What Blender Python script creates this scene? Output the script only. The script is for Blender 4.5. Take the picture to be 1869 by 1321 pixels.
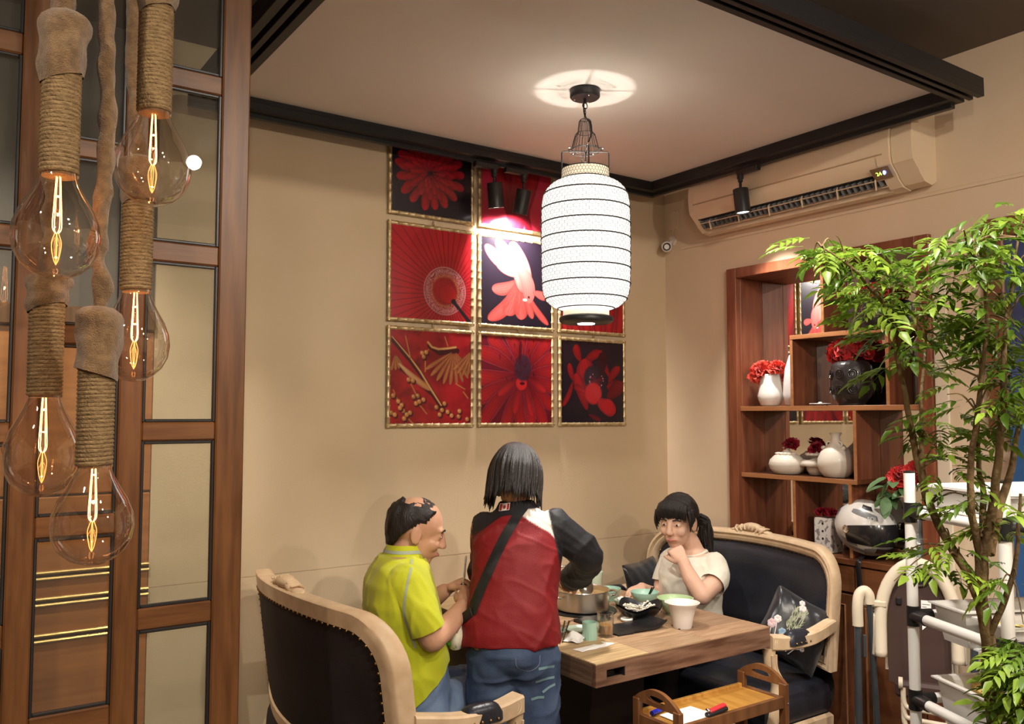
import bpy, bmesh, math, random
import numpy as np
from mathutils import Vector, Matrix, Euler, noise
for o in list(bpy.data.objects): bpy.data.objects.remove(o)
S = bpy.context.scene
C = S.collection
PI = math.pi
R_ = math.radians
rnd = random.Random(7)

# ---------------------------------------------------------------- camera, world, lights, exposure
cam_d = bpy.data.cameras.new('camera')
cam_d.sensor_fit = 'HORIZONTAL'; cam_d.sensor_width = 36.0
cam_d.lens = 36.0 * 1561.0 / 1869.0
cam_d.clip_start = 0.05; cam_d.clip_end = 60
cam = bpy.data.objects.new('camera', cam_d); C.objects.link(cam)
cam.location = (0, 0, 1.62)
cam.rotation_euler = (R_(90 + 3.54), 0, R_(55.25 - 90))
S.camera = cam
S.view_settings.view_transform = 'Standard'
S.view_settings.look = 'None'
S.view_settings.gamma = 1.0
S.view_settings.use_curve_mapping = False
S.view_settings.exposure = 0.0
W = bpy.data.worlds.new('world'); S.world = W; W.use_nodes = True
W.node_tree.nodes['Background'].inputs[0].default_value = (1.0, 0.86, 0.7, 1)
W.node_tree.nodes['Background'].inputs[1].default_value = 0.25

def lamp(kind, loc, power, col=(1, .86, .7), size=.1, aim=None, cone=60, blend=.6):
    d = bpy.data.lights.new('light', kind)
    d.energy = power; d.color = col
    if kind in ('POINT', 'SPOT'): d.shadow_soft_size = size
    if kind == 'SPOT':
        d.spot_size = R_(cone); d.spot_blend = blend
    if kind == 'AREA':
        d.shape = 'DISK'; d.size = size
    o = bpy.data.objects.new('light', d); C.objects.link(o)
    o.location = loc
    if aim is not None:
        o.rotation_euler = (Vector(aim) - Vector(loc)).to_track_quat('-Z', 'Y').to_euler()
    return o
WARM = (1, .89, .75); NEUT = (1, .95, .88)
# unseen lights outside the frame: rack spots first, the others added as fill
lamp('SPOT', (1.15, 0.95, 3.12), 210, NEUT, .04, (2.30, 1.22, 0.95), 55, .6)
lamp('SPOT', (2.9, 0.7, 3.12), 110, NEUT, .04, (2.75, 1.3, 0.6), 80, .7)
lamp('SPOT', (0.9, 0.2, 3.12), 130, WARM, .04, (1.0, 1.2, 0.4), 120, .8)
lamp('SPOT', (-0.9, 1.0, 3.12), 90, WARM, .04, (-0.1, 2.2, 0.3), 120, .8)
lamp('SPOT', (1.3, -0.6, 3.12), 170, WARM, .04, (2.2, 2.4, 0.9), 110, .8)
lamp('POINT', (-0.3, -0.9, 2.6), 70, WARM, .03)  # added ambient fill, no lantern hangs here
lamp('POINT', (2.2, -1.0, 2.6), 70, WARM, .03)  # second added ambient fill point
lamp('SPOT', (0.1, 2.85, 3.12), 150, WARM, .04, (0.3, 3.6, 1.1), 70, .8)  # added to brighten the panelled wall, no fixture
# light of the lantern: bulb inside, small downlight in its base
lamp('POINT', (2.14, 2.575, 2.31), 12, NEUT, .012)
lamp('SPOT', (2.14, 2.575, 1.968), 62, NEUT, .03, (2.2, 2.6, 0), 125, .7)
# track spots
lamp('SPOT', (2.305, 3.456, 2.63), 55, NEUT, .03, (2.42, 3.6, 2.40), 105, .8)
lamp('SPOT', (2.458, 3.481, 2.625), 95, NEUT, .03, (2.49, 3.6, 2.50), 115, .7)
lamp('SPOT', (3.357, 2.808, 2.62), 75, NEUT, .03, (3.66, 2.62, 1.5), 80, .8)

# ---------------------------------------------------------------- material helpers
MATS = {}
def mat(name, col, rough=.5, metal=0., col2=None, vs=6., stretch=(1, 1, 1), bump=0., bs=60., bst=(1, 1, 1), spec=.5,
        coat=0., trans=0., ior=1.45, emis=None, es=0., rand=0., sheen=0., detail=4., lo=.35, hi=.65, wave=None, sss=0.):
    m = bpy.data.materials.new(name); m.use_nodes = True
    nt = m.node_tree; N = nt.nodes; L = nt.links
    b = N['Principled BSDF']
    b.inputs['Base Color'].default_value = (*col, 1)
    b.inputs['Roughness'].default_value = rough
    b.inputs['Metallic'].default_value = metal
    b.inputs['Specular IOR Level'].default_value = spec
    b.inputs['Coat Weight'].default_value = coat
    b.inputs['Coat Roughness'].default_value = .12
    b.inputs['Transmission Weight'].default_value = trans
    b.inputs['IOR'].default_value = ior
    if sheen:
        b.inputs['Sheen Weight'].default_value = sheen
    if sss:
        b.inputs['Subsurface Weight'].default_value = sss
        b.inputs['Subsurface Radius'].default_value = (.012, .005, .003)
    if emis is not None:
        b.inputs['Emission Color'].default_value = (*emis, 1); b.inputs['Emission Strength'].default_value = es
    tc = N.new('ShaderNodeTexCoord')
    src = None
    if col2 is not None:
        mp = N.new('ShaderNodeMapping'); mp.inputs['Scale'].default_value = stretch
        L.new(tc.outputs['Object'], mp.inputs[0])
        if wave:
            t = N.new('ShaderNodeTexWave'); t.inputs['Scale'].default_value = vs
            t.inputs['Distortion'].default_value = wave; t.inputs['Detail'].default_value = 3
            t.inputs['Detail Scale'].default_value = 1.5
            fac = t.outputs['Fac']
        else:
            t = N.new('ShaderNodeTexNoise'); t.inputs['Scale'].default_value = vs; t.inputs['Detail'].default_value = detail
            fac = t.outputs['Fac']
        L.new(mp.outputs[0], t.inputs['Vector'])
        r = N.new('ShaderNodeValToRGB')
        r.color_ramp.elements[0].position = lo; r.color_ramp.elements[1].position = hi
        r.color_ramp.elements[0].color = (*col, 1); r.color_ramp.elements[1].color = (*col2, 1)
        L.new(fac, r.inputs[0]); src = r.outputs[0]
    if rand:
        oi = N.new('ShaderNodeObjectInfo'); hs = N.new('ShaderNodeHueSaturation')
        mr = N.new('ShaderNodeMapRange'); mr.inputs[3].default_value = 1 - rand; mr.inputs[4].default_value = 1 + rand
        L.new(oi.outputs['Random'], mr.inputs[0]); L.new(mr.outputs[0], hs.inputs['Value'])
        if src: L.new(src, hs.inputs['Color'])
        else: hs.inputs['Color'].default_value = (*col, 1)
        src = hs.outputs[0]
    if src: L.new(src, b.inputs['Base Color'])
    if bump:
        mp2 = N.new('ShaderNodeMapping'); mp2.inputs['Scale'].default_value = bst
        L.new(tc.outputs['Object'], mp2.inputs[0])
        t2 = N.new('ShaderNodeTexNoise'); t2.inputs['Scale'].default_value = bs; t2.inputs['Detail'].default_value = 3
        L.new(mp2.outputs[0], t2.inputs['Vector'])
        bn = N.new('ShaderNodeBump'); bn.inputs['Strength'].default_value = bump; bn.inputs['Distance'].default_value = .01
        L.new(t2.outputs['Fac'], bn.inputs['Height']); L.new(bn.outputs[0], b.inputs['Normal'])
    MATS[name] = m
    return m

def glassmat(name, tint=(.95, .97, .95), gl=1.0, ior=1.45, rough=0.0, haze=0.0, hcol=(.8, .8, .75), edge=(.7, .045, 3.5)):
    m = bpy.data.materials.new(name); m.use_nodes = True
    nt = m.node_tree; N = nt.nodes; L = nt.links
    N.remove(N['Principled BSDF'])
    t = N.new('ShaderNodeBsdfTransparent'); t.inputs[0].default_value = (*tint, 1)
    g = N.new('ShaderNodeBsdfGlossy'); g.inputs['Roughness'].default_value = rough; g.inputs[0].default_value = (gl, gl, gl, 1)
    lw = N.new('ShaderNodeLayerWeight'); lw.inputs[0].default_value = .5
    pw = N.new('ShaderNodeMath'); pw.operation = 'POWER'; pw.inputs[1].default_value = edge[2]; L.new(lw.outputs['Facing'], pw.inputs[0])
    fr = N.new('ShaderNodeMath'); fr.operation = 'MULTIPLY_ADD'; fr.inputs[1].default_value = edge[0]; fr.inputs[2].default_value = edge[1]; L.new(pw.outputs[0], fr.inputs[0])
    mx = N.new('ShaderNodeMixShader')
    L.new(fr.outputs[0], mx.inputs[0]); L.new(t.outputs[0], mx.inputs[1]); L.new(g.outputs[0], mx.inputs[2])
    out = mx
    if haze:
        d = N.new('ShaderNodeBsdfDiffuse'); d.inputs[0].default_value = (*hcol, 1)
        m2 = N.new('ShaderNodeMixShader'); m2.inputs[0].default_value = haze
        L.new(mx.outputs[0], m2.inputs[1]); L.new(d.outputs[0], m2.inputs[2]); out = m2
    L.new(out.outputs[0], N['Material Output'].inputs[0])
    MATS[name] = m
    return m

def attrmat(name, rough=.3, spec=.5, coat=0., attr='Col', bump=0.):
    m = bpy.data.materials.new(name); m.use_nodes = True
    nt = m.node_tree; N = nt.nodes; b = N['Principled BSDF']
    a = N.new('ShaderNodeAttribute'); a.attribute_name = attr
    nt.links.new(a.outputs['Color'], b.inputs['Base Color'])
    b.inputs['Roughness'].default_value = rough; b.inputs['Specular IOR Level'].default_value = spec
    b.inputs['Coat Weight'].default_value = coat; b.inputs['Coat Roughness'].default_value = .15
    MATS[name] = m
    return m

# ---------------------------------------------------------------- mesh builder
class MB:
    def __init__(s): s.v = []; s.f = []; s.m = []; s.mi = 0
    def add(s, vs, fs):
        n = len(s.v); s.v.extend([tuple(v) for v in vs])
        for q in fs: s.f.append(tuple(i + n for i in q)); s.m.append(s.mi)
        return s
    def box(s, c, sz, bev=0., rot=None):
        hx, hy, hz = sz[0] / 2, sz[1] / 2, sz[2] / 2
        if bev <= 0:
            vs = [(x * hx, y * hy, z * hz) for x in (-1, 1) for y in (-1, 1) for z in (-1, 1)]
            fs = [(0, 1, 3, 2), (4, 6, 7, 5), (0, 4, 5, 1), (2, 3, 7, 6), (0, 2, 6, 4), (1, 5, 7, 3)]
        else:
            b = min(bev, hx * .95, hy * .95, hz * .95); vs = []; ix = {}
            for x in (-1, 1):
                for y in (-1, 1):
                    for z in (-1, 1):
                        for a in range(3):
                            ix[x, y, z, a] = len(vs)
                            p = [x * (hx - b), y * (hy - b), z * (hz - b)]
                            p[a] = (x * hx, y * hy, z * hz)[a]; vs.append(tuple(p))
            fs = []
            for a in range(3):
                b1, c1 = (a + 1) % 3, (a + 2) % 3
                for sg in (-1, 1):
                    q = []
                    for u, w in ((-1, -1), (1, -1), (1, 1), (-1, 1)):
                        k = [0, 0, 0]; k[a] = sg; k[b1] = u; k[c1] = w; q.append(ix[k[0], k[1], k[2], a])
                    fs.append(q if sg > 0 else q[::-1])
                for u in (-1, 1):
                    for w in (-1, 1):
                        k0 = [0, 0, 0]; k1 = [0, 0, 0]
                        k0[a] = -1; k1[a] = 1
                        for k in (k0, k1): k[b1] = u; k[c1] = w
                        q = [ix[(*k0, b1)], ix[(*k1, b1)], ix[(*k1, c1)], ix[(*k0, c1)]]
                        fs.append(q if u * w > 0 else q[::-1])
            for x in (-1, 1):
                for y in (-1, 1):
                    for z in (-1, 1):
                        q = [ix[x, y, z, 0], ix[x, y, z, 1], ix[x, y, z, 2]]
                        fs.append(q if x * y * z > 0 else q[::-1])
        M = rot if rot is not None else Matrix.Identity(3)
        c = Vector(c)
        return s.add([c + M @ Vector(v) for v in vs], fs)
    def bx(s, x0, x1, y0, y1, z0, z1, bev=0.):
        return s.box(((x0 + x1) / 2, (y0 + y1) / 2, (z0 + z1) / 2), (abs(x1 - x0), abs(y1 - y0), abs(z1 - z0)), bev)
    def tube(s, pts, r, seg=8, closed=False, cap=True, flat=None, up=None):
        P = [Vector(p) for p in pts]; n = len(P)
        rs = list(r) if hasattr(r, '__len__') else [r] * n
        T = []
        for i in range(n):
            a = P[(i - 1) % n] if (closed or i > 0) else P[i]
            b = P[(i + 1) % n] if (closed or i < n - 1) else P[i]
            t = b - a
            T.append(t.normalized() if t.length > 1e-9 else Vector((0, 0, 1)))
        u = Vector(up) if up is not None else (Vector((0, 0, 1)) if abs(T[0].z) < .9 else Vector((1, 0, 0)))
        rings = []
        base = len(s.v); vs = []
        for i in range(n):
            u = (u - T[i] * u.dot(T[i]))
            if u.length < 1e-6: u = T[i].orthogonal()
            u.normalize(); w = T[i].cross(u)
            fl = flat if flat else (1, 1)
            for k in range(seg):
                a = 2 * PI * k / seg
                vs.append(P[i] + u * (math.cos(a) * rs[i] * fl[0]) + w * (math.sin(a) * rs[i] * fl[1]))
        fs = []
        for i in range(n if closed else n - 1):
            j = (i + 1) % n
            for k in range(seg):
                k2 = (k + 1) % seg
                fs.append((i * seg + k, i * seg + k2, j * seg + k2, j * seg + k))
        if cap and not closed:
            fs.append(tuple(range(seg))[::-1]); fs.append(tuple((n - 1) * seg + k for k in range(seg)))
        return s.add(vs, fs)
    def cyl(s, p0, p1, r0, r1=None, seg=16):
        return s.tube([p0, p1], [r0, r0 if r1 is None else r1], seg)
    def lathe(s, prof, c=(0, 0, 0), seg=24, rot=None, sq=None):
        c = Vector(c); vs = []; fs = []; M = rot if rot is not None else Matrix.Identity(3)
        n = len(prof)
        for (r, z) in prof:
            for k in range(seg):
                a = 2 * PI * k / seg
                vs.append(c + M @ Vector((max(r, 1e-5) * math.cos(a) * (sq[0] if sq else 1), max(r, 1e-5) * math.sin(a) * (sq[1] if sq else 1), z)))
        for i in range(n - 1):
            for k in range(seg):
                k2 = (k + 1) % seg
                fs.append((i * seg + k, i * seg + k2, (i + 1) * seg + k2, (i + 1) * seg + k))
        if prof[0][0] > 1e-4: fs.append(tuple(range(seg))[::-1])
        if prof[-1][0] > 1e-4: fs.append(tuple((n - 1) * seg + k for k in range(seg)))
        return s.add(vs, fs)
    def pot(s, prof, c, seg=24, rot=None):
        "open lathe: profile is closed wall, no caps"
        c = Vector(c); vs = []; fs = []; n = len(prof); M = rot if rot is not None else Matrix.Identity(3)
        for (r, z) in prof:
            for k in range(seg):
                a = 2 * PI * k / seg; vs.append(c + M @ Vector((max(r, 1e-5) * math.cos(a), max(r, 1e-5) * math.sin(a), z)))
        for i in range(n - 1):
            for k in range(seg):
                k2 = (k + 1) % seg
                fs.append((i * seg + k, i * seg + k2, (i + 1) * seg + k2, (i + 1) * seg + k))
        return s.add(vs, fs)
    def ell(s, c, r, rot=None, seg=16, rings=10):
        M = rot if rot is not None else Matrix.Identity(3); c = Vector(c)
        if not hasattr(r, '__len__'): r = (r, r, r)
        vs = [c + M @ Vector((0, 0, -r[2]))]; fs = []
        for i in range(1, rings):
            p = -PI / 2 + PI * i / rings
            for k in range(seg):
                a = 2 * PI * k / seg
                vs.append(c + M @ Vector((r[0] * math.cos(p) * math.cos(a), r[1] * math.cos(p) * math.sin(a), r[2] * math.sin(p))))
        vs.append(c + M @ Vector((0, 0, r[2])))
        for k in range(seg): fs.append((0, 1 + (k + 1) % seg, 1 + k))
        for i in range(rings - 2):
            for k in range(seg):
                a = 1 + i * seg + k; b = 1 + i * seg + (k + 1) % seg
                fs.append((a, b, b + seg, a + seg))
        t = len(vs) - 1; o = 1 + (rings - 2) * seg
        for k in range(seg): fs.append((t, o + k, o + (k + 1) % seg))
        return s.add(vs, fs)
    def prism(s, out, O, U, V, N):
        "closed outline (u,v) at O+uU+vV, extruded by vector N"
        O, U, V, N = Vector(O), Vector(U), Vector(V), Vector(N); n = len(out)
        vs = [O + U * a + V * b for a, b in out] + [O + U * a + V * b + N for a, b in out]
        fs = [tuple(range(n))[::-1], tuple(range(n, 2 * n))]
        for i in range(n):
            j = (i + 1) % n; fs.append((i, j, n + j, n + i))
        return s.add(vs, fs)
    def ringprism(s, out, inn, O, U, V, N):
        O, U, V, N = Vector(O), Vector(U), Vector(V), Vector(N); n = len(out)
        P = lambda q, e: [O + U * a + V * b + N * e for a, b in q]
        vs = P(out, 0) + P(inn, 0) + P(out, 1) + P(inn, 1); fs = []
        for i in range(n):
            j = (i + 1) % n
            fs += [(i, n + i, n + j, j), (2 * n + i, 2 * n + j, 3 * n + j, 3 * n + i), (i, j, 2 * n + j, 2 * n + i), (n + i, 3 * n + i, 3 * n + j, n + j)]
        return s.add(vs, fs)
    def grid(s, nu, nv, fn, closeu=False):
        vs = [fn(i / (nu if closeu else nu - 1), j / (nv - 1)) for j in range(nv) for i in range(nu)]
        fs = []
        for j in range(nv - 1):
            for i in range(nu if closeu else nu - 1):
                i2 = (i + 1) % nu
                fs.append((j * nu + i, j * nu + i2, (j + 1) * nu + i2, (j + 1) * nu + i))
        return s.add(vs, fs)
    def xf(s, M):
        s.v = [tuple(M @ Vector(v)) for v in s.v]; return s
    def mesh(s, name, mats, smooth=None, recalc=True, off=None):
        me = bpy.data.meshes.new(name)
        v = s.v
        if off is not None: v = [tuple(off @ Vector(p)) for p in v]
        me.from_pydata(v, [], s.f); me.update()
        if not isinstance(mats, (list, tuple)): mats = [mats]
        for m in mats: me.materials.append(m)
        if len(mats) > 1: me.polygons.foreach_set('material_index', s.m)
        if recalc:
            bm = bmesh.new(); bm.from_mesh(me); bmesh.ops.recalc_face_normals(bm, faces=bm.faces); bm.to_mesh(me); bm.free()
        if smooth is not None:
            me.shade_smooth()
            if smooth < 179: me.set_sharp_from_angle(angle=R_(smooth))
        return me
    def make(s, name, mats, parent=None, smooth=None, recalc=True, origin=None):
        off = None
        if parent is not None: off = wmat(parent).inverted()
        elif origin is not None: off = Matrix.Translation(-Vector(origin))
        o = bpy.data.objects.new(name, s.mesh(name, mats, smooth, recalc, off)); C.objects.link(o)
        if parent is not None: o.parent = parent
        elif origin is not None: o.location = origin
        return o

def wmat(o):
    m = Matrix.LocRotScale(o.location, o.rotation_euler, o.scale)
    return wmat(o.parent) @ m if o.parent else m
def tag(o, label=None, cat=None, group=None, kind=None):
    if label: o['label'] = label
    if cat: o['category'] = cat
    if group: o['group'] = group
    if kind: o['kind'] = kind
    return o
def thing(name, label, cat, loc=(0, 0, 0), rotz=0., group=None, kind=None):
    o = bpy.data.objects.new(name, None); o.empty_display_size = .05; C.objects.link(o)
    o.location = loc; o.rotation_euler = (0, 0, rotz)
    return tag(o, label, cat, group, kind)
def share(name, me, parent, M):
    "a piece that shares mesh data; M is its world matrix"
    o = bpy.data.objects.new(name, me); C.objects.link(o)
    if parent is not None: o.parent = parent; o.matrix_local = wmat(parent).inverted() @ M
    else: o.matrix_world = M
    return o
def TM(loc, rot=(0, 0, 0), sc=1.):
    if not hasattr(sc, '__len__'): sc = (sc, sc, sc)
    return Matrix.LocRotScale(Vector(loc), Euler(rot), Vector(sc))
def rotm(x=0, y=0, z=0): return Euler((R_(x), R_(y), R_(z))).to_matrix()
def alignz(d): return Vector(d).normalized().to_track_quat('Z', 'Y').to_matrix()
def catmull(pts, n=6):
    P = [Vector(p) for p in pts]; out = []
    for i in range(len(P) - 1):
        a = P[i - 1] if i else P[0] * 2 - P[1]; b, c = P[i], P[i + 1]
        d = P[i + 2] if i + 2 < len(P) else P[-1] * 2 - P[-2]
        for k in range(n):
            t = k / n
            out.append(.5 * ((2 * b) + (c - a) * t + (2 * a - 5 * b + 4 * c - d) * t * t + (3 * b - a - 3 * c + d) * t ** 3))
    out.append(P[-1]); return out
def textmesh(name, body, size, M, m, parent, ext=.0006):
    cu = bpy.data.curves.new(name, 'FONT'); cu.body = body; cu.size = size; cu.extrude = ext
    cu.align_x = 'CENTER'; cu.align_y = 'CENTER'
    t = bpy.data.objects.new('tmp', cu); C.objects.link(t)
    dg = bpy.context.evaluated_depsgraph_get()
    me = bpy.data.meshes.new_from_object(t.evaluated_get(dg))
    bpy.data.objects.remove(t); bpy.data.curves.remove(cu)
    me.name = name; me.materials.clear(); me.materials.append(m)
    return share(name, me, parent, M)
def voxel(mb, size, smooth=6, fac=.5):
    "fuse overlapping shapes into one continuous skin"
    me = mb.mesh('tmp', [], recalc=True)
    t = bpy.data.objects.new('tmp', me); C.objects.link(t)
    r = t.modifiers.new('r', 'REMESH'); r.mode = 'VOXEL'; r.voxel_size = size; r.adaptivity = 0
    if smooth:
        q = t.modifiers.new('s', 'SMOOTH'); q.iterations = smooth; q.factor = fac
    dg = bpy.context.evaluated_depsgraph_get()
    e = bpy.data.meshes.new_from_object(t.evaluated_get(dg))
    bpy.data.objects.remove(t); bpy.data.meshes.remove(me)
    return e
def meshobj(name, me, m, parent=None, disp=None):
    if disp is not None:
        n = len(me.vertices); co = np.empty(n * 3); me.vertices.foreach_get('co', co); co = co.reshape(-1, 3)
        nr = np.empty(n * 3); me.vertex_normals.foreach_get('vector', nr); nr = nr.reshape(-1, 3)
        co = co + nr * disp(co, nr)[:, None]; me.vertices.foreach_set('co', co.ravel()); me.update()
    if parent is not None: me.transform(wmat(parent).inverted())
    me.materials.clear()
    for q in (m if isinstance(m, (list, tuple)) else [m]): me.materials.append(q)
    me.shade_smooth()
    o = bpy.data.objects.new(name, me); C.objects.link(o)
    if parent is not None: o.parent = parent
    return o

def cut(me, p, n, rad=9.):
    "open a garment: slice along the plane and drop the outer side"
    bm = bmesh.new(); bm.from_mesh(me); p = Vector(p); n = Vector(n).normalized()
    fc = [f for f in bm.faces if (f.calc_center_median() - p).length < rad]
    ed = list({e for f in fc for e in f.edges}); ve = list({v for f in fc for v in f.verts})
    bmesh.ops.bisect_plane(bm, geom=fc + ed + ve, plane_co=p, plane_no=n, clear_outer=True)
    bm.to_mesh(me); bm.free(); return me
def folds(amp, along, fa, fx, seed, soft=.6):
    "cloth wrinkles: ridges running along one direction"
    e2 = Vector(along).normalized(); e1 = e2.orthogonal().normalized(); e3 = e2.cross(e1)
    def f(co, nr):
        out = np.empty(len(co))
        for i, c in enumerate(co):
            c = Vector(c); w = noise.noise(c * 5 + Vector((seed, 0, 0))) * .6
            q = Vector((c.dot(e1) * fx + w, c.dot(e2) * fa + w, c.dot(e3) * fx + seed))
            v = noise.noise(q); r = max(0., 1 - abs(v) * 3.4)
            out[i] = amp * (r ** 1.4 - .35) + amp * soft * noise.noise(q * .55 + Vector((9, 3, 1)))
        return out
    return f
# ---------------------------------------------------------------- materials
plaster = mat('plaster', (.585, .455, .30), .85, col2=(.615, .485, .33), vs=3, bump=.08, bs=140, spec=.2)
# right wall
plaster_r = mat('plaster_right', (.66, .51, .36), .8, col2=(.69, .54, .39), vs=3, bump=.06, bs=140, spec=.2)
ceil_m = mat('ceiling_paint', (.72, .67, .62), .9, col2=(.75, .70, .65), vs=2, spec=.1)
hallceil_m = mat('hall_ceiling_unlit', (.16, .13, .11), .9, spec=.1)  # dark colour carries the shade of the unlit upper ceiling
black_m = mat('black_metal', (.012, .011, .012), .45, spec=.4)
black_sat = mat('black_satin', (.018, .017, .018), .38, spec=.45)
dark_wood = mat('dark_wood', (.088, .034, .011), .4, col2=(.15, .062, .021), vs=5, stretch=(9, 9, .8), spec=.4, bump=.03, bs=30, bst=(9, 9, 1))
shelf_wood = mat('shelf_wood', (.11, .036, .014), .35, col2=(.18, .064, .024), vs=5, stretch=(7, .9, 7), spec=.4, rand=.08)
shelf_edge = mat('shelf_edge_wood', (.34, .14, .055), .35, col2=(.44, .2, .085), vs=6, stretch=(7, .9, 7), spec=.4)
panel_wood = mat('panel_wood', (.34, .12, .035), .35, col2=(.44, .17, .05), vs=4, stretch=(.7, 8, 8), spec=.4)
gold_m = mat('gold_paint', (.62, .42, .16), .32, .85)
chrome = mat('chrome', (.75, .74, .72), .15, 1.)
steel = mat('brushed_steel', (.66, .62, .57), .28, 1., bump=.05, bs=40, bst=(1, 1, 30))
white_p = mat('white_plastic', (.78, .76, .72), .4)
floor_m = mat('floor_tile', (.05, .035, .028), .35, col2=(.075, .052, .04), vs=3)
pane_m = glassmat('window_glass', (.88, .90, .87), .55, haze=.03, hcol=(.62, .56, .5))
mirror_m = mat('mirror', (.86, .86, .84), .01, 1.)

# ---------------------------------------------------------------- structure
def struct(name, mb, m, label, cat, parent=None, smooth=None):
    o = mb.make(name, m, parent, smooth)
    if parent is None: tag(o, label, cat, kind='structure')
    return o
X0, Y0, XR, YB, ZC = -2.6, -2.6, 3.6, 3.6, 3.16
struct('floor', MB().bx(X0, XR + .3, Y0, YB + .3, -.06, 0), floor_m, 'dark brown tiled floor under the dining table', 'floor')
wb = MB(); wb.bx(.765, XR + .26, YB, YB + .12, 0, .944); wb.bx(.765, XR + .26, YB, YB + .12, .9465, ZC); wb.bx(.765, XR + .26, YB + .003, YB + .12, .94, .95)
struct('wall_back', wb, plaster, 'tan plaster wall behind the red pictures', 'wall')
wr = MB()
wr.bx(XR, XR + .26, 3.11, YB, 0, ZC); wr.bx(XR, XR + .26, Y0, 1.99, 0, ZC); wr.bx(XR, XR + .26, 1.99, 3.11, 2.40, ZC); wr.bx(XR + .2, XR + .26, 1.99, 3.11, 0, 2.40)
struct('wall_right', wr, plaster_r, 'tan plaster wall with the built-in display shelf', 'wall')
struct('wall_left', MB().bx(X0 - .1, X0, Y0, YB + .12, 0, ZC), plaster, 'plain tan wall at the far side of the hall', 'wall')
struct('wall_front', MB().bx(X0, XR + .26, Y0 - .1, Y0, 0, ZC), plaster, 'plain tan wall closing the hall', 'wall')
struct('ceiling', MB().bx(X0, XR + .26, Y0, YB + .12, ZC, ZC + .06), hallceil_m, 'hall ceiling coloured dark as unlit, above the hanging panel', 'ceiling')
struct('trim_1', MB().bx(XR - .006, XR, Y0, 3.47, 2.572, 2.589, .002), plaster_r, 'thin added strip for the shadow line below the air conditioner', 'trim')  # added strip standing in for a shadow line on the wall
struct('trim_2', MB().bx(XR - .012, XR, 1.925, 1.985, 0, 2.36, .003), mat('cream_paint', (.74, .64, .5), .6), 'cream upright strip beside the display shelf', 'trim')
struct('baseboard_right', MB().bx(XR - .02, XR, Y0, 1.92, 0, .1, .004), dark_wood, 'dark wooden skirting along the wall with the shelf', 'baseboard')
struct('baseboard_back', MB().bx(.77, XR, YB - .02, YB, 0, .1, .004), dark_wood, 'dark wooden skirting below the red pictures', 'baseboard')

# wood panelled wall seen through the glass doors
wf = thing('wall_panelled', 'brown wood panelled wall with gold beading behind the glass doors', 'wall', (.765, YB, 0), kind='structure')
MB().bx(X0, .764, YB + .02, YB + .12, 0, ZC).make('backing', mat('grey_backing', (.10, .088, .08), .8), wf)  # much darker grey than the plaster wall beside it
zs = [0.02, .42, .80, .93, 1.025, 1.32, 1.95]
for i in range(len(zs) - 1):
    for x0, x1 in ((-1.1, -.16), (-.15, .764)):
        MB().bx(x0, x1, YB - .0, YB + .02, zs[i] + .004, zs[i + 1] - .004, .004).make('panel', panel_wood, wf)
for z, n in ((1.040, 2), (.945, 2), (.814, 2)):
    for k in range(n):
        MB().tube([(-1.1, YB - .004, z - k * .022), (.764, YB - .004, z - k * .022)], .0075, 8).make('gold_bead', gold_m, wf, 40)
MB().bx(-1.1, .764, YB - .02, YB + .02, 1.95, 2.03, .006).make('top_rail', dark_wood, wf)

# hanging ceiling panel with sliding-door track beams
cp = thing('ceiling_panel', 'pale suspended ceiling panel framed by black track beams', 'ceiling', (2.1, 2.55, 2.9), kind='structure')
MB().bx(.86, 3.36, 1.66, 3.46, 2.912, 2.94).make('board', ceil_m, cp)
def beam(axis, a0, a1, b0, b1, grooves):
    "box beam with grooves cut along its underside: a = along, b = across"
    z0, z1 = 2.862, 2.936
    cuts = [b0]
    for g0, g1 in grooves: cuts += [g0, g1]
    cuts.append(b1)
    mb = MB()
    def bb(p0, p1, za, zb):
        if axis == 'x': mb.bx(a0, a1, p0, p1, za, zb, .0015)
        else: mb.bx(p0, p1, a0, a1, za, zb, .0015)
    bb(b0, b1, z0 + .03, z1)
    for i in range(0, len(cuts), 2): bb(cuts[i], cuts[i + 1], z0, z0 + .031)
    mb.make('beam', black_m, cp)
beam('x', .84, 3.38, 3.402, 3.48, [(3.44, 3.446)])
beam('y', 1.736, 3.402, 3.302, 3.38, [(3.340, 3.346)])
beam('x', .84, 3.38, 1.635, 1.736, [(1.662, 1.678), (1.696, 1.712)])
beam('y', 1.736, 3.402, .84, .962, [(.872, .890), (.912, .930)])
MB().bx(.84, 3.38, 3.455, 3.48, 2.846, 2.864, .002).make('track', black_sat, cp)
MB().bx(3.352, 3.38, 1.75, 3.45, 2.846, 2.864, .002).make('track', black_sat, cp)
MB().bx(.968, .972, 3.26, 3.30, 2.84, 2.905, 0).make('bracket', white_p, cp)

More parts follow.
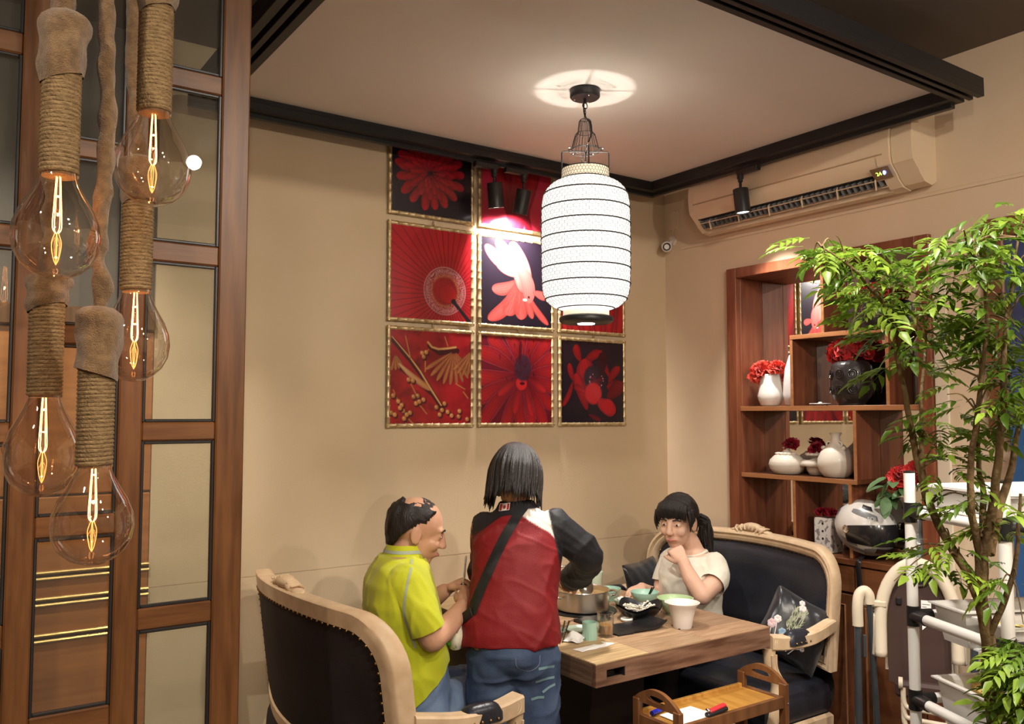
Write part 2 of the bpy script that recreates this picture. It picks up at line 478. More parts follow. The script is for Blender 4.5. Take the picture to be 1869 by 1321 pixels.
# glazed sliding doors
def door(name, label, xs, stiles, rails, zt=3.0, y=2.30, t=.045):
    d = thing(name, label, 'door', ((xs[0] + xs[1]) / 2, y, 0), kind='structure')
    for a, b in stiles: MB().bx(a, b, y - t / 2, y + t / 2, 0.01, zt, .004).make('stile', dark_wood, d)
    zz = sorted(rails)
    dw = MATS['dark_wood_h']
    for z0, z1 in zz: MB().bx(xs[0], xs[1], y - t / 2 + .004, y + t / 2 - .004, z0, z1, .004).make('rail', dw, d)
    lev = [(.0, .01)] + zz + [(zt, zt)]
    for i in range(len(lev) - 1):
        a, b = lev[i][1], lev[i + 1][0]
        if b - a < .05: continue
        MB().bx(xs[0] - .004, xs[1] + .004, y - .003, y + .003, a - .004, b + .004).make('pane', pane_m, d)
        mb = MB()
        for x0, x1, z0, z1 in ((xs[0], xs[0] + .008, a, b), (xs[1] - .008, xs[1], a, b), (xs[0] + .008, xs[1] - .008, a, a + .008), (xs[0] + .008, xs[1] - .008, b - .008, b)):
            mb.bx(x0, x1, y - .016, y - .004, z0, z1, .002)
        mb.make('glazing_bead', black_sat, d)
mat('dark_wood_h', (.088, .034, .011), .4, col2=(.15, .062, .021), vs=5, stretch=(.8, 9, 9), spec=.4, bump=.03, bs=30, bst=(1, 9, 9))
def sc(z): return 1.62 + (z - 1.62) * 1.15
r1 = [(sc(a), sc(b)) for a, b in ((2.36, 2.405), (1.96, 2.005), (1.563, 1.604), (1.158, 1.205), (.76, .80), (.36, .40), (.24, .30))]
r2 = [(sc(a), sc(b)) for a, b in ((2.165, 2.205), (1.767, 1.807), (1.369, 1.412), (.97, 1.015), (.57, .61), (.24, .30))]
door('door_1', 'brown wooden glazed door beside the tan wall', (.460, .640), [(.405, .460), (.640, .714)], r1)
door('door_2', 'brown wooden glazed door behind the rope bulbs', (.232, .405), [(.176, .232)], r2)
door('door_3', 'brown wooden glazed door at the picture edge', (-.30, .176), [(-.36, -.30)], r1)
# ---------------------------------------------------------------- lantern
paper_m = mat('lantern_paper', (.9, .88, .84), .8, emis=(1, .965, .91), es=1.35)
collar_m = mat('lantern_collar_paper', (.85, .76, .6), .8, emis=(1, .84, .6), es=.55)
wire_m = mat('dark_wire', (.03, .028, .03), .4, .6)
lens_m = mat('lamp_lens', (.9, .9, .9), .3, emis=(1, .97, .92), es=9)
LX, LY = 2.14, 2.575
ln = thing('pendant_lantern', 'white ribbed paper lantern glowing above the dining table', 'lantern', (LX, LY, 2.912))
MB().lathe([(.002, 2.912), (.058, 2.912), (.06, 2.906), (.06, 2.884), (.055, 2.878), (.002, 2.876)], (LX, LY, 0), 32).make('canopy', black_sat, ln, 40)
for a in (.6, 2.3, 4.4): MB().ell((LX + .042 * math.cos(a), LY + .042 * math.sin(a), 2.877), .004, seg=8, rings=5).make('screw', chrome, ln, 60)
mb = MB(); mb.cyl((LX, LY, 2.878), (LX, LY, 2.858), .006, .006, 8)
mb.tube([(LX + .012 * math.sin(t), LY, 2.848 + .012 * math.cos(t)) for t in np.linspace(.3, 5.4, 14)], .0022, 6)
mb.make('hook', black_m, ln, 60)
for i in range(5):
    z = 2.832 - i * .0105
    pts = [(LX + (.0042 * math.cos(t) if i % 2 else 0), LY + (0 if i % 2 else .0042 * math.cos(t)), z + .0075 * math.sin(t)) for t in np.linspace(0, 2 * PI, 10)[:-1]]
    MB().tube(pts, .0013, 5, closed=True).make('chain_link', wire_m, ln, 60)
mb = MB(); mb.tube(catmull([(LX - .004, LY, 2.87), (LX - .006, LY, 2.83), (LX + .004, LY, 2.80), (LX + .022, LY - .01, 2.775), (LX + .02, LY - .012, 2.73), (LX + .004, LY - .004, 2.68), (LX, LY, 2.62)], 5), .0032, 6)
mb.make('power_cord', black_m, ln, 60)
# wire cap: tiers of bent wire loops
mb = MB()
def rad(a, r, z): return (LX + r * math.cos(a), LY + r * math.sin(a), z)
for k in range(12):
    a = 2 * PI * k / 12; w = .11
    mb.tube([rad(a - w, .030, 2.735), rad(a - w, .024, 2.783), rad(a - w * .5, .019, 2.79), rad(a + w * .5, .019, 2.79), rad(a + w, .024, 2.783), rad(a + w, .030, 2.735)], .0011, 4)
    mb.tube([rad(a - w, .055, 2.672), rad(a - w, .040, 2.728), rad(a, .032, 2.738), rad(a + w, .040, 2.728), rad(a + w, .055, 2.672)], .0011, 4)
    mb.tube([rad(a - .13, .05, 2.672), rad(a, .072, 2.668), rad(a + .13, .05, 2.672)], .0011, 4)
for r, z in ((.018, 2.791), (.031, 2.737), (.055, 2.671), (.066, 2.664)):
    mb.tube([rad(t, r, z) for t in np.linspace(0, 2 * PI, 25)[:-1]], .0012, 4, closed=True)
mb.make('wire_cap', wire_m, ln, 60)
for k in range(5):
    a = k * 2 * PI / 5 + .4; MB().ell(rad(a, .07, 2.672), .005, seg=8, rings=6).make('bead', chrome, ln, 60)
mb = MB(); dx, dy = .0822 * .995, -.057 * .995
for sx in (1, -1):
    mb.tube([(LX, LY, 2.662), (LX + sx * .075, LY - sx * .046, 2.662), (LX + sx * .080, LY - sx * .049, 2.656), (LX + sx * .080, LY - sx * .049, 2.585)], .0028, 6)
for sx in (1, -1):
    mb.tube([(LX, LY, 2.662), (LX + sx * .046, LY + sx * .075, 2.662), (LX + sx * .049, LY + sx * .080, 2.656), (LX + sx * .049, LY + sx * .080, 2.585)], .0028, 6)
mb.make('yoke', black_m, ln, 60)
# paper shade: open top, neck collar, shouldered barrel
prof = [(.094, 2.588), (.094, 2.548)]
MB().pot(prof, (LX, LY, 0), 48).make('neck_collar', collar_m, ln, 60)
SP = [(.096, 2.546), (.118, 2.538), (.140, 2.524), (.158, 2.503), (.168, 2.478), (.1725, 2.45), (.174, 2.40), (.1745, 2.30), (.1735, 2.20), (.172, 2.13), (.168, 2.095), (.156, 2.067), (.135, 2.047), (.105, 2.035), (.093, 2.032)]
sh = MB().pot(SP, (LX, LY, 0), 64).make('paper_shade', paper_m, ln, 179)
def shade_r(z):
    for i in range(len(SP) - 1):
        (r0, z0), (r1, z1) = SP[i], SP[i + 1]
        if z1 <= z <= z0: return r1 + (r0 - r1) * (z - z1) / (z0 - z1)
    return SP[-1][0]
for z in (2.487, 2.427, 2.368, 2.309, 2.250, 2.191, 2.132, 2.073, 2.0365):
    r = shade_r(z) + .0022
    MB().tube([rad(t, r, z) for t in np.linspace(0, 2 * PI, 65)[:-1]], .0027, 5, closed=True).make('hoop', black_m, ln, 60)
mb = MB()
for r, z in ((.095, 2.589), (.0955, 2.548)): mb.tube([rad(t, r, z) for t in np.linspace(0, 2 * PI, 49)[:-1]], .0021, 5, closed=True)
mb.make('collar_hoop', black_m, ln, 60)
mb = MB()   # hexagonal wire netting
n = 46; hh = .0118
rows = int((2.588 - 2.036) / hh)
for j in range(rows):
    z0 = 2.587 - j * hh
    for i in range(n):
        a0 = 2 * PI * (i + .5 * (j % 2)) / n; da = PI / n
        def q(a, z): r = (.0955 if z > 2.547 else shade_r(z) + .0014); return rad(a, r, z)
        mb.tube([q(a0, z0), q(a0, z0 - hh * .62)], .0008, 3, cap=False)
        mb.tube([q(a0 - da, z0 - hh), q(a0, z0 - hh * .62), q(a0 + da, z0 - hh)], .0008, 3, cap=False)
mb.make('wire_netting', wire_m, ln, None, recalc=False)
MB().pot([(.090, 2.034), (.090, 2.006)], (LX, LY, 0), 40).make('base_collar', collar_m, ln, 60)
MB().lathe([(.001, 2.008), (.09, 2.008), (.103, 2.003), (.107, 1.995), (.105, 1.985), (.095, 1.978), (.042, 1.976), (.040, 1.979), (.001, 1.979)], (LX, LY, 0), 40).make('base_disc', black_sat, ln, 40)
MB().lathe([(.001, 1.9785), (.034, 1.9785), (.033, 1.974), (.001, 1.972)], (LX, LY, 0), 24).make('lamp_lens', lens_m, ln, 40)

# ---------------------------------------------------------------- track spotlights
spot_face = mat('spot_lens', (.9, .9, .9), .3, emis=(1, .95, .88), es=5)
def spot(label, top, d, boxdir):
    x, y, z = top
    s = thing('track_spotlight', label, 'spotlight', (x, y, 2.846), group='track spotlights')
    bd = Vector(boxdir)
    c = Vector((x, y, 2.833)) - bd * .05
    MB().box(c, (.13 if bd.x else .032, .13 if bd.y else .032, .026), .003).make('adapter', black_sat, s)
    MB().lathe([(.016, 2.822), (.016, 2.80), (.012, 2.80), (.012, 2.785), (.007, 2.78), (.007, z - .012)][::-1], (x, y, 0), 16).make('stem', black_sat, s, 40)
    d = Vector(d).normalized(); M = alignz(d); t = Vector((x, y, z))
    b = MB().lathe([(.001, -.004), (.036, -.004), (.038, 0), (.038, .118), (.034, .118), (.033, .112), (.001, .112)], t, 28, M).make('housing', black_sat, s, 40)
    MB().lathe([(.001, .1125), (.030, .1125), (.030, .114), (.001, .114)], t, 20, M).make('lens', spot_face, b, 40)
    return s
spot('black track spotlight aimed down beside the red dahlia picture', (2.285, 3.445, 2.752), (.16, .10, -1), (1, 0, 0))
spot('black track spotlight nearest the glowing paper lantern', (2.463, 3.445, 2.745), (-.03, .30, -1), (1, 0, 0))
spot('black track spotlight hanging in front of the air conditioner', (3.345, 2.815, 2.745), (.08, -.05, -1), (0, 1, 0))

# ---------------------------------------------------------------- pictures
NP = 170
uu, vv = np.meshgrid(np.linspace(0, 1, NP), np.linspace(0, 1, NP))
def canvas(c): return np.ones((NP, NP, 3)) * np.array(c)
def blend(im, m, c):
    m = np.clip(m, 0, 1)[..., None]; return im * (1 - m) + np.asarray(c) * m
def npz(sc, seed, oct=4):
    rs = np.random.RandomState(seed); out = np.zeros((NP, NP)); amp = 1.
    for o in range(oct):
        k = max(2, int(sc * 2 ** o)); g = rs.rand(k + 2, k + 2)
        x = uu * k; y = vv * k; i = np.floor(x).astype(int); j = np.floor(y).astype(int); fx = x - i; fy = y - j
        fx = fx * fx * (3 - 2 * fx); fy = fy * fy * (3 - 2 * fy)
        out += amp * ((g[j, i] * (1 - fx) + g[j, i + 1] * fx) * (1 - fy) + (g[j + 1, i] * (1 - fx) + g[j + 1, i + 1] * fx) * fy); amp *= .5
    return out / 2
def petal(im, p0, p1, w, ca, cb, ce=None, bend=0., sharp=.5, edge=None, ray=.22):
    "one petal from p0 to p1: ca base, cb tip, ce sides"
    p0, p1 = np.array(p0), np.array(p1); d = p1 - p0; L = np.hypot(*d); d = d / L; nrm = np.array([-d[1], d[0]])
    x = uu - p0[0]; y = vv - p0[1]
    t = (x * d[0] + y * d[1]) / L; s = x * nrm[0] + y * nrm[1] - bend * np.sin(np.clip(t, 0, 1) * PI) * L
    tt = np.clip(t, 0, 1); pw = w * (tt ** sharp) * np.sqrt(np.clip(1 - tt ** 4, 0, 1)) * 1.05
    m = np.clip((pw - np.abs(s)) / .006, 0, 1) * (t > 0) * (t < 1)
    k = np.clip(np.abs(s) / np.maximum(pw, 1e-4), 0, 1)
    col = np.asarray(ca) * (1 - tt)[..., None] + np.asarray(cb) * tt[..., None]
    if ce is not None: col = col * (1 - k ** 2.2)[..., None] + np.asarray(ce) * (k ** 2.2)[..., None]
    sk = np.clip(s / np.maximum(pw, 1e-4), -1, 1); col = col * (1 - ray * (.5 + .5 * np.sin(sk * 17 + 3 * np.sin(tt * 5 + p0[0] * 20))) * (.4 + .6 * tt) - ray * .5 * (.5 + .5 * np.sin(sk * 41 + tt * 7)))[..., None]
    im = blend(im, np.clip((pw * 1.25 + .004 - np.abs(s)) / .03, 0, 1) * (t > -.02) * (t < 1.03) * .35, BLK)
    im = blend(im, m, col)
    if edge is not None: im = blend(im, m * np.clip((k - .9) / .1, 0, 1) * .6, edge)
    return im
def stroke(im, pts, w, c, hl=None):
    pts = [np.array(p) for p in pts]; dm = np.full((NP, NP), 9.); tot = len(pts) - 1
    for i in range(tot):
        a, b = pts[i], pts[i + 1]; d = b - a; q = np.clip(((uu - a[0]) * d[0] + (vv - a[1]) * d[1]) / (d @ d), 0, 1)
        ww = w[i] * (1 - q) + w[i + 1] * q if hasattr(w, '__len__') else w
        dm = np.minimum(dm, np.hypot(uu - a[0] - q * d[0], vv - a[1] - q * d[1]) / ww)
    im = blend(im, np.clip((1.1 - dm) / .3, 0, 1), c)
    if hl is not None: im = blend(im, np.clip((.5 - dm) / .4, 0, 1), hl)
    return im
def blob(im, c, r, col, hi=None, sq=1.):
    d = np.hypot((uu - c[0]), (vv - c[1]) * sq) / r
    im = blend(im, np.clip((1 - d) / .2, 0, 1), col)
    if hi is not None: im = blend(im, np.clip(1 - np.hypot(uu - c[0] + r * .3, (vv - c[1] - r * .3) * sq) / (r * .7), 0, 1) * .8, hi)
    return im
RED = np.array([.40, .009, .015]); DRED = np.array([.10, .003, .010]); BRED = np.array([.56, .02, .022]); BLK = np.array([.010, .006, .012]); GOLD = np.array([.50, .20, .055]); LGOLD = np.array([.75, .48, .22])
def art_dahlia():
    im = canvas(BLK); c = np.array([.47, .47]); rs = np.random.RandomState(1)
    for r0, r1, n, w in ((.22, .44, 17, .078), (.18, .385, 17, .072), (.13, .315, 15, .064), (.09, .25, 14, .052), (.05, .185, 12, .042), (.02, .125, 11, .030)):
        for k in rs.permutation(n):
            a = 2 * PI * (k + rs.rand() * .35) / n; dv = np.array([math.cos(a), math.sin(a) * .93])
            im = petal(im, c + dv * r0 * .6, c + dv * r1 * (.96 + .08 * rs.rand()), w, DRED, RED * (1.0 + .25 * rs.rand()), DRED * 1.6, sharp=.9)
    for k in range(60):
        a = rs.rand() * 6.3; r = .11 * rs.rand() ** .6; p = c + r * np.array([math.cos(a), math.sin(a)])
        im = petal(im, p, p + np.array([math.cos(a), math.sin(a)]) * .035, .012, DRED, RED, DRED)
    return im
def art_umbrella():
    im = canvas(RED * 1.0); c = (.70, .30); x = uu - c[0]; y = vv - c[1]; r = np.hypot(x, y); a = np.arctan2(y, x)
    im = im * (.85 + .2 * npz(3, 4))[..., None]
    ln_ = np.abs(((a * 54 / (2 * PI)) % 1) - .5) * r * 2 * PI / 54
    im = blend(im, np.clip((.006 - ln_) / .004, 0, 1) * .8 * (r > .1), DRED * .7)
    for rr, w, al in ((.36, .12, .4), (.26, .06, .55)):
        q = np.abs(np.sin(a * 60 + r * 120)) * np.abs(np.sin(a * 60 - r * 120))
        im = blend(im, np.clip(1 - np.abs(r - rr) / w, 0, 1) * al * (q < .35), DRED * .5)
    r2 = np.hypot(uu - .66, vv - .33)
    q = np.minimum(np.abs(np.sin(a * 50 + r2 * 150)), np.abs(np.sin(a * 50 - r2 * 150)))
    im = blend(im, np.clip(1 - np.abs(r2 - .22) / .05, 0, 1) * (q < .4) * .75, [.55, .38, .38])
    im = blend(im, np.clip(1 - np.abs(r2 - .17) / .025, 0, 1) * (q < .5) * .6, [.5, .3, .14])
    im = blend(im, np.clip(1 - np.abs(r2 - .262) / .006, 0, 1) * .7, [.5, .35, .36])
    im = blend(im, np.clip((.14 - r2) / .05, 0, 1) * .7, RED * .8)
    im = stroke(im, [(.77, .22), (1.0, -.02)], .022, BLK); im = blob(im, (.77, .22), .035, BLK)
    return im
def art_fish():
    im = canvas(BLK); PK = np.array([.72, .10, .09]); LP = np.array([.9, .42, .33])
    for (p0, p1, w, b) in (((.62, .62), (.05, .90), .10, .08), ((.60, .66), (.20, .99), .10, .05), ((.6, .6), (.2, .72), .08, .05)):
        im = petal(im, p0, p1, w, LP, PK * 1.1, PK * .9, bend=b, sharp=.3)
    for (p0, p1, w, b) in (((.55, .55), (.15, .40), .10, .10), ((.5, .52), (.10, .05), .11, .12), ((.52, .5), (.35, .12), .14, .04), ((.58, .5), (.55, .08), .13, 0), ((.62, .42), (.95, .04), .06, -.05), ((.6, .5), (.72, .10), .07, -.04)):
        im = petal(im, p0, p1, w, PK * .5, PK * .8, PK * .28, bend=b, sharp=.5, edge=PK)
    rs = np.random.RandomState(3)
    for k in range(26):
        x0 = .50 + .1 * rs.rand(); im = stroke(im, [(x0, .50), (x0 - .25 + .45 * rs.rand(), .12 + .1 * rs.rand())], .004, PK * .35)
    im = petal(im, (.42, .98), (.62, .40), .16, LP, PK, PK, bend=.05, sharp=.35)
    im = petal(im, (.52, .72), (.68, .28), .115, PK * 1.25, PK, PK * .8, bend=.10, sharp=.3)
    im = petal(im, (.72, .42), (.93, .36), .07, PK * .7, PK, PK * .5)
    im = blob(im, (.665, .35), .018, BLK); im = blob(im, (.61, .315), .035, LP, None, 2.)
    return im
def art_top():
    im = canvas([.42, .02, .05]); im = blend(im, npz(3, 9) - .3, [.62, .05, .07])
    rs = np.random.RandomState(5)
    for k in range(9): im = petal(im, (.5 + .1 * rs.randn(), -.1), (.1 * k + .05, .98), .1, DRED, BRED * .8, DRED * 2)
    im = blend(im, np.clip(1 - np.hypot(uu - .05, vv - .95) / .25, 0, 1), [.08, .02, .09])
    return im
def art_gold():
    im = canvas(RED * .95) * (.35 + .9 * npz(5, 2))[..., None]
    rs = np.random.RandomState(8)
    im = blend(im, np.clip((npz(6, 21) - .56) * 5, 0, 1) * .75, DRED * .45)
    for p in (((.02, .90), (.24, .68), (.36, .54), (.5, .34), (.62, .18)), ((.45, .86), (.58, .79), (.8, .82)), ((.1, .62), (.5, .34))): im = stroke(im, [(a + .02, b_ - .02) for a, b_ in p], .03, DRED * .4)
    def wing(im, c, a0, a1, n, l0, l1, w):
        for row, f in ((0, 1.), (1, .80), (2, .62), (3, .45), (4, .30)):
            for k in range(n):
                a = a0 + (a1 - a0) * k / (n - 1); d = np.array([math.cos(a), math.sin(a)]); L = (l0 + (l1 - l0) * k / (n - 1)) * f
                im = petal(im, np.array(c) + d * L * .25, np.array(c) + d * L, w * f, GOLD * .5, GOLD * (.7 + .3 * rs.rand()), DRED * 2.5, sharp=.35)
        return im
    im = blend(im, np.clip(1 - np.hypot(uu - .62, (vv - .5) * 1.6) / .22, 0, 1) * .8, DRED * .5)
    im = wing(im, (.78, .80), -2.6, -.8, 9, .42, .34, .035)
    im = wing(im, (1.02, .82), -2.4, -1.6, 5, .34, .3, .03)
    im = wing(im, (.06, .74), -1.8, -1.0, 4, .18, .16, .025)
    im = petal(im, (.10, .64), (.50, .36), .05, LGOLD * .8, GOLD, DRED * 3, bend=-.03, sharp=.4)
    im = stroke(im, [(.45, .88), (.5, .83), (.58, .81), (.68, .82), (.8, .84)], .014, GOLD * .8, LGOLD * .8)
    im = stroke(im, [(.02, .92), (.24, .70), (.36, .56), (.5, .36), (.62, .2)], [.006, .01, .013, .014, .01], GOLD * .7, LGOLD * .9)
    for p in (((.18, .93), (.24, .70)), ((.42, .56), (.42, .74), (.46, .8)), ((.04, .36), (.09, .26)), ((.24, .44), (.32, .3)), ((.34, .22), (.44, .11)), ((.8, .44), (.92, .38)), ((.9, .35), (.96, .28)), ((.22, .06), (.28, .0)), ((.66, .95), (.7, .85))):
        im = stroke(im, p, .007, GOLD * .6, GOLD)
    for c in ((.56, .18), (.63, .15), (.60, .10), (.70, .13), (.75, .09), (.84, .08), (.33, .30), (.40, .26), (.28, .29), (.31, .22), (.35, .24), (.1, .24), (.14, .2), (.16, .14), (.12, .17), (.2, .1), (.24, .12), (.17, .06), (.38, .76), (.43, .77), (.40, .72), (.66, .22), (.04, .3), (.02, .12), (.06, .1), (.85, .14), (.95, .05), (.22, .47), (.27, .46)):
        im = blob(im, (c[0] + .012, c[1] - .014), .034, DRED * .7); im = blob(im, c, .026, GOLD * (.6 + .4 * rs.rand()), LGOLD * .9)
    im = blend(im, np.clip(npz(5, 11) - .72, 0, 1) * 1.8, DRED * .5)
    return im
def art_poinsettia():
    im = canvas(DRED * 1.2); c = np.array([.58, .56]); rs = np.random.RandomState(2)
    A = [(90, .5, .13), (70, .55, .13), (112, .55, .13), (50, .55, .12), (135, .6, .13), (28, .5, .13), (158, .62, .13), (5, .5, .12), (182, .66, .13), (-18, .5, .11), (205, .72, .12), (-40, .55, .11), (226, .78, .12), (-62, .62, .11), (248, .66, .11), (270, .6, .11), (-80, .64, .10)]
    for a, L, w in A:
        d = np.array([math.cos(R_(a)), math.sin(R_(a))])
        im = petal(im, c + d * .05, c + d * (L + .08), w, DRED * .7, BRED * (.75 + .15 * rs.rand()), DRED * 2.0, bend=.04 * rs.randn(), sharp=.55, edge=[.55, .12, .14])
    for a, L, w in [(-30, .38, .07), (215, .42, .07), (255, .46, .08), (-75, .5, .08), (284, .46, .05)]:
        d = np.array([math.cos(R_(a)), math.sin(R_(a))])
        im = petal(im, c + d * .06, c + d * L, w, DRED, BRED * .85, DRED * 1.5, sharp=.6, edge=[.6, .15, .16])
    im = blob(im, (.56, .46), .085, BRED * .8); im = blob(im, (.57, .46), .04, DRED * .5, None, 2.)
    im = blob(im, c + [0, .08], .13, BLK * 2 + DRED * .2, None, .75)
    for k in range(34):
        p = c + np.array([.09 * rs.randn(), .06 + .08 * rs.randn()]); im = petal(im, p, p + np.array([.02 * rs.randn(), .07]), .012, BLK, DRED * 1.2, BLK, edge=[.35, .1, .16])
    im = petal(im, c + [-.05, .1], c + [-.03, .4], .03, DRED * .6, DRED, BLK)
    return im
def art_peony():
    im = canvas(BLK); rs = np.random.RandomState(6); R2 = RED * .95
    for p0, p1, w in (((.3, .75), (.22, .95), .08), ((.35, .72), (.62, .88), .08), ((.2, .5), (.12, .72), .06), ((.18, .5), (.02, .2), .05), ((.75, .5), (.93, .7), .08), ((.72, .45), (.98, .42), .12), ((.78, .55), (.62, .9), .06)):
        im = petal(im, p0, p1, w, R2 * .5, R2 * .8, DRED * .7, bend=.05, sharp=.4)
    im = petal(im, (.5, .30), (.35, .78), .19, R2 * .6, R2, DRED, bend=.06, sharp=.4)
    im = petal(im, (.72, .3), (.98, .5), .13, DRED, R2 * .45, DRED * .6, sharp=.5)
    im = blob(im, (.5, .55), .17, BLK * 1.5); im = petal(im, (.6, .55), (.68, .88), .10, BLK, DRED * .5, BLK)
    for k in range(26):
        a = rs.rand() * 6.3; p = np.array([.55, .52]); q = p + .11 * np.array([math.cos(a), math.sin(a) * .8]); im = stroke(im, [p, q], .004, DRED); im = blob(im, q, .008, [.5, .2, .22])
    im = petal(im, (.40, .16), (.22, .60), .10, R2 * .5, R2, DRED, sharp=.4)
    im = blob(im, (.5, .36), .145, R2 * 1.05); im = petal(im, (.36, .38), (.2, .44), .06, R2, R2 * .5, DRED)
    im = petal(im, (.58, .26), (.86, .13), .12, R2, R2 * 1.05, DRED * 2, sharp=.3); im = blob(im, (.74, .2), .1, R2)
    im = petal(im, (.42, .10), (.62, .03), .05, DRED, DRED * 1.2, BLK)
    return im
def art_stripes():
    im = canvas(RED * .9)
    for k in range(7): im = petal(im, (.15 + .3 * k * .5, -.15), (-.3 + .33 * k, 1.1), .14, BRED * .7, BRED, DRED * .8, bend=.06, sharp=.4, edge=[.6, .2, .22])
    return im
print_m = attrmat('glossy_print', .3, .35, coat=.35)
ring_m = mat('brass_ring', (.4, .28, .12), .4, .8)
frame_m = mat('gilt_bamboo', (.42, .30, .14), .38, .6, col2=(.66, .52, .30), vs=40, spec=.5)
SZ = .474
def picture(x0, z0, art, label):
    p = thing('framed_picture', label, 'picture', (x0 + SZ / 2, YB, z0), group='red pictures on the tan wall')
    yb = YB - .004; fw = .017
    im = art()
    W_ = SZ - 2 * fw + .004; ox, oz = x0 + fw - .002, z0 + fw - .002
    mb = MB(); yf = YB - .018
    X = ox + uu * W_; Z = oz + vv * W_
    vs = np.stack([X, np.full_like(X, yf), Z], -1).reshape(-1, 3)
    i = np.arange(NP * NP).reshape(NP, NP)
    fs = np.stack([i[:-1, :-1], i[:-1, 1:], i[1:, 1:], i[1:, :-1]], -1).reshape(-1, 4)
    mb.v = [tuple(q) for q in vs]; mb.f = [tuple(q) for q in fs.tolist()]; mb.m = [0] * len(mb.f)
    o = mb.make('print', print_m, p, None, recalc=False)
    ca = o.data.color_attributes.new('Col', 'FLOAT_COLOR', 'POINT')
    cc = np.concatenate([im.reshape(-1, 3), np.ones((NP * NP, 1))], 1).astype(np.float32); ca.data.foreach_set('color', cc.ravel())
    MB().bx(x0 + .006, x0 + SZ - .006, YB - .017, yb, z0 + .006, z0 + SZ - .006).make('backing_board', frame_m, p)
    # gilt bamboo frame: each side is a rod with swollen nodes
    for a, b in (((x0, z0), (x0 + SZ, z0)), ((x0, z0 + SZ), (x0 + SZ, z0 + SZ)), ((x0, z0), (x0, z0 + SZ)), ((x0 + SZ, z0), (x0 + SZ, z0 + SZ))):
        A = Vector((a[0], YB - .015, a[1])); B = Vector((b[0], YB - .015, b[1])); d = (B - A).normalized()
        inn = Vector((x0 + SZ / 2, YB - .015, z0 + SZ / 2)) - (A + B) / 2; inn = inn.normalized() * .009
        pts = []; rr = []; n = 10
        for k in range(n + 1):
            t = k / n + (.012 * ((k * 7) % 3 - 1) if 0 < k < n else 0); q = A + (B - A) * t + inn
            if k in (0, n): pts.append(q); rr.append(.0088); continue
            for e, r in ((-.006, .0076), (-.003, .0090), (.003, .0090), (.006, .0076)): pts.append(q + d * e); rr.append(r)
        mb = MB(); mb.tube(pts, rr, 8, flat=(.95, 1.25), up=(0, 1, 0)); mb.make('frame_rod', frame_m, p, 50)
    c = Vector((x0 + SZ * .52, YB - .012, z0 + SZ + .012))
    MB().tube([(c.x + .006 * math.cos(t), c.y, c.z + .010 * math.sin(t)) for t in np.linspace(0, 2 * PI, 13)[:-1]], .0017, 5, closed=True).make('hanging_ring', ring_m, p, 60)
picture(1.780, 2.566, art_dahlia, 'gilt-framed red dahlia on black, above the umbrella picture')
picture(2.281, 2.566, art_top, 'gilt-framed pink and red picture washed out by the spotlight')
picture(1.780, 2.060, art_umbrella, 'gilt-framed picture of a red paper umbrella from inside')
picture(2.281, 2.060, art_fish, 'gilt-framed picture of a red fighting fish on black')
picture(2.788, 2.060, art_stripes, 'gilt-framed red petal picture mostly hidden behind the lantern')
picture(1.780, 1.562, art_gold, 'gilt-framed picture of golden birds and branches on red')
picture(2.281, 1.562, art_poinsettia, 'gilt-framed close-up of a red flower with dark centre')
picture(2.788, 1.562, art_peony, 'gilt-framed red peony on black, below the lantern')

# ---------------------------------------------------------------- air conditioner
ac_m = mat('aged_cream_plastic', (.70, .55, .38), .45, col2=(.72, .58, .42), vs=2)
dark_in = mat('dark_vent', (.03, .03, .03), .6)
ac = thing('air_conditioner', 'cream split air conditioner on the wall above the shelf', 'air conditioner', (XR, 2.57, 2.60))
ya, yc, ye = 3.215, 2.05, 1.955
# section (distance out from wall, height)
sec = [(0, 2.625), (.04, 2.603), (.10, 2.612), (.135, 2.640), (.150, 2.660), (.195, 2.700), (.205, 2.735), (.208, 2.80), (.200, 2.86), (.180, 2.905), (.150, 2.925), (0, 2.930)]
body_sec = [(0, 2.625), (.04, 2.603), (.085, 2.606), (.085, 2.675), (.165, 2.675), (.188, 2.696), (.203, 2.735), (.208, 2.80), (.200, 2.86), (.180, 2.905), (.150, 2.925), (0, 2.930)]
MB().prism([(a, b) for a, b in body_sec], (XR, yc + .06, 0), (-1, 0, 0), (0, 0, 1), (0, ya - .03 - yc - .06, 0)).make('body', ac_m, ac, 30)
MB().prism(sec, (XR, ya - .03, 0), (-1, 0, 0), (0, 0, 1), (0, .03, 0)).make('end_cap', ac_m, ac, 30)
MB().prism(sec, (XR, yc, 0), (-1, 0, 0), (0, 0, 1), (0, .06, 0)).make('end_panel', ac_m, ac, 30)
sec2 = [(a * .93, 2.765 + (b - 2.765) * .96) for a, b in sec]
MB().prism(sec2, (XR, ye, 0), (-1, 0, 0), (0, 0, 1), (0, yc - ye - .003, 0)).make('side_cap', ac_m, ac, 30)
MB().bx(XR - .165, XR - .083, yc + .06, ya - .03, 2.672, 2.676).make('vent_throat', dark_in, ac)
for z, x in ((2.745, .2085), (2.858, .2025)):
    MB().bx(XR - x, XR - x + .012, yc + .03, ya - .03, z, z + .006, .002).make('panel_groove', mat('ac_groove', (.45, .33, .2), .6) if 'ac_groove' not in MATS else MATS['ac_groove'], ac)
for x, z in ((.148, 2.652), (.112, 2.626)):
    MB().tube([(XR - x, yc + .055, z), (XR - x, ya - .028, z)], .0045, 6, flat=(.6, 1.6)).make('louver_bar', ac_m, ac, 50)
vane = MB().box((0, 0, 0), (.075, .006, .05), .001, rotm(0, -38, 0)).mesh('guide_vane', ac_m)
for k in range(6): share('guide_vane', vane, ac, TM((XR - .125, yc + .11 + k * (ya - yc - .2) / 5, 2.655), (0, 0, R_(25))))
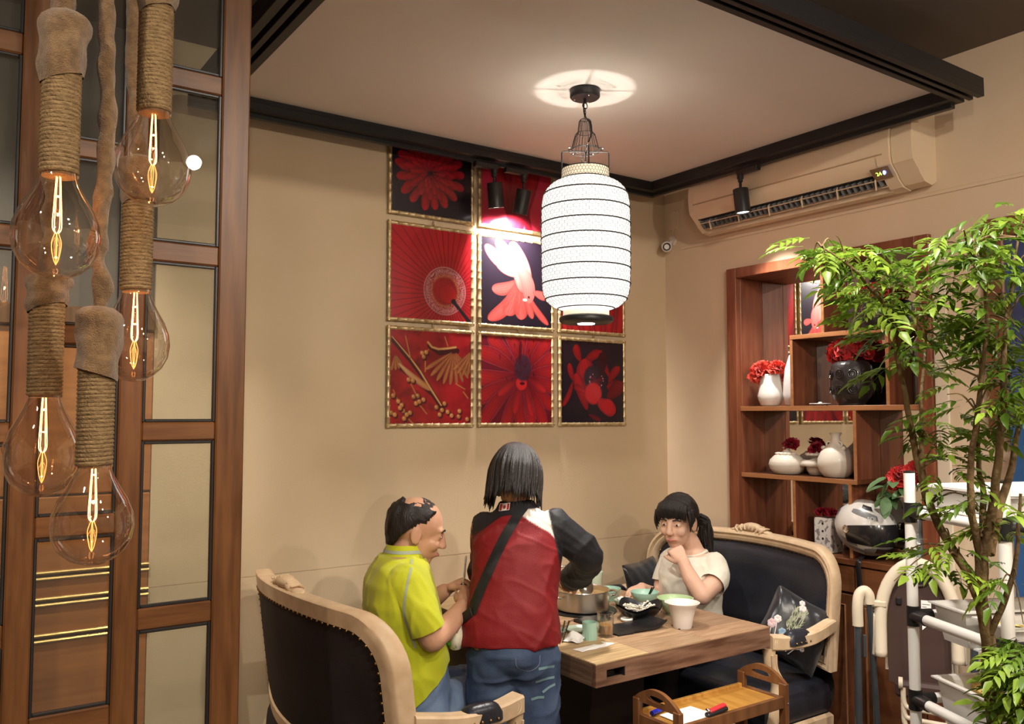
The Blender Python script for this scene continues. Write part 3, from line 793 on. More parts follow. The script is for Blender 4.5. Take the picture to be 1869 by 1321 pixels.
fin = MB().box((0, 0, 0), (.07, .004, .045), 0, rotm(0, -30, 0)).mesh('fin', mat('vent_fin', (.13, .13, .13), .5))
for k in range(34): share('fin', fin, ac, TM((XR - .118, yc + .075 + k * (ya - yc - .13) / 33, 2.660), (0, 0, R_(-20))))
O = Vector((XR - .165, yc + .01, 2.668)); dd = Vector((-.040, 0, .036)).normalized(); nn = Vector((-.036, 0, -.040)).normalized()
dp = MB(); dp.prism([(0, -.02), (.085, -.02), (.085, .042), (0, .042)], O + nn * .0035, Vector((0, 1, 0)), dd, nn * .002)
dpo = dp.make('display', mat('brown_smoked_plastic', (.22, .13, .06), .2, coat=.5), ac)
Md = Matrix((( 0, dd.x, nn.x), (-1, dd.y, nn.y), (0, dd.z, nn.z))).to_4x4()
Md.translation = O + nn * .0058 + Vector((0, 1, 0)) * .054 + dd * .012
textmesh('digits', '24', .026, Md, mat('green_led', (.2, .7, .1), .4, emis=(.55, 1, .12), es=3), dpo)
MB().ell(O + nn * .006 + Vector((0, .026, 0)) + dd * .016, (.007, .007, .012), seg=10, rings=6).make('indicator', mat('blue_led', (.1, .15, .9), .3, emis=(.12, .2, 1), es=9), dpo, 60)

# ---------------------------------------------------------------- security camera and wall box
cv = thing('security_camera', 'white bullet security camera in the wall corner', 'camera', (3.6, 3.53, 2.63))
wmt = mat('camera_white', (.7, .62, .55), .45)
MB().cyl((3.60, 3.535, 2.635), (3.585, 3.535, 2.635), .028, .026, 20).make('mount', wmt, cv, 40)
MB().tube(catmull([(3.587, 3.535, 2.635), (3.565, 3.535, 2.62), (3.545, 3.535, 2.605)], 4), .009, 8).make('arm', wmt, cv, 60)
d = Vector((-.55, -.62, -.28)).normalized(); M = alignz(d); c = Vector((3.553, 3.545, 2.607))
MB().lathe([(.001, -.03), (.026, -.028), (.03, -.015), (.03, .068), (.026, .07), (.024, .062), (.001, .062)], c, 24, M).make('housing', wmt, cv, 40)
lm = MB().lathe([(.001, .0625), (.022, .0625), (.022, .064), (.001, .064)], c, 20, M).make('lens_plate', black_sat, cv, 40)
MB().lathe([(.010, .0645), (.015, .0645), (.015, .066), (.010, .066)], c, 16, M).make('lens_ring', white_p, lm, 40)
MB().tube(catmull([(3.598, 3.53, 2.66), (3.593, 3.527, 2.69), (3.597, 3.522, 2.72)], 4), .003, 6).make('cable', wmt, cv, 60)
wbx = MB().bx(3.590, 3.6, 3.482, 3.548, 2.70, 2.81, .003).make('wall_box', plaster_r, None, None, origin=(3.6, 3.515, 2.70))
tag(wbx, 'small painted cover plate on the wall above the security camera', 'cover plate')
# ---------------------------------------------------------------- built-in display shelf with mirror back
sf = thing('display_shelf', 'reddish brown built-in display shelf with mirrored back', 'shelf', (3.7, 2.55, .955))
XF, XM = 3.585, 3.79
fr_v = mat('shelf_frame_wood', (.17, .048, .022), .35, col2=(.25, .082, .038), vs=5, stretch=(7, 7, .8), spec=.4)
def brd(name, x0, x1, y0, y1, z0, z1, m=None): return MB().bx(x0, x1, y0, y1, z0, z1, .002).make(name, m or shelf_wood, sf)
brd('frame_jamb', XF - .012, 3.612, 3.052, 3.116, .0, 2.405, fr_v); brd('frame_jamb', XF - .012, 3.612, 1.987, 2.050, .0, 2.405, fr_v)
brd('frame_head', XF - .012, 3.612, 2.050, 3.052, 2.352, 2.405, fr_v)
brd('side_lining', 3.612, XM, 3.052, 3.064, .955, 2.352, fr_v); brd('side_lining', 3.612, XM, 2.038, 2.050, .955, 2.352, fr_v)
brd('top_lining', 3.612, XM, 2.050, 3.052, 2.352, 2.364, shelf_wood)
MB().bx(XM, XM + .004, 2.040, 3.062, .955, 2.36).make('mirror', mirror_m, sf)
def shelf(y0, y1, z0, z1):
    b = brd('shelf_board', XF + .012, XM - .001, y0, y1, z0, z1)
    MB().bx(XF + .008, XF + .012, y0, y1, z0 - .001, z1 + .001, .001).make('edge_band', shelf_edge, b)
def divider(y, z0, z1, t=.014):
    b = brd('divider', XF + .013, XM - .001, y - t / 2, y + t / 2, z0, z1, fr_v)
    MB().bx(XF + .009, XF + .013, y - t / 2 - .001, y + t / 2 + .001, z0, z1, .001).make('edge_band', shelf_edge, b)
shelf(2.052, 3.050, 1.642, 1.664)
shelf(2.052, 2.729, 1.998, 2.018)
shelf(2.371, 3.050, 1.296, 1.316)
divider(2.722, 1.664, 1.998); divider(2.206, 1.664, 1.998); divider(2.537, 2.018, 2.352)
divider(2.378, 1.316, 1.642); divider(2.722, .955, 1.296); divider(2.410, .955, 1.296)

# base cabinet
cb = thing('base_cabinet', 'brown panelled cabinet below the display shelf', 'cabinet', (3.7, 2.55, 0))
cab_m = mat('cabinet_wood', (.10, .034, .014), .35, col2=(.16, .06, .025), vs=4, stretch=(6, 6, .8), spec=.4)
cab_h = mat('counter_wood', (.14, .05, .02), .3, col2=(.21, .08, .033), vs=4, stretch=(6, .8, 6), spec=.45)
MB().bx(3.566, XM + .005, 2.052, 3.050, .925, .955, .004).make('countertop', cab_h, cb)
MB().bx(3.592, XM, 2.052, 3.050, .06, .925, .002).make('carcass', cab_m, cb)
MB().bx(3.61, XM, 2.06, 3.04, .0, .06).make('plinth', black_m, cb)
for k in range(3):
    y0 = 2.056 + k * .331; y1 = y0 + .326
    MB().bx(3.576, 3.592, y0, y1, .80, .918, .003).make('drawer_front', cab_h, cb)
    d = MB(); fw = .05
    d.bx(3.576, 3.592, y0, y0 + fw, .08, .79, .003); d.bx(3.576, 3.592, y1 - fw, y1, .08, .79, .003)
    d.bx(3.576, 3.592, y0 + fw, y1 - fw, .74, .79, .003); d.bx(3.576, 3.592, y0 + fw, y1 - fw, .08, .13, .003)
    do = d.make('door', cab_m, cb)
    MB().bx(3.583, 3.591, y0 + fw, y1 - fw, .13, .74, .002).make('door_panel', cab_h, do)
    mb = MB(); yy0, yy1, z0, z1 = y0 + fw, y1 - fw, .13, .74
    mb.tube([(3.577, yy0, z0), (3.577, yy1, z0), (3.577, yy1, z1), (3.577, yy0, z1)], .006, 6, closed=True)
    mb.make('door_molding', mat('molding_wood', (.30, .13, .06), .35) if 'molding_wood' not in MATS else MATS['molding_wood'], do, 40)

# ---------------------------------------------------------------- vases and flowers
ceramic = mat('cream_ceramic', (.78, .72, .63), .45, spec=.4, coat=.15)
marble = mat('white_marble', (.82, .79, .75), .3, col2=(.70, .67, .64), vs=9, lo=.52, hi=.6, coat=.3)
white_glaze = mat('white_glaze', (.80, .79, .77), .25, coat=.4)
black_vase = mat('black_ceramic', (.016, .013, .014), .35, col2=(.035, .026, .024), vs=30, bump=.5, bs=26, coat=.2)
red_petal = mat('red_petal', (.50, .010, .014), .6, col2=(.72, .035, .03), vs=30, sheen=.2)
coral_petal = mat('coral_petal', (.68, .05, .03), .6, col2=(.80, .10, .06), vs=30, sheen=.2)
crim_petal = mat('crimson_petal', (.16, .003, .012), .55, col2=(.34, .01, .025), vs=30)
leaf_m = mat('silk_leaf', (.08, .17, .06), .5, col2=(.16, .28, .12), vs=12)
leaf_back = mat('stem_green', (.1, .2, .06), .6)
def flower(name, c, r, m, label, cat='flower', n=70, up=(0, 0, 1), group=None, tight=.0, seed=0, leaves=0):
    "ruffled artificial peony: cupped crinkled petals in rings round the centre"
    g = random.Random(seed + int(c[1] * 1000)); mb = MB(); M = alignz(up); c = Vector(c)
    for i in range(n):
        t = (i + .5) / n; ph = PI * (.06 + (.60 - .2 * tight) * t ** .75); az = i * 2.39996
        d = M @ Vector((math.sin(ph) * math.cos(az), math.sin(ph) * math.sin(az), math.cos(ph)))
        w = r * (.30 + .22 * t) * g.uniform(.8, 1.15); L = r * (.55 + .45 * t) * g.uniform(.85, 1.1)
        tan = d.cross(Vector((g.uniform(-1, 1), g.uniform(-1, 1), g.uniform(-1, 1)))).normalized(); bi = d.cross(tan)
        rows = 4; cols = 5; cu = g.uniform(.15, .4)
        def fn(u, v):
            a = (u - .5) * 2; k = w * (math.sin(PI * (.18 + .62 * v)) ** .8)
            rf = .09 * r * v * v * math.sin(a * 9 + i)
            return c + d * (L * (.25 + .75 * v) * (1 - .05 * a * a)) + tan * (a * k) + bi * (cu * w * (a * a - .4) * v + rf) + d * (rf * .8)
        mb.grid(cols, rows, fn)
    if leaves == 0:
        o = mb.make(name, m, None, 60, recalc=False, origin=c - M @ Vector((0, 0, r * .2)))
        return tag(o, label, cat, group)
    return mb
def vase(name, prof, loc, m, label, seg=36, rot=None, parts=None):
    n = len(prof); inn = [(max(r - .005, .002), z) for r, z in prof[::-1]]
    inn = [q for q in inn if q[1] > prof[0][1] + .006] + [(.001, prof[0][1] + .008)]
    full = [(.001, prof[0][1])] + prof + inn
    if not parts:
        o = MB().pot(full, loc, seg).make(name, m, None, 60, origin=loc); return tag(o, label, 'vase')
    t = thing(name, label, 'vase', loc); MB().pot(full, loc, seg).make('vessel', m, t, 60); parts(t, Vector(loc)); return t
G = 'red silk flowers on the display shelf'
z1 = 1.665
vase('marble_vase', [(.035, 0), (.05, .006), (.062, .035), (.066, .055), (.062, .075), (.052, .135), (.047, .168)], (3.675, 2.918, z1), marble, 'white marble vase holding coral peonies on the middle shelf')
flower('peony', (3.655, 2.965, 1.852), .078, coral_petal, 'big coral peony drooping over the rim of the marble vase', seed=1, up=(-.5, .35, .75), group=G)
flower('peony', (3.675, 2.868, 1.868), .058, coral_petal, 'smaller coral peony on the side of the marble vase nearest the tall white vase', seed=2, up=(-.2, -.3, .9), group=G)
vase('white_vase', [(.03, 0), (.044, .01), (.050, .06), (.048, .12), (.040, .19), (.026, .235), (.018, .262)], (3.69, 2.786, z1), white_glaze, 'tall plain white vase half hidden by the shelf divider')
def embossed(t, loc):
    r = .0975
    for k in range(10):
        a = 2 * PI * k / 10
        for z, s in ((.075, .020), (.150, .020)):
            for rr in (s, s * .55):
                pts = [(loc.x + (r + .002) * math.cos(a + rr / r * math.cos(t_)), loc.y + (r + .002) * math.sin(a + rr / r * math.cos(t_)), loc.z + z + rr * math.sin(t_)) for t_ in np.linspace(0, 2 * PI, 13)[:-1]]
                MB().tube(pts, .0022, 5, closed=True).make('embossed_ring', black_vase, t, 60)
bp = [(.055, 0), (.062, .004), (.062, .012), (.078, .028), (.092, .052), (.0975, .085), (.0975, .160), (.092, .190), (.078, .208), (.062, .215)]
vase('black_vase', bp, (3.690, 2.45, z1), black_vase, 'large black embossed vase with red flowers on the middle shelf', parts=embossed)
flower('silk_flower', (3.672, 2.498, 1.937), .082, red_petal, 'big round red flower head in the large black vase', seed=3, n=110, up=(-.4, .2, .9), tight=-.3, group=G)
flower('silk_flower', (3.735, 2.408, 1.935), .06, red_petal, 'smaller red flower head close to the mirror in the large black vase', seed=4, n=80, up=(.1, -.3, .9), tight=-.3, group=G)
vase('black_vase', [(.04, 0), (.05, .004), (.068, .022), (.076, .05), (.076, .12), (.070, .145), (.055, .155)], (3.690, 2.33, 2.019), black_vase, 'small black vase on the top shelf behind the tree branches')
flower('silk_flower', (3.665, 2.378, 2.195), .062, red_petal, 'red flower head in the small black vase on the top shelf', seed=5, n=80, up=(-.3, .5, .7), tight=-.2, group=G)
flower('silk_flower', (3.70, 2.30, 2.215), .05, red_petal, 'red bloom at the mirror side of the small black vase on top', seed=15, n=60, up=(.1, -.3, .9), group=G)
# small dish with lid on middle shelf
sd = thing('white_dish', 'small flat white dish beside the large black vase', 'dish', (3.67, 2.615, z1))
MB().pot([(.001, 0), (.03, 0), (.052, .010), (.050, .012), (.028, .004), (.001, .004)], (3.67, 2.615, z1), 24).make('saucer', white_glaze, sd, 60)
MB().ell((3.665, 2.61, z1 + .012), (.012, .012, .008), seg=10, rings=6).make('charm', ceramic, sd, 60)
z2 = 1.317
def relief(t, loc):
    for k in range(3):
        a = PI + .55 * (k - 1) + .1
        mb = MB(); mb.ell(loc + Vector((.074 * math.cos(a), .074 * math.sin(a), .062)), (.014, .020, .040), alignz((math.cos(a), math.sin(a), .55)) @ rotm(0, 90, 0), 12, 8); mb.make('petal_relief', ceramic, t, 60)
    for k in range(7):
        a = PI + .45 * (k - 3); MB().ell(loc + Vector((.045 * math.cos(a), .045 * math.sin(a), .105)), (.014, .016, .008), None, 10, 6).make('blossom_relief', ceramic, t, 60)
sqp = [(.05, 0), (.066, .005), (.085, .028), (.092, .05), (.085, .074), (.062, .096), (.034, .110), (.018, .118), (.016, .130), (.024, .138)]
vase('squat_vase', sqp, (3.68, 2.825, z2), ceramic, 'squat cream vase with leaf relief and one red rose', parts=relief)
flower('rose', (3.685, 2.80, 1.470), .048, crim_petal, 'dark red rose leaning out of the foremost squat vase', seed=6, n=46, up=(-.5, -.2, .85), tight=.6, group=G)
vase('squat_vase', [(r * .6, z * .8) for r, z in sqp], (3.735, 2.683, z2), ceramic, 'small copy of the squat cream vase standing in for its mirror reflection', parts=relief)  # extra vase stands in for the first one's reflection in the mirror
flower('rose', (3.725, 2.685, 1.452), .045, crim_petal, 'very dark red rose between the squat vase and bottle vase', seed=7, n=46, up=(-.5, .3, .8), tight=.6, group=G)
def ears(t, loc):
    for s in (1, -1):
        c0 = loc + Vector((-.012, s * .030, .160)); MB().tube([c0 + Vector((0, s * .013 * math.cos(q), .013 * math.sin(q))) for q in np.linspace(0, 2 * PI, 15)[:-1]], .0052, 8, closed=True).make('loop_handle', ceramic, t, 60)
        MB().ell(loc + Vector((-.018, s * .052, .140)), (.014, .018, .012), rotm(20 * s, 0, 0), 12, 8).make('shoulder_bud', ceramic, t, 60)
vase('bottle_vase', [(.05, 0), (.058, .004), (.078, .03), (.088, .062), (.086, .090), (.070, .125), (.045, .152), (.024, .170), (.020, .195), (.028, .213), (.033, .216)], (3.69, 2.545, z2), ceramic, 'round cream bottle vase with loop handles', parts=ears)
# low counter things
zc = .956
fb = thing('flower_box', 'white patterned box holding dark red roses beside the helmet', 'box', (3.67, 2.575, zc))
pat = mat('patterned_card', (.74, .72, .7), .6, col2=(.25, .24, .25), vs=45, lo=.56, hi=.6)
MB().bx(3.625, 3.715, 2.535, 2.632, zc, zc + .165, .003).make('carton', pat, fb)
for k in range(4):
    MB().ell((3.6245, 2.583, zc + .03 + k * .036), (.001, .006, .006), None, 10, 6).make('dot', black_m, fb)
for q, (yy, xx) in enumerate(((2.61, 3.655), (2.58, 3.68), (2.55, 3.655))):
    flower('rose', (xx, yy, zc + .19), .036, crim_petal, ['dark red rose at the mirror-frame end of the patterned box', 'dark red rose in the middle of the patterned box', 'dark red rose of the patterned box touching the helmet'][q], seed=8 + q, n=40, tight=.5, group='roses in the patterned box')
vase('black_vase', [(.034, 0), (.045, .01), (.055, .06), (.058, .14), (.052, .22), (.038, .26)], (3.728, 2.150, zc), black_vase, 'black vase with red flowers and green leaves behind the helmet')
flower('silk_flower', (3.66, 2.20, 1.345), .075, red_petal, 'red flower head above the helmet nearest the shelf mirror', seed=11, n=90, up=(-.4, .3, .8), tight=-.3, group=G)
flower('silk_flower', (3.66, 2.115, 1.375), .07, red_petal, 'red flower head above the helmet nearest the shelf side', seed=12, n=90, up=(-.4, -.2, .9), tight=-.3, group=G)
sp = thing('leaf_spray', 'green silk leaves hanging out of the black vase above the helmet', 'leaves', (3.66, 2.2, 1.18))
def leafmesh(L, w, m, fold=.25, curl=.3, nm='leaf'):
    def fn(u, v):
        a = (u - .5) * 2; k = w * math.sin(PI * min(1, v * .93 + .04)) ** .8
        return Vector((a * k, L * v, -curl * L * v * v + fold * abs(a) * k))
    return MB().grid(3, 7, fn).mesh(nm, m, 60, recalc=False)
lf = leafmesh(.075, .022, leaf_m)
for k in range(14):
    a = rnd.uniform(-1.0, 1.6); share('leaf', lf, sp, TM((3.60 + rnd.uniform(-.03, .06), 2.225 + rnd.uniform(-.07, .05), 1.285 + rnd.uniform(-.05, .05)), (rnd.uniform(-.9, .1), rnd.uniform(-.4, .4), PI / 2 + a), rnd.uniform(.8, 1.25)))
MB().tube(catmull([(3.69, 2.18, 1.16), (3.66, 2.21, 1.24), (3.61, 2.25, 1.27), (3.585, 2.27, 1.22)], 5), .003, 6).make('stem', leaf_back, sp, 60)
gv = thing('grey_ornament', 'grey blue carved ceramic ornament at the end of the counter', 'ornament', (3.632, 2.106, zc))
gm = mat('grey_celadon', (.22, .27, .29), .25, col2=(.32, .37, .38), vs=20, coat=.5, bump=.4, bs=18)
MB().lathe([(.001, 0), (.05, 0), (.058, .03), (.056, .09), (.045, .125), (.03, .14), (.028, .15), (.04, .175), (.043, .2), (.034, .23), (.012, .245), (.001, .247)], (3.632, 2.106, zc), 28).make('figure', gm, gv, 60)
for k in range(4): MB().ell((3.632 - .05, 2.106 + .03 * math.cos(k * 1.6), zc + .045 + .035 * (k % 2)), (.012, .018, .018), None, 10, 6).make('carved_fruit', gm, gv, 60)

# ---------------------------------------------------------------- helmet
hl = thing('motorcycle_helmet', 'white and grey full-face motorcycle helmet with dark visor', 'helmet', (3.655, 2.37, zc))
hs = mat('helmet_shell', (.74, .72, .68), .25, coat=.8)
hg = mat('helmet_grey', (.20, .21, .22), .3, coat=.8)
hd = mat('helmet_dark', (.015, .015, .017), .25, coat=.5)
hc = Vector((3.655, 2.375, zc + .135))
# local frame: forward f points along -Y and a little towards the room
fz = R_(-90 - 22); HM = Matrix.Rotation(fz, 3, 'Z') @ Matrix.Rotation(R_(7), 3, 'Y')
def hp(th, ph, k=1.0):
    "shell point: th azimuth from the front, ph elevation"
    x = .172 * math.cos(ph) * math.cos(th); y = .122 * math.cos(ph) * math.sin(th); z = .135 * math.sin(ph)
    if x < 0: x *= .93
    if z < 0:
        q = -z / .135
        if x > 0: x *= 1 + .10 * q * (1 - q * .4); y *= 1 - .12 * q
        else: x *= 1 - .12 * q; y *= 1 - .12 * q
        z *= .90
    return hc + HM @ (Vector((x, y, z)) * k)
def shell(t0, t1, p0, p1, k=1.0, nu=36, nv=22, pf=None):
    return MB().grid(nu, nv, lambda u, v: hp(t0 + (t1 - t0) * u, (pf(u)[0] + (pf(u)[1] - pf(u)[0]) * v) if pf else p0 + (p1 - p0) * v, k))
MB().grid(56, 30, lambda u, v: hp(2 * PI * u, R_(-58) + R_(148) * v), closeu=False).make('shell', hs, hl, 179)
vis = lambda u: (R_(-20 - 4 * abs(u - .5) * 2), R_(24 - 14 * (abs(u - .5) * 2) ** 2))
shell(R_(-82), R_(82), 0, 0, 1.022, 40, 16, vis).make('visor', hd, hl, 179)
shell(R_(-48), R_(48), R_(-55), R_(-22), 1.018, 30, 10, lambda u: (R_(-52), R_(-22 - 10 * (abs(u - .5) * 2) ** 2))).make('chin_bar', hg, hl, 179)
shell(R_(-24), R_(24), 0, 0, 1.026, 16, 8, lambda u: (R_(-40), R_(-26))).make('chin_vent', hd, hl, 179)
for s in (1, -1):
    gp = []
    shell(R_(62) * s, R_(150) * s, 0, 0, 1.010, 22, 6, lambda u: (R_(-30 + 4 * u), R_(-22 + 18 * u))).make('grey_stripe', hg, hl, 179)
    shell(R_(40) * s, R_(120) * s, 0, 0, 1.014, 22, 6, lambda u: (R_(-46 + 8 * u), R_(-38 + 14 * u))).make('grey_stripe', hg, hl, 179)
    shell(R_(20) * s, R_(80) * s, 0, 0, 1.012, 16, 6, lambda u: (R_(30 + 10 * u), R_(40 + 22 * u - 14 * u * u))).make('grey_patch', hg, hl, 179)
    shell(R_(28) * s, R_(58) * s, 0, 0, 1.022, 10, 5, lambda u: (R_(50 + 4 * u), R_(60 + 4 * u))).make('top_vent', hd, hl, 179)
    shell(R_(120) * s, R_(165) * s, 0, 0, 1.012, 14, 6, lambda u: (R_(20 + 8 * u), R_(34 + 8 * u))).make('grey_patch', hg, hl, 179)
    c0 = hp(R_(80) * s, R_(4), 1.02); dn = (c0 - hc).normalized()
    MB().lathe([(.001, .0), (.018, .0), (.018, .006), (.012, .009), (.001, .009)], c0 - dn * .002, 18, alignz(dn)).make('visor_pivot', chrome, hl, 40)
MB().grid(40, 3, lambda u, v: hp(2 * PI * u, R_(-58) - R_(4) * v, 1.0)).make('edge_trim', hd, hl, 179)
# lettering on the brow
b0 = hp(R_(-32), R_(33), 1.03); nb = (b0 - hc).normalized(); rt = Vector((0, 0, 1)).cross(nb).normalized(); ub = nb.cross(rt)
ML = Matrix((rt, ub, nb)).transposed().to_4x4(); ML.translation = b0
textmesh('lettering', 'SOL', .024, ML, mat('helmet_letter', (.75, .75, .73), .4), hl)
st = MB(); st.tube(catmull([(3.60, 2.355, .972), (3.566, 2.352, .958), (3.556, 2.35, .93), (3.556, 2.347, .88), (3.558, 2.343, .80)], 6), .013, 8, flat=(1, .18), up=(0, 1, 0))
sto = st.make('chin_strap', hd, hl, 60)
MB().ell((3.552, 2.342, .808), (.004, .009, .009), None, 12, 8).make('strap_button', mat('yellow_button', (.8, .6, .05), .4), sto, 60)

# ---------------------------------------------------------------- far wall picture and blue banner by the frame edge
pf = thing('framed_picture', 'large dark blue picture in a wide brown frame behind the tree', 'picture', (3.6, 1.35, 1.55))
bfm = mat('brown_frame', (.14, .05, .02), .4, col2=(.2, .08, .03), vs=6)
for y0, y1, z0, z1 in ((1.675, 1.755, 1.55, 2.418), (.95, 1.03, 1.55, 2.418), (1.03, 1.675, 2.338, 2.418), (1.03, 1.675, 1.55, 1.63)):
    MB().bx(3.565, 3.6, y0, y1, z0, z1, .006).make('frame_bar', bfm, pf)
MB().bx(3.58, 3.59, 1.03, 1.675, 1.63, 2.338).make('canvas', mat('dark_blue_canvas', (.03, .035, .09), .5, col2=(.05, .08, .22), vs=5), pf)
bn = thing('blue_banner', 'tall plain blue banner standing against the wall behind the tree', 'banner', (3.5, 1.5, 0))
MB().bx(3.49, 3.50, 1.20, 1.637, .06, 1.69, .002).make('sheet', mat('blue_fabric', (.02, .08, .22), .7), bn)
MB().bx(3.44, 3.56, 1.19, 1.645, 0, .05, .008).make('foot', black_sat, bn)
MB().cyl((3.505, 1.37, .04), (3.505, 1.37, 1.69), .008, .008, 8).make('pole', chrome, bn, 60)
# ---------------------------------------------------------------- settees
cream_wood = mat('cream_carved_wood', (.58, .41, .25), .45, col2=(.66, .49, .32), vs=8, stretch=(3, 3, 3), bump=.04, bs=40, spec=.4)
leather = mat('black_leather', (.014, .015, .022), .33, col2=(.022, .024, .034), vs=6, bump=.12, bs=90, spec=.5)
back_cloth = mat('dark_back_cloth', (.02, .016, .016), .75, col2=(.028, .022, .022), vs=5, bump=.1, bs=300, spec=.25)
stud_m = mat('brass_stud', (.32, .2, .08), .35, .9)
def settee(label, loc, rotz):
    "local: +x forward, y along the width, origin on the floor under the back centre"
    t = thing('settee', label, 'sofa', loc, rotz, 'carved settees at the table')
    HW = .590; ZT, ZB = 1.010, .50
    def bow(y): return .36 * y * y
    def pos(y, z, d=0.):
        "a point on the back sheet; d = offset along the sheet normal (forward)"
        lean = -(z - .5) * .13
        return Vector((bow(y) + lean + d, y, z))
    def outline(mx, zt, zb, r, n=10, arch=.02):
        pts = []
        xs = np.linspace(-mx + r, mx - r, 25)
        top = [(y, zt + arch * (1 - (y / mx) ** 2)) for y in xs]
        e0 = top[0][1]
        left = [(-mx + r - r * math.sin(a), e0 - r + r * math.cos(a)) for a in np.linspace(PI / 2, 0, n)[:-1]]
        right = [(mx - r + r * math.sin(a), e0 - r + r * math.cos(a)) for a in np.linspace(0, PI / 2, n)[1:]]
        lo_l = [(-mx, z) for z in np.linspace(zb, e0 - r, 7)[:-1]]
        lo_r = [(mx, z) for z in np.linspace(e0 - r, zb, 7)[1:]]
        bot = [(y, zb) for y in np.linspace(mx, -mx, 17)[1:-1]]
        return lo_l + left + top + right + lo_r + bot
    A = outline(HW, ZT, ZB, .17); B = outline(HW - .055, ZT - .058, ZB + .052, .125)
    mid = [((a[0] + b[0]) / 2, (a[1] + b[1]) / 2) for a, b in zip(A, B)]
    n = len(A)
    # carved frame ring: a closed band swept round the outline with a rounded section
    secd = [(0., -.030), (.08, -.036), (.5, -.036), (.92, -.036), (1., -.030), (1., .012), (.85, .026), (.62, .030), (.5, .024), (.3, .034), (.08, .028), (0., .016)]
    mb = MB(); vs = []; fs = []; m = len(secd)
    for a, b in zip(A, B):
        for f, d in secd: vs.append(pos(a[0] + (b[0] - a[0]) * f, a[1] + (b[1] - a[1]) * f, d))
    for i in range(n):
        j = (i + 1) % n
        for k in range(m):
            k2 = (k + 1) % m; fs.append((i * m + k, j * m + k, j * m + k2, i * m + k2))
    M0 = wmat(t)
    def fin(mb, name, mt, par=t, sm=45): mb.xf(M0); return mb.make(name, mt, par, sm)
    bf = fin(mb.add(vs, fs), 'back_frame', cream_wood)
    # crest carving on the top rail
    mb = MB(); ztop = ZT + .02
    mb.ell(pos(0, ztop + .018, 0), (.030, .060, .024), None, 18, 10)
    for s in (1, -1):
        mb.ell(pos(s * .060, ztop + .010, 0), (.028, .038, .017), rotm(-18 * s, 0, 0), 14, 8); mb.ell(pos(s * .100, ztop + .0, 0), (.024, .034, .010), rotm(-8 * s, 0, 0), 12, 8)
    fin(mb, 'crest', cream_wood, bf, 60)
    for k in range(7):
        y = (k - 3) * .022; mb = MB(); p = pos(y, ztop + .034 - abs(k - 3) * .006, 0)
        mb.tube([p + Vector((.030, 0, -.022)), p + Vector((.026, y * .3, -.006)), p + Vector((.008, y * .4, .004)), p + Vector((-.02, y * .4, 0))], [.005, .006, .006, .004], 8); fin(mb, 'shell_flute', cream_wood, bf, 60)
    # upholstery panels, front padded and rear flat
    def pad(off, bulge, name, mt, thick):
        mb = MB(); cy, cz = 0, (ZT + ZB) / 2; rings = 9; vs = []; fs = []
        for q in range(rings):
            f = q / (rings - 1)
            for b in B:
                y, z = cy + (b[0] * 1.006 - cy) * (1 - f), cz + (b[1] - cz) * 1.004 * (1 - f)
                h = bulge * (1 - (1 - min(1, f * 2.2)) ** 2)
                vs.append(pos(y, z, off + h))
        for q in range(rings - 1):
            for i in range(n):
                j = (i + 1) % n; fs.append((q * n + i, q * n + j, (q + 1) * n + j, (q + 1) * n + i))
        return fin(mb.add(vs, fs), name, mt, t, 179)
    pad(.006, .038, 'back_cushion', leather, 0); pad(-.028, -.006, 'rear_panel', back_cloth, 0)
    sm = MB().ell((0, 0, 0), .0052, seg=6, rings=4).mesh('stud', stud_m, 60)
    def studs(d, step=.026):
        acc = 0.; last = None
        for i in range(n + 1):
            b = B[i % n]; p = pos(b[0] * .996, b[1], d)
            if last is None: last = p; continue
            L = (p - last).length; x = step - acc
            while x <= L:
                q = last + (p - last) * (x / L)
                if q.z > ZB + .06: share('stud', sm, t, M0 @ Matrix.Translation(q))
                x += step
            acc = (acc + L) % step; last = p
    studs(.010, .030); studs(-.034, .030)
    # seat
    def seatout(k=1.0, f=.60):
        return [(bow(y) + .0, y) for y in np.linspace(-.56 * k, .56 * k, 13)] + [(f - .05 + .04 * math.cos(y / .56 * PI / 2) * 1.0, y) for y in np.linspace(.56 * k, -.56 * k, 17)]
    so = seatout(); mb = MB(); vs = []; fs = []; ns = len(so); lev = [(.315, .985), (.33, 1.0), (.40, 1.012), (.435, 1.0), (.455, .95), (.465, .8), (.468, .4)]
    for z, k in lev:
        for x, y in so: vs.append(Vector((.30 + (x - .30) * k, y * k, z)))
    for q in range(len(lev) - 1):
        for i in range(ns):
            j = (i + 1) % ns; fs.append((q * ns + i, q * ns + j, (q + 1) * ns + j, (q + 1) * ns + i))
    fs.append(tuple((len(lev) - 1) * ns + i for i in range(ns)))
    fin(mb.add(vs, fs), 'seat_cushion', leather, t, 50)
    # lower back pad below the back frame
    mb = MB(); mb.grid(13, 7, lambda u, v: Vector((bow((u - .5) * 1.1) - .015 - .035 * math.sin(PI * v), (u - .5) * 1.1, .33 + .17 * v))); fin(mb, 'lower_back_pad', back_cloth, t, 179)
    # seat rail, scalloped
    def rail(z0, z1):
        vs = []; fs = []
        for i, (x, y) in enumerate(so):
            fr = i >= 13
            drop = .018 * (1 + math.cos(y / .56 * PI * 2)) * .5 if fr else 0
            for dx, z in ((1.0, z0 + drop), (1.028, z0 + drop + .01), (1.03, z1 - .01), (1.0, z1)): vs.append(Vector((.30 + (x - .30) * dx, y * dx, z)))
        for i in range(ns):
            j = (i + 1) % ns
            for k in range(4):
                k2 = (k + 1) % 4; fs.append((i * 4 + k, j * 4 + k, j * 4 + k2, i * 4 + k2))
        return MB().add(vs, fs)
    fin(rail(.255, .320), 'seat_rail', cream_wood, t, 40)
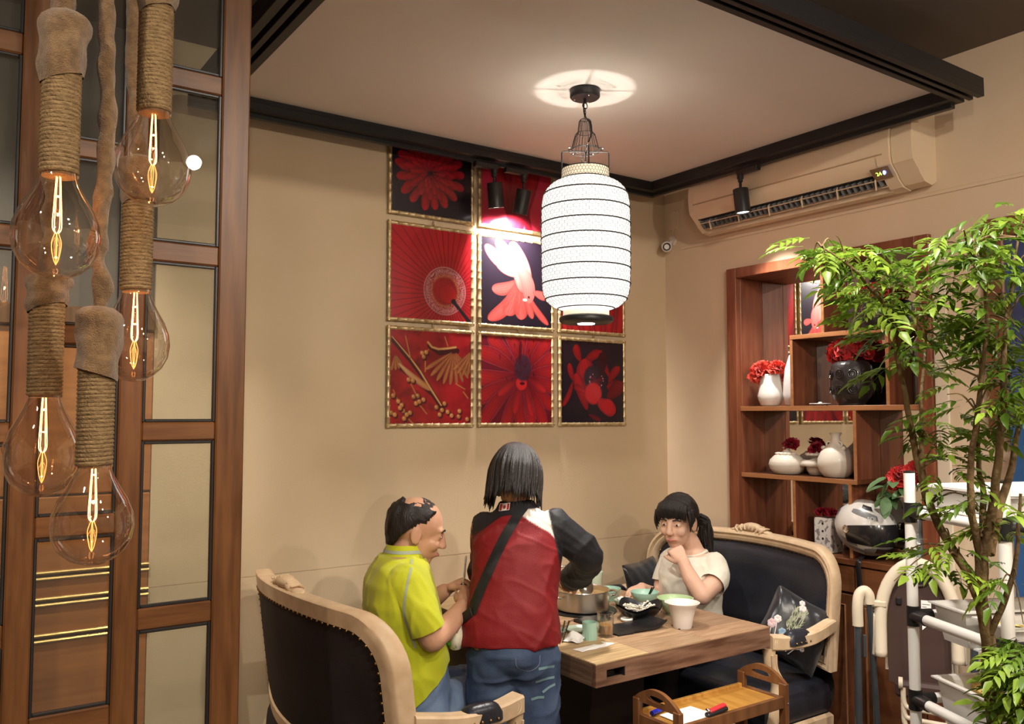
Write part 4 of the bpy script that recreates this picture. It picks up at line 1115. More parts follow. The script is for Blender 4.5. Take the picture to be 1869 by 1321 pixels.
    for s in (1, -1):
        # cabriole front leg, raked rear leg
        mb = MB(); mb.tube(catmull([(.535, s * .535, .315), (.555, s * .552, .25), (.545, s * .545, .15), (.53, s * .53, .07), (.55, s * .55, .012)], 5), np.interp(np.linspace(0, 1, 21), [0, .25, .6, .85, 1], [.032, .038, .024, .019, .028]), 12)
        lg = fin(mb, 'leg', cream_wood, t, 60)
        mb = MB(); mb.ell((.575, s * .572, .265), (.016, .016, .04), rotm(0, 8, 45 * s), 12, 8); fin(mb, 'knee_carving', cream_wood, lg, 60)
        mb = MB(); mb.tube(catmull([(bow(.5) + .03, s * .52, .32), (bow(.5) + .01, s * .525, .18), (bow(.5) - .05, s * .53, .01)], 5), [.030] * 5 + [.024] * 6, 10); fin(mb, 'leg', cream_wood, t, 60)
        # arm: rail, scroll end, pad, post
        ya = s * (HW - .012)
        yf = s * (HW - .035)
        pth = catmull([pos(ya, .70, .02), Vector((.28, ya + s * .01, .672)), Vector((.42, yf + s * .012, .668)), Vector((.515, yf, .680))], 6)
        mb = MB()
        mb.tube(pth, np.interp(np.linspace(0, 1, len(pth)), [0, .5, 1], [.030, .031, .035]), 4, flat=(1.15, .92), up=(0, 0, 1)); 
        mb2 = MB(); vs = []; fs = []
        for i, p in enumerate(pth):
            tq = (pth[min(i + 1, len(pth) - 1)] - pth[max(i - 1, 0)]).normalized(); sd = Vector((0, 0, 1)).cross(tq).normalized(); w = .027 + .006 * i / len(pth); h = .026 + .004 * i / len(pth)
            for a, b in ((-w, -h + .006), (-w + .006, -h), (w - .006, -h), (w, -h + .006), (w, h - .006), (w - .006, h), (-w + .006, h), (-w, h - .006)): vs.append(p + sd * a + Vector((0, 0, b)))
        for i in range(len(pth) - 1):
            for k in range(8):
                k2 = (k + 1) % 8; fs.append((i * 8 + k, i * 8 + k2, (i + 1) * 8 + k2, (i + 1) * 8 + k))
        fs.append(tuple(range(8))); fs.append(tuple((len(pth) - 1) * 8 + k for k in range(8)))
        ar = fin(mb2.add(vs, fs), 'arm', cream_wood, t, 40)
        e = pth[-1]
        for sd_ in (1, -1):
            sp_ = [e + Vector((-.034 + r * math.cos(a), sd_ * .0335, -.002 + r * math.sin(a))) for a, r in zip(np.linspace(0, 4.2 * PI, 34), np.linspace(.004, .026, 34))]
            mb = MB(); mb.tube(sp_, .0024, 5); fin(mb, 'scroll_line', mat('scroll_groove', (.75, .6, .4), .5) if 'scroll_groove' not in MATS else MATS['scroll_groove'], ar, 60)
        c = pth[9]; mb = MB(); vs = []
        def padf(u, v):
            a = (u - .5) * 2; k = (1 - a ** 4) ** .5; ang = PI * v
            return c + Vector((a * .072, math.cos(ang) * .034 * (.6 + .4 * k) * (1.02), .012 + math.sin(ang) * .036 * k - (.022 if v in (0., 1.) else 0)))
        mb.grid(13, 9, padf); pd = fin(mb, 'arm_pad', leather, ar, 70)
        for k in range(4):
            for sd_ in (1, -1): share('stud', sm, pd, M0 @ Matrix.Translation(c + Vector((-.045 + k * .03, sd_ * .036, .0))))
        mb = MB(); mb.tube(catmull([Vector((.505, yf, .655)), Vector((.50, yf, .58)), Vector((.468, yf + s * .012, .50)), Vector((.49, yf + s * .01, .42)), Vector((.515, yf, .31))], 5), np.interp(np.linspace(0, 1, 21), [0, .3, .55, 1], [.028, .024, .030, .032]), 10)
        po = fin(mb, 'arm_post', cream_wood, t, 60)
        for q in (-.012, .012):
            mb = MB(); mb.tube(catmull([Vector((.505 + q, yf + s * .026, .63)), Vector((.498 + q, yf + s * .025, .57)), Vector((.470 + q, yf + s * .040, .50)), Vector((.49 + q, yf + s * .040, .43))], 5), .005, 6); fin(mb, 'post_flute', cream_wood, po, 60)
    return t
SL = settee('carved cream settee seen from behind, under the man in lime', (1.135, 2.90, 0), 0)
SR = settee('carved cream settee with black leather against the display shelf', (3.445, 2.92, 0), PI)

# ---------------------------------------------------------------- cushions
def cushion(label, c, axes, size=.42, th=.07, seed=1):
    t = thing('cushion', label, 'cushion', c, group='black embroidered cushions')
    U, V, Nn = [Vector(a).normalized() for a in axes]; c = Vector(c)
    def P(u, v, s):
        a, b = (u - .5) * 2, (v - .5) * 2
        e = (1 - a ** 4) * (1 - b ** 4); h = th * max(e, 0) ** .55
        pin = 1 - .06 * (1 - abs(a)) * abs(b) ** 4 - .06 * (1 - abs(b)) * abs(a) ** 4
        wr = .003 * math.sin(14 * a + 9 * b + seed) * (abs(a) ** 2 + abs(b) ** 2) * e ** .3 if e > 0 else 0
        return c + U * (a * size / 2 * pin) + V * (b * size / 2 * pin) + Nn * (s * (h + wr))
    mb = MB(); mb.grid(28, 28, lambda u, v: P(u, v, 1)); mb.grid(28, 28, lambda u, v: P(u, v, -1)); mb.make('cover', satin, t, 179)
    return t, P
satin = mat('black_satin_cloth', (.012, .012, .016), .28, spec=.6, bump=.15, bs=14, sheen=.2)
cu, P = cushion('black satin cushion embroidered with peacock and flowers, by the near arm', (3.245, 2.465, .665), ((.50, -.62, -.42), (.50, -.14, .80), (-.70, -.62, .28)), .29, .06)
emb_w = mat('embroidery_pale', (.68, .62, .60), .8); emb_p = mat('embroidery_pink', (.55, .40, .40), .8); emb_b = mat('embroidery_blue', (.22, .32, .42), .8); emb_g = mat('embroidery_olive', (.20, .22, .12), .8, col2=(.42, .42, .32), vs=60, stretch=(1, 1, 1))
def on(u, v, h=.0015): return P(u, v, 1) + (P(u, v, 1) - P(u, v, -1)).normalized() * h
mb = MB()
for k in range(60):
    u = .36 + .18 * rnd.random(); v0 = .42 + .32 * rnd.random(); mb.tube([on(u, v0), on(u + .03 * rnd.uniform(-1, 1), v0 + .06), on(u + .04 * rnd.uniform(-1, 1), v0 + .11)], [.003, .003, .001], 4)
tag(mb.make('peacock_tail', emb_g, cu, 60), 'olive embroidered peacock tail', kind='stuff')
def emb_flower(u, v, r, m):
    mb = MB()
    for k in range(6):
        a = k * PI / 3; p = on(u + r * .62 * math.cos(a), v + r * .62 * math.sin(a)); q = (on(u, v, .01) - on(u, v, 0)).normalized()
        mb.ell(p, (r * .18, r * .18, .003), alignz(q), 10, 5)
    mb.make('embroidered_flower', m, cu, 60)
for u, v, r, m in ((.62, .40, .075, emb_p), (.20, .50, .05, emb_w), (.15, .40, .06, emb_p), (.12, .24, .07, emb_w), (.30, .22, .06, emb_p), (.24, .12, .06, emb_w), (.45, .30, .045, emb_p), (.42, .90, .04, emb_w), (.46, .82, .05, emb_w), (.06, .1, .06, emb_b), (.34, .36, .05, emb_b), (.70, .27, .03, emb_w)):
    emb_flower(u, v, r, m)
mb = MB()
for pts in (((.62, .38), (.58, .25), (.5, .12)), ((.2, .48), (.25, .3), (.28, .1)), ((.15, .38), (.2, .2), (.22, .05)), ((.70, .27), (.6, .22), (.55, .1)), ((.45, .30), (.46, .18))):
    mb.tube([on(*p) for p in pts], .0022, 4)
tag(mb.make('embroidered_stem', emb_w, cu, 60), kind='stuff')
cu2, P2 = cushion('plain-sided black cushion tucked beside the seated woman at the wall', (3.24, 3.40, .655), ((.9, .35, .0), (-.25, .05, .95), (-.35, -.92, .1)), .40, .07, 3)
mb = MB(); P = P2
for u, v in ((.9, .3), (.86, .22), (.92, .16)):
    q = (on(u, v, .01) - on(u, v, 0)).normalized(); mb.ell(on(u, v), (.018, .018, .003), alignz(q), 10, 5)
tag(mb.make('embroidered_petal', emb_w, cu2, 60), kind='stuff')

# ---------------------------------------------------------------- dining table
TZ = .75; TX0, TX1, TY0, TY1 = 1.980, 2.917, 2.340, 3.590
tb = thing('dining_table', 'thick walnut-grain dining table set for hot pot', 'table', ((TX0 + TX1) / 2, (TY0 + TY1) / 2, 0))
top_m = [[mat('oak_grain', tuple(q * f for q in a), .42, col2=tuple(q * f for q in b_), vs=5 + 2 * f, stretch=(1.0, 18, 10), spec=.35, lo=.3, hi=.7) for f in (1.0, .84, 1.12)] for a, b_ in (((.31, .20, .092), (.53, .38, .21)), ((.27, .155, .08), (.50, .34, .21)), ((.22, .12, .065), (.42, .27, .165)))]
side_m = mat('walnut_grain', (.10, .045, .026), .45, col2=(.26, .145, .09), vs=3.2, stretch=(1.2, 12, 12), spec=.35)
side_my = mat('walnut_grain_y', (.085, .048, .03), .5, col2=(.18, .11, .072), vs=4, stretch=(12, 1, 26), spec=.35)
nr = 9; wrow = (TY1 - TY0) / nr
for r in range(nr):
    y0 = TY0 + r * wrow; cuts = [TX0, 2.235, 2.565, TX1]
    for i in range(len(cuts) - 1):
        MB().bx(cuts[i] + .0006, cuts[i + 1] - .0006, y0 + .0006, y0 + wrow - .0006, TZ - .006, TZ, .001).make('plank', top_m[i][(r * 2 + i + r // 2) % 3], tb)
MB().bx(TX0 + .002, TX1 - .002, TY0 + .002, TY1 - .002, TZ - .03, TZ - .0055).make('core', side_m, tb)
zb = .667
# front apron in pieces round the socket opening
sx0, sx1, sz0, sz1 = 2.030, 2.118, .688, .722
ap = MB(); ap.bx(TX0, sx0, TY0 - .0, TY0 + .022, zb, TZ - .006); ap.bx(sx1, TX1, TY0, TY0 + .022, zb, TZ - .006); ap.bx(sx0, sx1, TY0, TY0 + .022, zb, sz0); ap.bx(sx0, sx1, TY0, TY0 + .022, sz1, TZ - .006)
ap.make('apron', side_m, tb)
so_ = MB(); so_.bx(sx0, sx1, TY0 + .02, TY0 + .06, sz0 - .002, sz0); so_.bx(sx0, sx1, TY0 + .06, TY0 + .064, sz0, sz1); so_.bx(sx0, sx0 + .003, TY0 + .003, TY0 + .06, sz0, sz1); so_.bx(sx1 - .003, sx1, TY0 + .003, TY0 + .06, sz0, sz1); so_.bx(sx0 + .02, sx1 - .02, TY0 + .035, TY0 + .06, sz0, sz0 + .016)
so_.make('control_recess', black_m, tb)
MB().bx(TX0, TX0 + .022, TY0 + .022, TY1, zb, TZ - .006).make('apron', side_my, tb)
MB().bx(TX1 - .022, TX1, TY0 + .022, TY1, zb, TZ - .006).make('apron', side_my, tb)
MB().bx(TX0 + .022, TX1 - .022, TY1 - .022, TY1, zb, TZ - .006).make('apron', side_m, tb)
MB().bx(TX0 + .022, TX1 - .022, TY0 + .022, TY1 - .022, zb, zb + .01).make('underside', black_m, tb)
MB().bx(2.30, 2.60, 2.75, 3.25, .05, zb, .006).make('pedestal', mat('dark_table_base', (.03, .02, .016), .5), tb)
MB().bx(2.15, 2.75, 2.60, 3.40, 0, .05, .01).make('foot_plate', MATS['dark_table_base'], tb)
# skirting step under table
# ---------------------------------------------------------------- tableware
mint = mat('mint_glaze', (.36, .58, .47), .3, coat=.4); mint_p = mat('pale_mint', (.58, .72, .58), .35, coat=.3); green_g = mat('celadon_glaze', (.45, .60, .34), .3, coat=.4)
blk_g = mat('black_stoneware', (.012, .012, .013), .35, spec=.5, bump=.1, bs=30); tissue = mat('white_tissue', (.82, .80, .76), .9)
clear = glassmat('clear_glass', (.93, .93, .92), 1.0, edge=(.85, .10, 1.8)); tea_m = mat('amber_tea', (.55, .24, .02), .15, trans=.6, ior=1.33); mush = mat('mushroom_cream', (.80, .74, .62), .6)
broth = mat('broth', (.55, .33, .12), .15, col2=(.62, .42, .2), vs=20, coat=.5)
def one(o, label, cat, group=None): return tag(o, label, cat, group)
def bowlprof(r, h, foot=.5, t=.004):
    out = [(.001, 0), (r * foot, 0), (r * foot, .006), (r * .78, h * .35), (r * .95, h * .75), (r, h)]
    inn = [(r - t, h), (r * .95 - t, h * .75), (r * .78 - t, h * .38), (r * foot * .8, .012), (.001, .010)]
    return out + inn
def bowl(label, x, y, r, h, m, name='bowl', group='bowls on the table'):
    o = MB().pot(bowlprof(r, h), (x, y, TZ), 36).make(name, m, None, 50, origin=(x, y, TZ)); return one(o, label, 'bowl', group)
hp_ = thing('hot_pot', 'stainless steel hot pot with side handles and broth', 'pot', (2.47, 3.005, TZ + .006))
pc = (2.47, 3.005, TZ + .006)
MB().pot([(.001, 0), (.108, 0), (.116, .006), (.117, .085), (.121, .088), (.119, .090), (.113, .086), (.113, .012), (.001, .010)], pc, 48).make('vessel', steel, hp_, 40)
MB().lathe([(.001, .064), (.1135, .064), (.1135, .066), (.001, .066)], pc, 40).make('broth', broth, hp_, 40)
for a in (-.35, PI - .35):
    ca, sa = math.cos(a), math.sin(a)
    def hpnt(r, w, z): return (pc[0] + ca * r - sa * w, pc[1] + sa * r + ca * w, pc[2] + z)
    MB().tube(catmull([hpnt(.116, -.042, .062), hpnt(.140, -.040, .066), hpnt(.154, -.02, .072), hpnt(.154, .02, .072), hpnt(.140, .040, .066), hpnt(.116, .042, .062)], 5), .0055, 8).make('handle', chrome, hp_, 60)
one(MB().lathe([(.001, 0), (.15, 0), (.15, .005), (.001, .005)], (2.47, 3.005, TZ), 40).make('stove_ring', blk_g, None, 40, origin=(2.47, 3.005, TZ)), 'black round cooking plate under the hot pot', 'stove')
bowl('mint green bowl at the far side of the hot pot', 2.700, 3.095, .058, .058, mint)
bowl('mint green bowl with chopsticks in front of the seated woman', 2.790, 2.945, .066, .056, mint)
for k in range(2):
    b = Vector((2.785 + .006 * k, 2.93, TZ + .022)); e = b + Vector((-.012 + .006 * k, -.05, .065))
    one(MB().tube([b, e], [.0022, .0034], 6).make('chopstick', blk_g, None, 60, origin=b), ['dark chopstick standing in the mint bowl, nearer the enoki dish', 'dark chopstick standing in the mint bowl, nearer the white bucket'][k], 'chopstick', 'chopsticks in the mint bowl')
bowl('small pale footed dish of white dumplings beside the hot pot', 2.668, 2.955, .044, .032, mint_p, 'dish')
for k in range(5):
    a = k * 1.3; one(MB().ell((2.668 + .020 * math.cos(a), 2.955 + .020 * math.sin(a), TZ + .034), (.014, .012, .010), rotm(10 * k, 0, 40 * k), 10, 7).make('dumpling', tissue, None, 60, origin=(2.668 + .020 * math.cos(a), 2.955 + .020 * math.sin(a), TZ + .025)), 'small white dumpling in the pale footed dish', 'dumpling', 'dumplings in the footed dish')
bowl('celadon green bowl behind the white bucket', 2.760, 2.722, .080, .070, green_g)
# black wavy bowl with enoki
def wavy(u, v):
    a = 2 * PI * u; k = .5 + .5 * v; r = (.020 + .078 * v ** .8) * (1 + .10 * v * math.cos(4 * a + .5)); z = TZ + .006 + .052 * v ** 1.8 + .012 * v * v * math.cos(4 * a + .5)
    return Vector((2.575 + r * math.cos(a) * 1.05, 2.755 + r * math.sin(a), z))
mb = MB(); mb.grid(40, 9, wavy); mb.grid(40, 9, lambda u, v: wavy(u, v) + Vector((0, 0, -.006 - .002 * v))); mb.lathe([(.001, TZ), (.05, TZ), (.05, TZ + .012), (.001, TZ + .012)], (2.575, 2.755, 0), 24)
one(mb.make('wavy_bowl', blk_g, None, 60, origin=(2.575, 2.755, TZ)), 'black wavy-rimmed bowl holding enoki mushrooms', 'bowl')
for k in range(22):
    g = random.Random(k); ang = g.uniform(-.5, .5) + (2.5 if k < 16 else .2); b = Vector((2.585 + g.uniform(-.03, .03), 2.752 + g.uniform(-.025, .025), TZ + .030)); L = g.uniform(.06, .09)
    e = b + Vector((math.cos(ang) * L * .8, math.sin(ang) * L * .8, g.uniform(.01, .03)))
    mb = MB(); mb.tube([b, (b + e) / 2 + Vector((0, 0, .006)), e], .0026, 5); mb.ell(e, (.006, .006, .005), None, 8, 5)
    one(mb.make('enoki_mushroom', mush, None, 60, origin=b), 'thin cream enoki mushroom in the black wavy bowl', 'mushroom', 'enoki mushrooms in the black bowl')
# slate tray with curled corner
def slate(u, v):
    x = -.125 + .25 * u; y = -.075 + .15 * v; cl = max(0, u - .72) ** 2 * .32 + max(0, .22 - v) ** 2 * .12 * (u > .3)
    q = rotm(0, 0, -4) @ Vector((x, y, 0)); return Vector((2.425 + q.x, 2.640 + q.y, TZ + .007 + cl))
mb = MB(); mb.grid(22, 16, slate); mb.grid(22, 16, lambda u, v: slate(u, v) - Vector((0, 0, .007)))
for e in (0, 1):
    mb.grid(22, 2, lambda u, v: slate(u, e) - Vector((0, 0, .007 * v))); mb.grid(2, 16, lambda u, v: slate(e, v) - Vector((0, 0, .007 * u)))
one(mb.make('slate_tray', blk_g, None, 50, origin=(2.425, 2.64, TZ)), 'flat black slate tray with an upturned end', 'tray')
one(MB().bx(2.30, 2.46, 2.79, 2.865, TZ, TZ + .012, .003).make('black_tray', blk_g, None, None, origin=(2.38, 2.83, TZ)), 'small black tray close in front of the hot pot', 'tray')
one(MB().tube([(2.492 + .022 * math.cos(t), 2.742 + .022 * math.sin(t), TZ + .010) for t in np.linspace(0, 2 * PI, 21)[:-1]], .005, 8, closed=True).make('squid_ring', tissue, None, 60, origin=(2.492, 2.742, TZ)), 'pale ring of food beside the slate tray', 'food')
# white bucket
bk = thing('white_bucket', 'flared white melamine bucket near the table corner', 'bucket', (2.61, 2.535, TZ))
MB().pot([(r * .83, z * .82) for r, z in [(.001, 0), (.045, 0), (.047, .004), (.055, .055), (.071, .108), (.086, .122), (.087, .125), (.083, .125), (.067, .108), (.051, .055), (.043, .008), (.001, .006)]], (2.61, 2.535, TZ), 40).make('vessel', mat('melamine', (.74, .69, .64), .4), bk, 40)
for k in range(3):
    a = k * 2.1 + 3.6; MB().box((2.61 + .037 * math.cos(a), 2.535 + .037 * math.sin(a), TZ + .0015), (.012, .008, .003), 0, rotm(0, 0, math.degrees(a))).make('foot_notch', black_m, bk)
# fluted mint cup
def cupf(u, v):
    a = 2 * PI * u; r = .029 * (1 + (.03 if v < .5 else 0) * math.cos(16 * a)); return Vector((2.180 + r * math.cos(a), 2.612 + r * math.sin(a), TZ + .0 + .066 * v))
mb = MB(); mb.grid(64, 9, cupf); mb.pot([(.029, .066), (.026, .066), (.025, .01), (.001, .008)], (2.18, 2.612, TZ), 32)
one(mb.make('tea_cup', mint, None, 50, origin=(2.18, 2.612, TZ)), 'fluted mint green cup beside the amber tea glass', 'cup')
def glass(label, x, y, h=.092, r=.033, lvl=.045, m=tea_m):
    t = thing('drinking_glass', label, 'glass', (x, y, TZ), group='glasses of tea')
    MB().pot([(.001, 0), (r * .92, 0), (r * .95, .006), (r, h), (r - .003, h), (r * .92 - .003, .014), (.001, .012)], (x, y, TZ), 32).make('tumbler', clear, t, 50)
    MB().lathe([(.001, .0125), (r * .92 - .004, .0145), (r * .95 - .003, lvl), (.001, lvl)], (x, y, TZ), 28).make('tea', m, t, 50)
glass('straight glass of amber tea beside the mint cup', 2.256, 2.606)
glass('glass of reddish tea behind the hot pot', 2.70, 3.36, .10, .036, .05, mat('red_tea', (.6, .22, .1), .15, trans=.5))
glass('glass of amber tea by the hands of the man in lime', 2.04, 3.18, .11, .033, .07)
one(MB().pot([(.001, 0), (.04, 0), (.045, .005), (.052, .09), (.049, .09), (.042, .01), (.001, .008)], (2.80, 3.33, TZ), 32).make('mint_jar', mint_p, None, 50, origin=(2.80, 3.33, TZ)), 'tall pale mint cup against the wall end of the table', 'cup')
# kettle of clear glass behind the pot
kt = thing('glass_kettle', 'clear glass kettle partly hidden behind the hot pot', 'kettle', (2.57, 3.40, TZ))
MB().pot([(.001, 0), (.06, 0), (.066, .01), (.07, .06), (.055, .12), (.048, .13)], (2.57, 3.40, TZ), 32).make('flask', clear, kt, 60)
MB().tube(catmull([(2.62, 3.38, TZ + .12), (2.66, 3.36, TZ + .12), (2.66, 3.36, TZ + .05), (2.635, 3.37, TZ + .03)], 5), .006, 8).make('handle', chrome, kt, 60)
# napkins
def napkin(label, c, sx, sy, seed, rot, h=.02):
    def fn(u, v):
        a, b = (u - .5) * 2, (v - .5) * 2; q = rotm(0, 0, rot) @ Vector((a * sx * (1 + .15 * noise.noise((a * 2, b * 2, seed))), b * sy * (1 + .25 * noise.noise((a * 2, b * 2, seed + 5))), 0))
        z = h * (.12 + (.5 + noise.noise((a * .9, b * .9, seed))) * .9 + .25 * noise.noise((a * 2.2, b * 1.6, seed + 9))) * (1.05 - .75 * max(abs(a), abs(b)) ** 2)
        return Vector(c) + q + Vector((0, 0, z))
    o = MB().grid(20, 16, fn).make('napkin', tissue, None, 40, recalc=False, origin=c); return one(o, label, 'napkin', 'used napkins')
napkin('crumpled white napkin ball next to the mint cup', (2.118, 2.63, TZ), .045, .035, 3.1, 30, .035)
napkin('long flat crumpled napkin at the table edge', (2.118, 2.513, TZ), .085, .026, 7.7, 8, .012)
napkin('white tissue by the hands of the man in lime', (2.03, 3.06, TZ), .05, .07, 1.3, 10, .03)
one(MB().pot(bowlprof(.045, .018), (2.115, 2.745, TZ), 28).make('sauce_dish', mint, None, 50, origin=(2.115, 2.745, TZ)), 'shallow mint sauce dish under the black chopsticks', 'dish')
one(MB().pot(bowlprof(.06, .016), (2.215, 2.715, TZ), 28).make('side_plate', mint_p, None, 50, origin=(2.215, 2.715, TZ)), 'pale side plate between the mint cup and the hot pot', 'plate')
for k in range(2):
    a = Vector((2.035 + .02 * k, 2.615 + .01 * k, TZ + .004)); b = Vector((2.205 + .015 * k, 2.80 - .01 * k, TZ + .028))
    one(MB().tube([a, b], [.0022, .0036], 6).make('chopstick', blk_g, None, 60, origin=a), ['black chopstick resting on the sauce dish, nearer the red jacket', 'black chopstick resting on the sauce dish, nearer the mint cup'][k], 'chopstick', 'chopsticks on the sauce dish')

# ---------------------------------------------------------------- serving cart
ct = thing('serving_cart', 'brown wooden tray cart in front of the table', 'cart', (2.47, 2.235, 0))
cart_m = mat('cart_wood', (.13, .05, .018), .35, col2=(.2, .085, .03), vs=5, stretch=(5, 5, 1), spec=.5); tray_m = mat('tray_wood', (.42, .19, .035), .3, col2=(.55, .28, .06), vs=4, stretch=(14, 1.2, 4), spec=.5, coat=.3)
cx0, cx1, cy0, cy1, cz = 2.172, 2.735, 2.135, 2.335, .545
MB().bx(cx0, cx1, cy0, cy1, cz - .008, cz).make('tray_panel', tray_m, ct)
for y in (cy0, cy1): MB().bx(cx0, cx1, y - .008, y + .008, cz - .03, cz + .014, .002).make('side_rail', tray_m if y == cy1 else cart_m, ct)
for x in (cx0, cx1):
    for y in (cy0, cy1):
        MB().bx(x - .011, x + .011, y - .017, y + .017, 0.02, cz + .06, .003).make('leg', cart_m, ct)
        MB().cyl((x, y, 0), (x, y, .022), .014, .014, 12).make('castor', black_sat, ct, 40)
    MB().bx(x - .009, x + .009, cy0 + .017, cy1 - .017, cz - .03, cz + .006, .002).make('end_rail', cart_m, ct)
    # arched handle board with a slot
    W2 = (cy1 - cy0) / 2 + .017; ym = (cy0 + cy1) / 2
    up_ = [(y, .055 + .052 * (1 - (y / W2) ** 2)) for y in np.linspace(-W2, W2, 21)]
    slot = [(.045 * math.cos(a) * (1 if True else 1), .075 + .011 * math.sin(a)) for a in np.linspace(0, 2 * PI, 41)[:-1]]
    lo_ = [(y, .045 if abs(y) > W2 - .03 else .052 - .0) for y in np.linspace(W2, -W2, 21)]
    mb = MB(); N_ = 40
    def raypt(a):
        "outer boundary of the arch along direction a from slot centre"
        c_, s_ = math.cos(a), math.sin(a); best = 9
        for tt in np.linspace(.005, .2, 400):
            y, z = c_ * tt, .075 + s_ * tt
            if abs(y) > W2 or z > .055 + .052 * (1 - (min(abs(y), W2) / W2) ** 2) or z < .050: return (y, z)
        return (c_ * .2, .075)
    outl = [raypt(a) for a in np.linspace(0, 2 * PI, N_ + 1)[:-1]]
    mb.ringprism(outl, slot, (x - .008, ym, cz), (0, 1, 0), (0, 0, 1), (.016, 0, 0)); mb.make('handle_board', cart_m, ct, 40)
for x in (cx0, cx1):
    for y in (cy0, cy1): MB().ell((x + .003, y - .018, cz - .012), (.005, .002, .005), None, 8, 5).make('screw', chrome, ct, 60)
MB().bx(cx0, cx1, cy0, cy1, .20, .212).make('lower_shelf', cart_m, ct)
one(MB().prism([(-.085, -.055), (.085, -.060), (.080, .055), (-.08, .06)], (2.30, 2.215, cz + .003), (1, .05, 0), (-.05, 1, 0), (0, 0, .002)).make('order_slip', tissue, None, None, origin=(2.30, 2.215, cz)), 'white order slip on the wooden cart', 'paper')
pn = thing('blue_pen', 'blue marker pen lying behind the white slip on the cart', 'pen', (2.255, 2.30, cz)); bl = mat('blue_plastic', (.02, .03, .45), .3)
MB().cyl((2.205, 2.285, cz + .012), (2.30, 2.305, cz + .012), .009, .008, 12).make('barrel', bl, pn, 60); MB().cyl((2.19, 2.282, cz + .012), (2.207, 2.2855, cz + .012), .0085, .0095, 12).make('cap', bl, pn, 60)
st = thing('red_stapler', 'black stapler with a red top on the cart rail', 'stapler', (2.385, 2.143, cz + .014))
MB().box((2.372, 2.143, cz + .022), (.105, .024, .016), .005, rotm(0, -4, 0)).make('base', black_sat, st); MB().box((2.375, 2.143, cz + .034), (.085, .02, .012), .004, rotm(0, -6, 0)).make('top_lever', mat('red_plastic', (.55, .03, .04), .35), st); MB().ell((2.328, 2.143, cz + .034), (.008, .011, .008), None, 10, 6).make('pivot', chrome, st, 60)
# ---------------------------------------------------------------- people
from mathutils.bvhtree import BVHTree
skin_m = mat('skin_tan', (.56, .30, .19), .5, col2=(.60, .34, .22), vs=10, spec=.35, sss=.15)
skin_f = mat('skin_light', (.66, .40, .29), .48, col2=(.70, .44, .32), vs=10, spec=.35, sss=.15)
hair_m = mat('black_hair', (.008, .006, .006), .42, col2=(.022, .016, .014), vs=8, stretch=(30, 30, 3), bump=.5, bs=9, bst=(40, 40, 4), spec=.5)
eye_w = mat('eye_white', (.75, .72, .68), .25); eye_d = mat('iris', (.02, .012, .01), .2); lip_m = mat('lips', (.50, .19, .16), .45)
denim = mat('blue_denim', (.035, .06, .13), .8, col2=(.075, .115, .21), vs=9, bump=.2, bs=250)
denim_l = mat('pale_denim', (.10, .16, .30), .8, col2=(.22, .32, .50), vs=5, bump=.2, bs=250, lo=.4, hi=.6)
shoe_m = mat('dark_shoe', (.02, .02, .022), .5)
def ringloft(mb, rings, seg=28, e=2.3):
    "rings: (centre, half width vector, half depth vector); superellipse sections"
    vs = []; fs = []; n = len(rings)
    for c, u, v in rings:
        c, u, v = Vector(c), Vector(u), Vector(v)
        for k in range(seg):
            a = 2 * PI * k / seg; ca, sa = math.cos(a), math.sin(a)
            vs.append(c + u * (abs(ca) ** (2 / e) * (1 if ca >= 0 else -1)) + v * (abs(sa) ** (2 / e) * (1 if sa >= 0 else -1)))
    for i in range(n - 1):
        for k in range(seg):
            k2 = (k + 1) % seg; fs.append((i * seg + k, i * seg + k2, (i + 1) * seg + k2, (i + 1) * seg + k))
    fs.append(tuple(range(seg))[::-1]); fs.append(tuple((n - 1) * seg + k for k in range(seg)))
    return mb.add(vs, fs)
def limb(mb, pts, rs, n=6, seg=14):
    P = catmull(pts, n); R = np.interp(np.linspace(0, len(pts) - 1, len(P)), range(len(pts)), rs)
    mb.tube(P, R, seg); mb.ell(P[0], rs[0], None, seg, 8); mb.ell(P[-1], rs[-1], None, seg, 8)
def frame(f, up=(0, 0, 1)):
    f = Vector(f).normalized(); l = Vector(up).cross(f).normalized(); u = f.cross(l); return Matrix((f, l, u)).transposed()   # columns forward, left, up
def head(mb, c, F, s=1.0):
    c = Vector(c)
    def E(p, r, rx=0, ry=0): mb.ell(c + F @ (Vector(p) * s), [q * s for q in r], F @ rotm(rx, ry, 0), 20, 14)
    E((-.012, 0, .028), (.098, .077, .088)); E((.022, 0, -.035), (.068, .060, .078)); E((.05, 0, -.092), (.030, .030, .022)); E((.0, 0, -.06), (.06, .056, .05))
    E((.074, 0, .022), (.020, .052, .016)); E((.060, .034, -.03), (.028, .026, .026)); E((.060, -.034, -.03), (.028, .026, .026))
    for t in np.linspace(0, 1, 6): E((.088 + .020 * t, 0, .012 - .042 * t), (.012, .010 + .003 * t, .012))
    E((.102, .011, -.034), (.010, .009, .008)); E((.102, -.011, -.034), (.010, .009, .008))
    E((.084, 0, -.060), (.012, .024, .007)); E((.082, 0, -.070), (.012, .020, .007)); E((.070, 0, -.062), (.022, .034, .022))
    for q in (1, -1):
        E((-.008, q * .077, -.012), (.020, .007, .031), 0, -10); E((.000, q * .074, -.03), (.012, .009, .012)); E((.079, q * .031, .002), (.010, .017, .010))
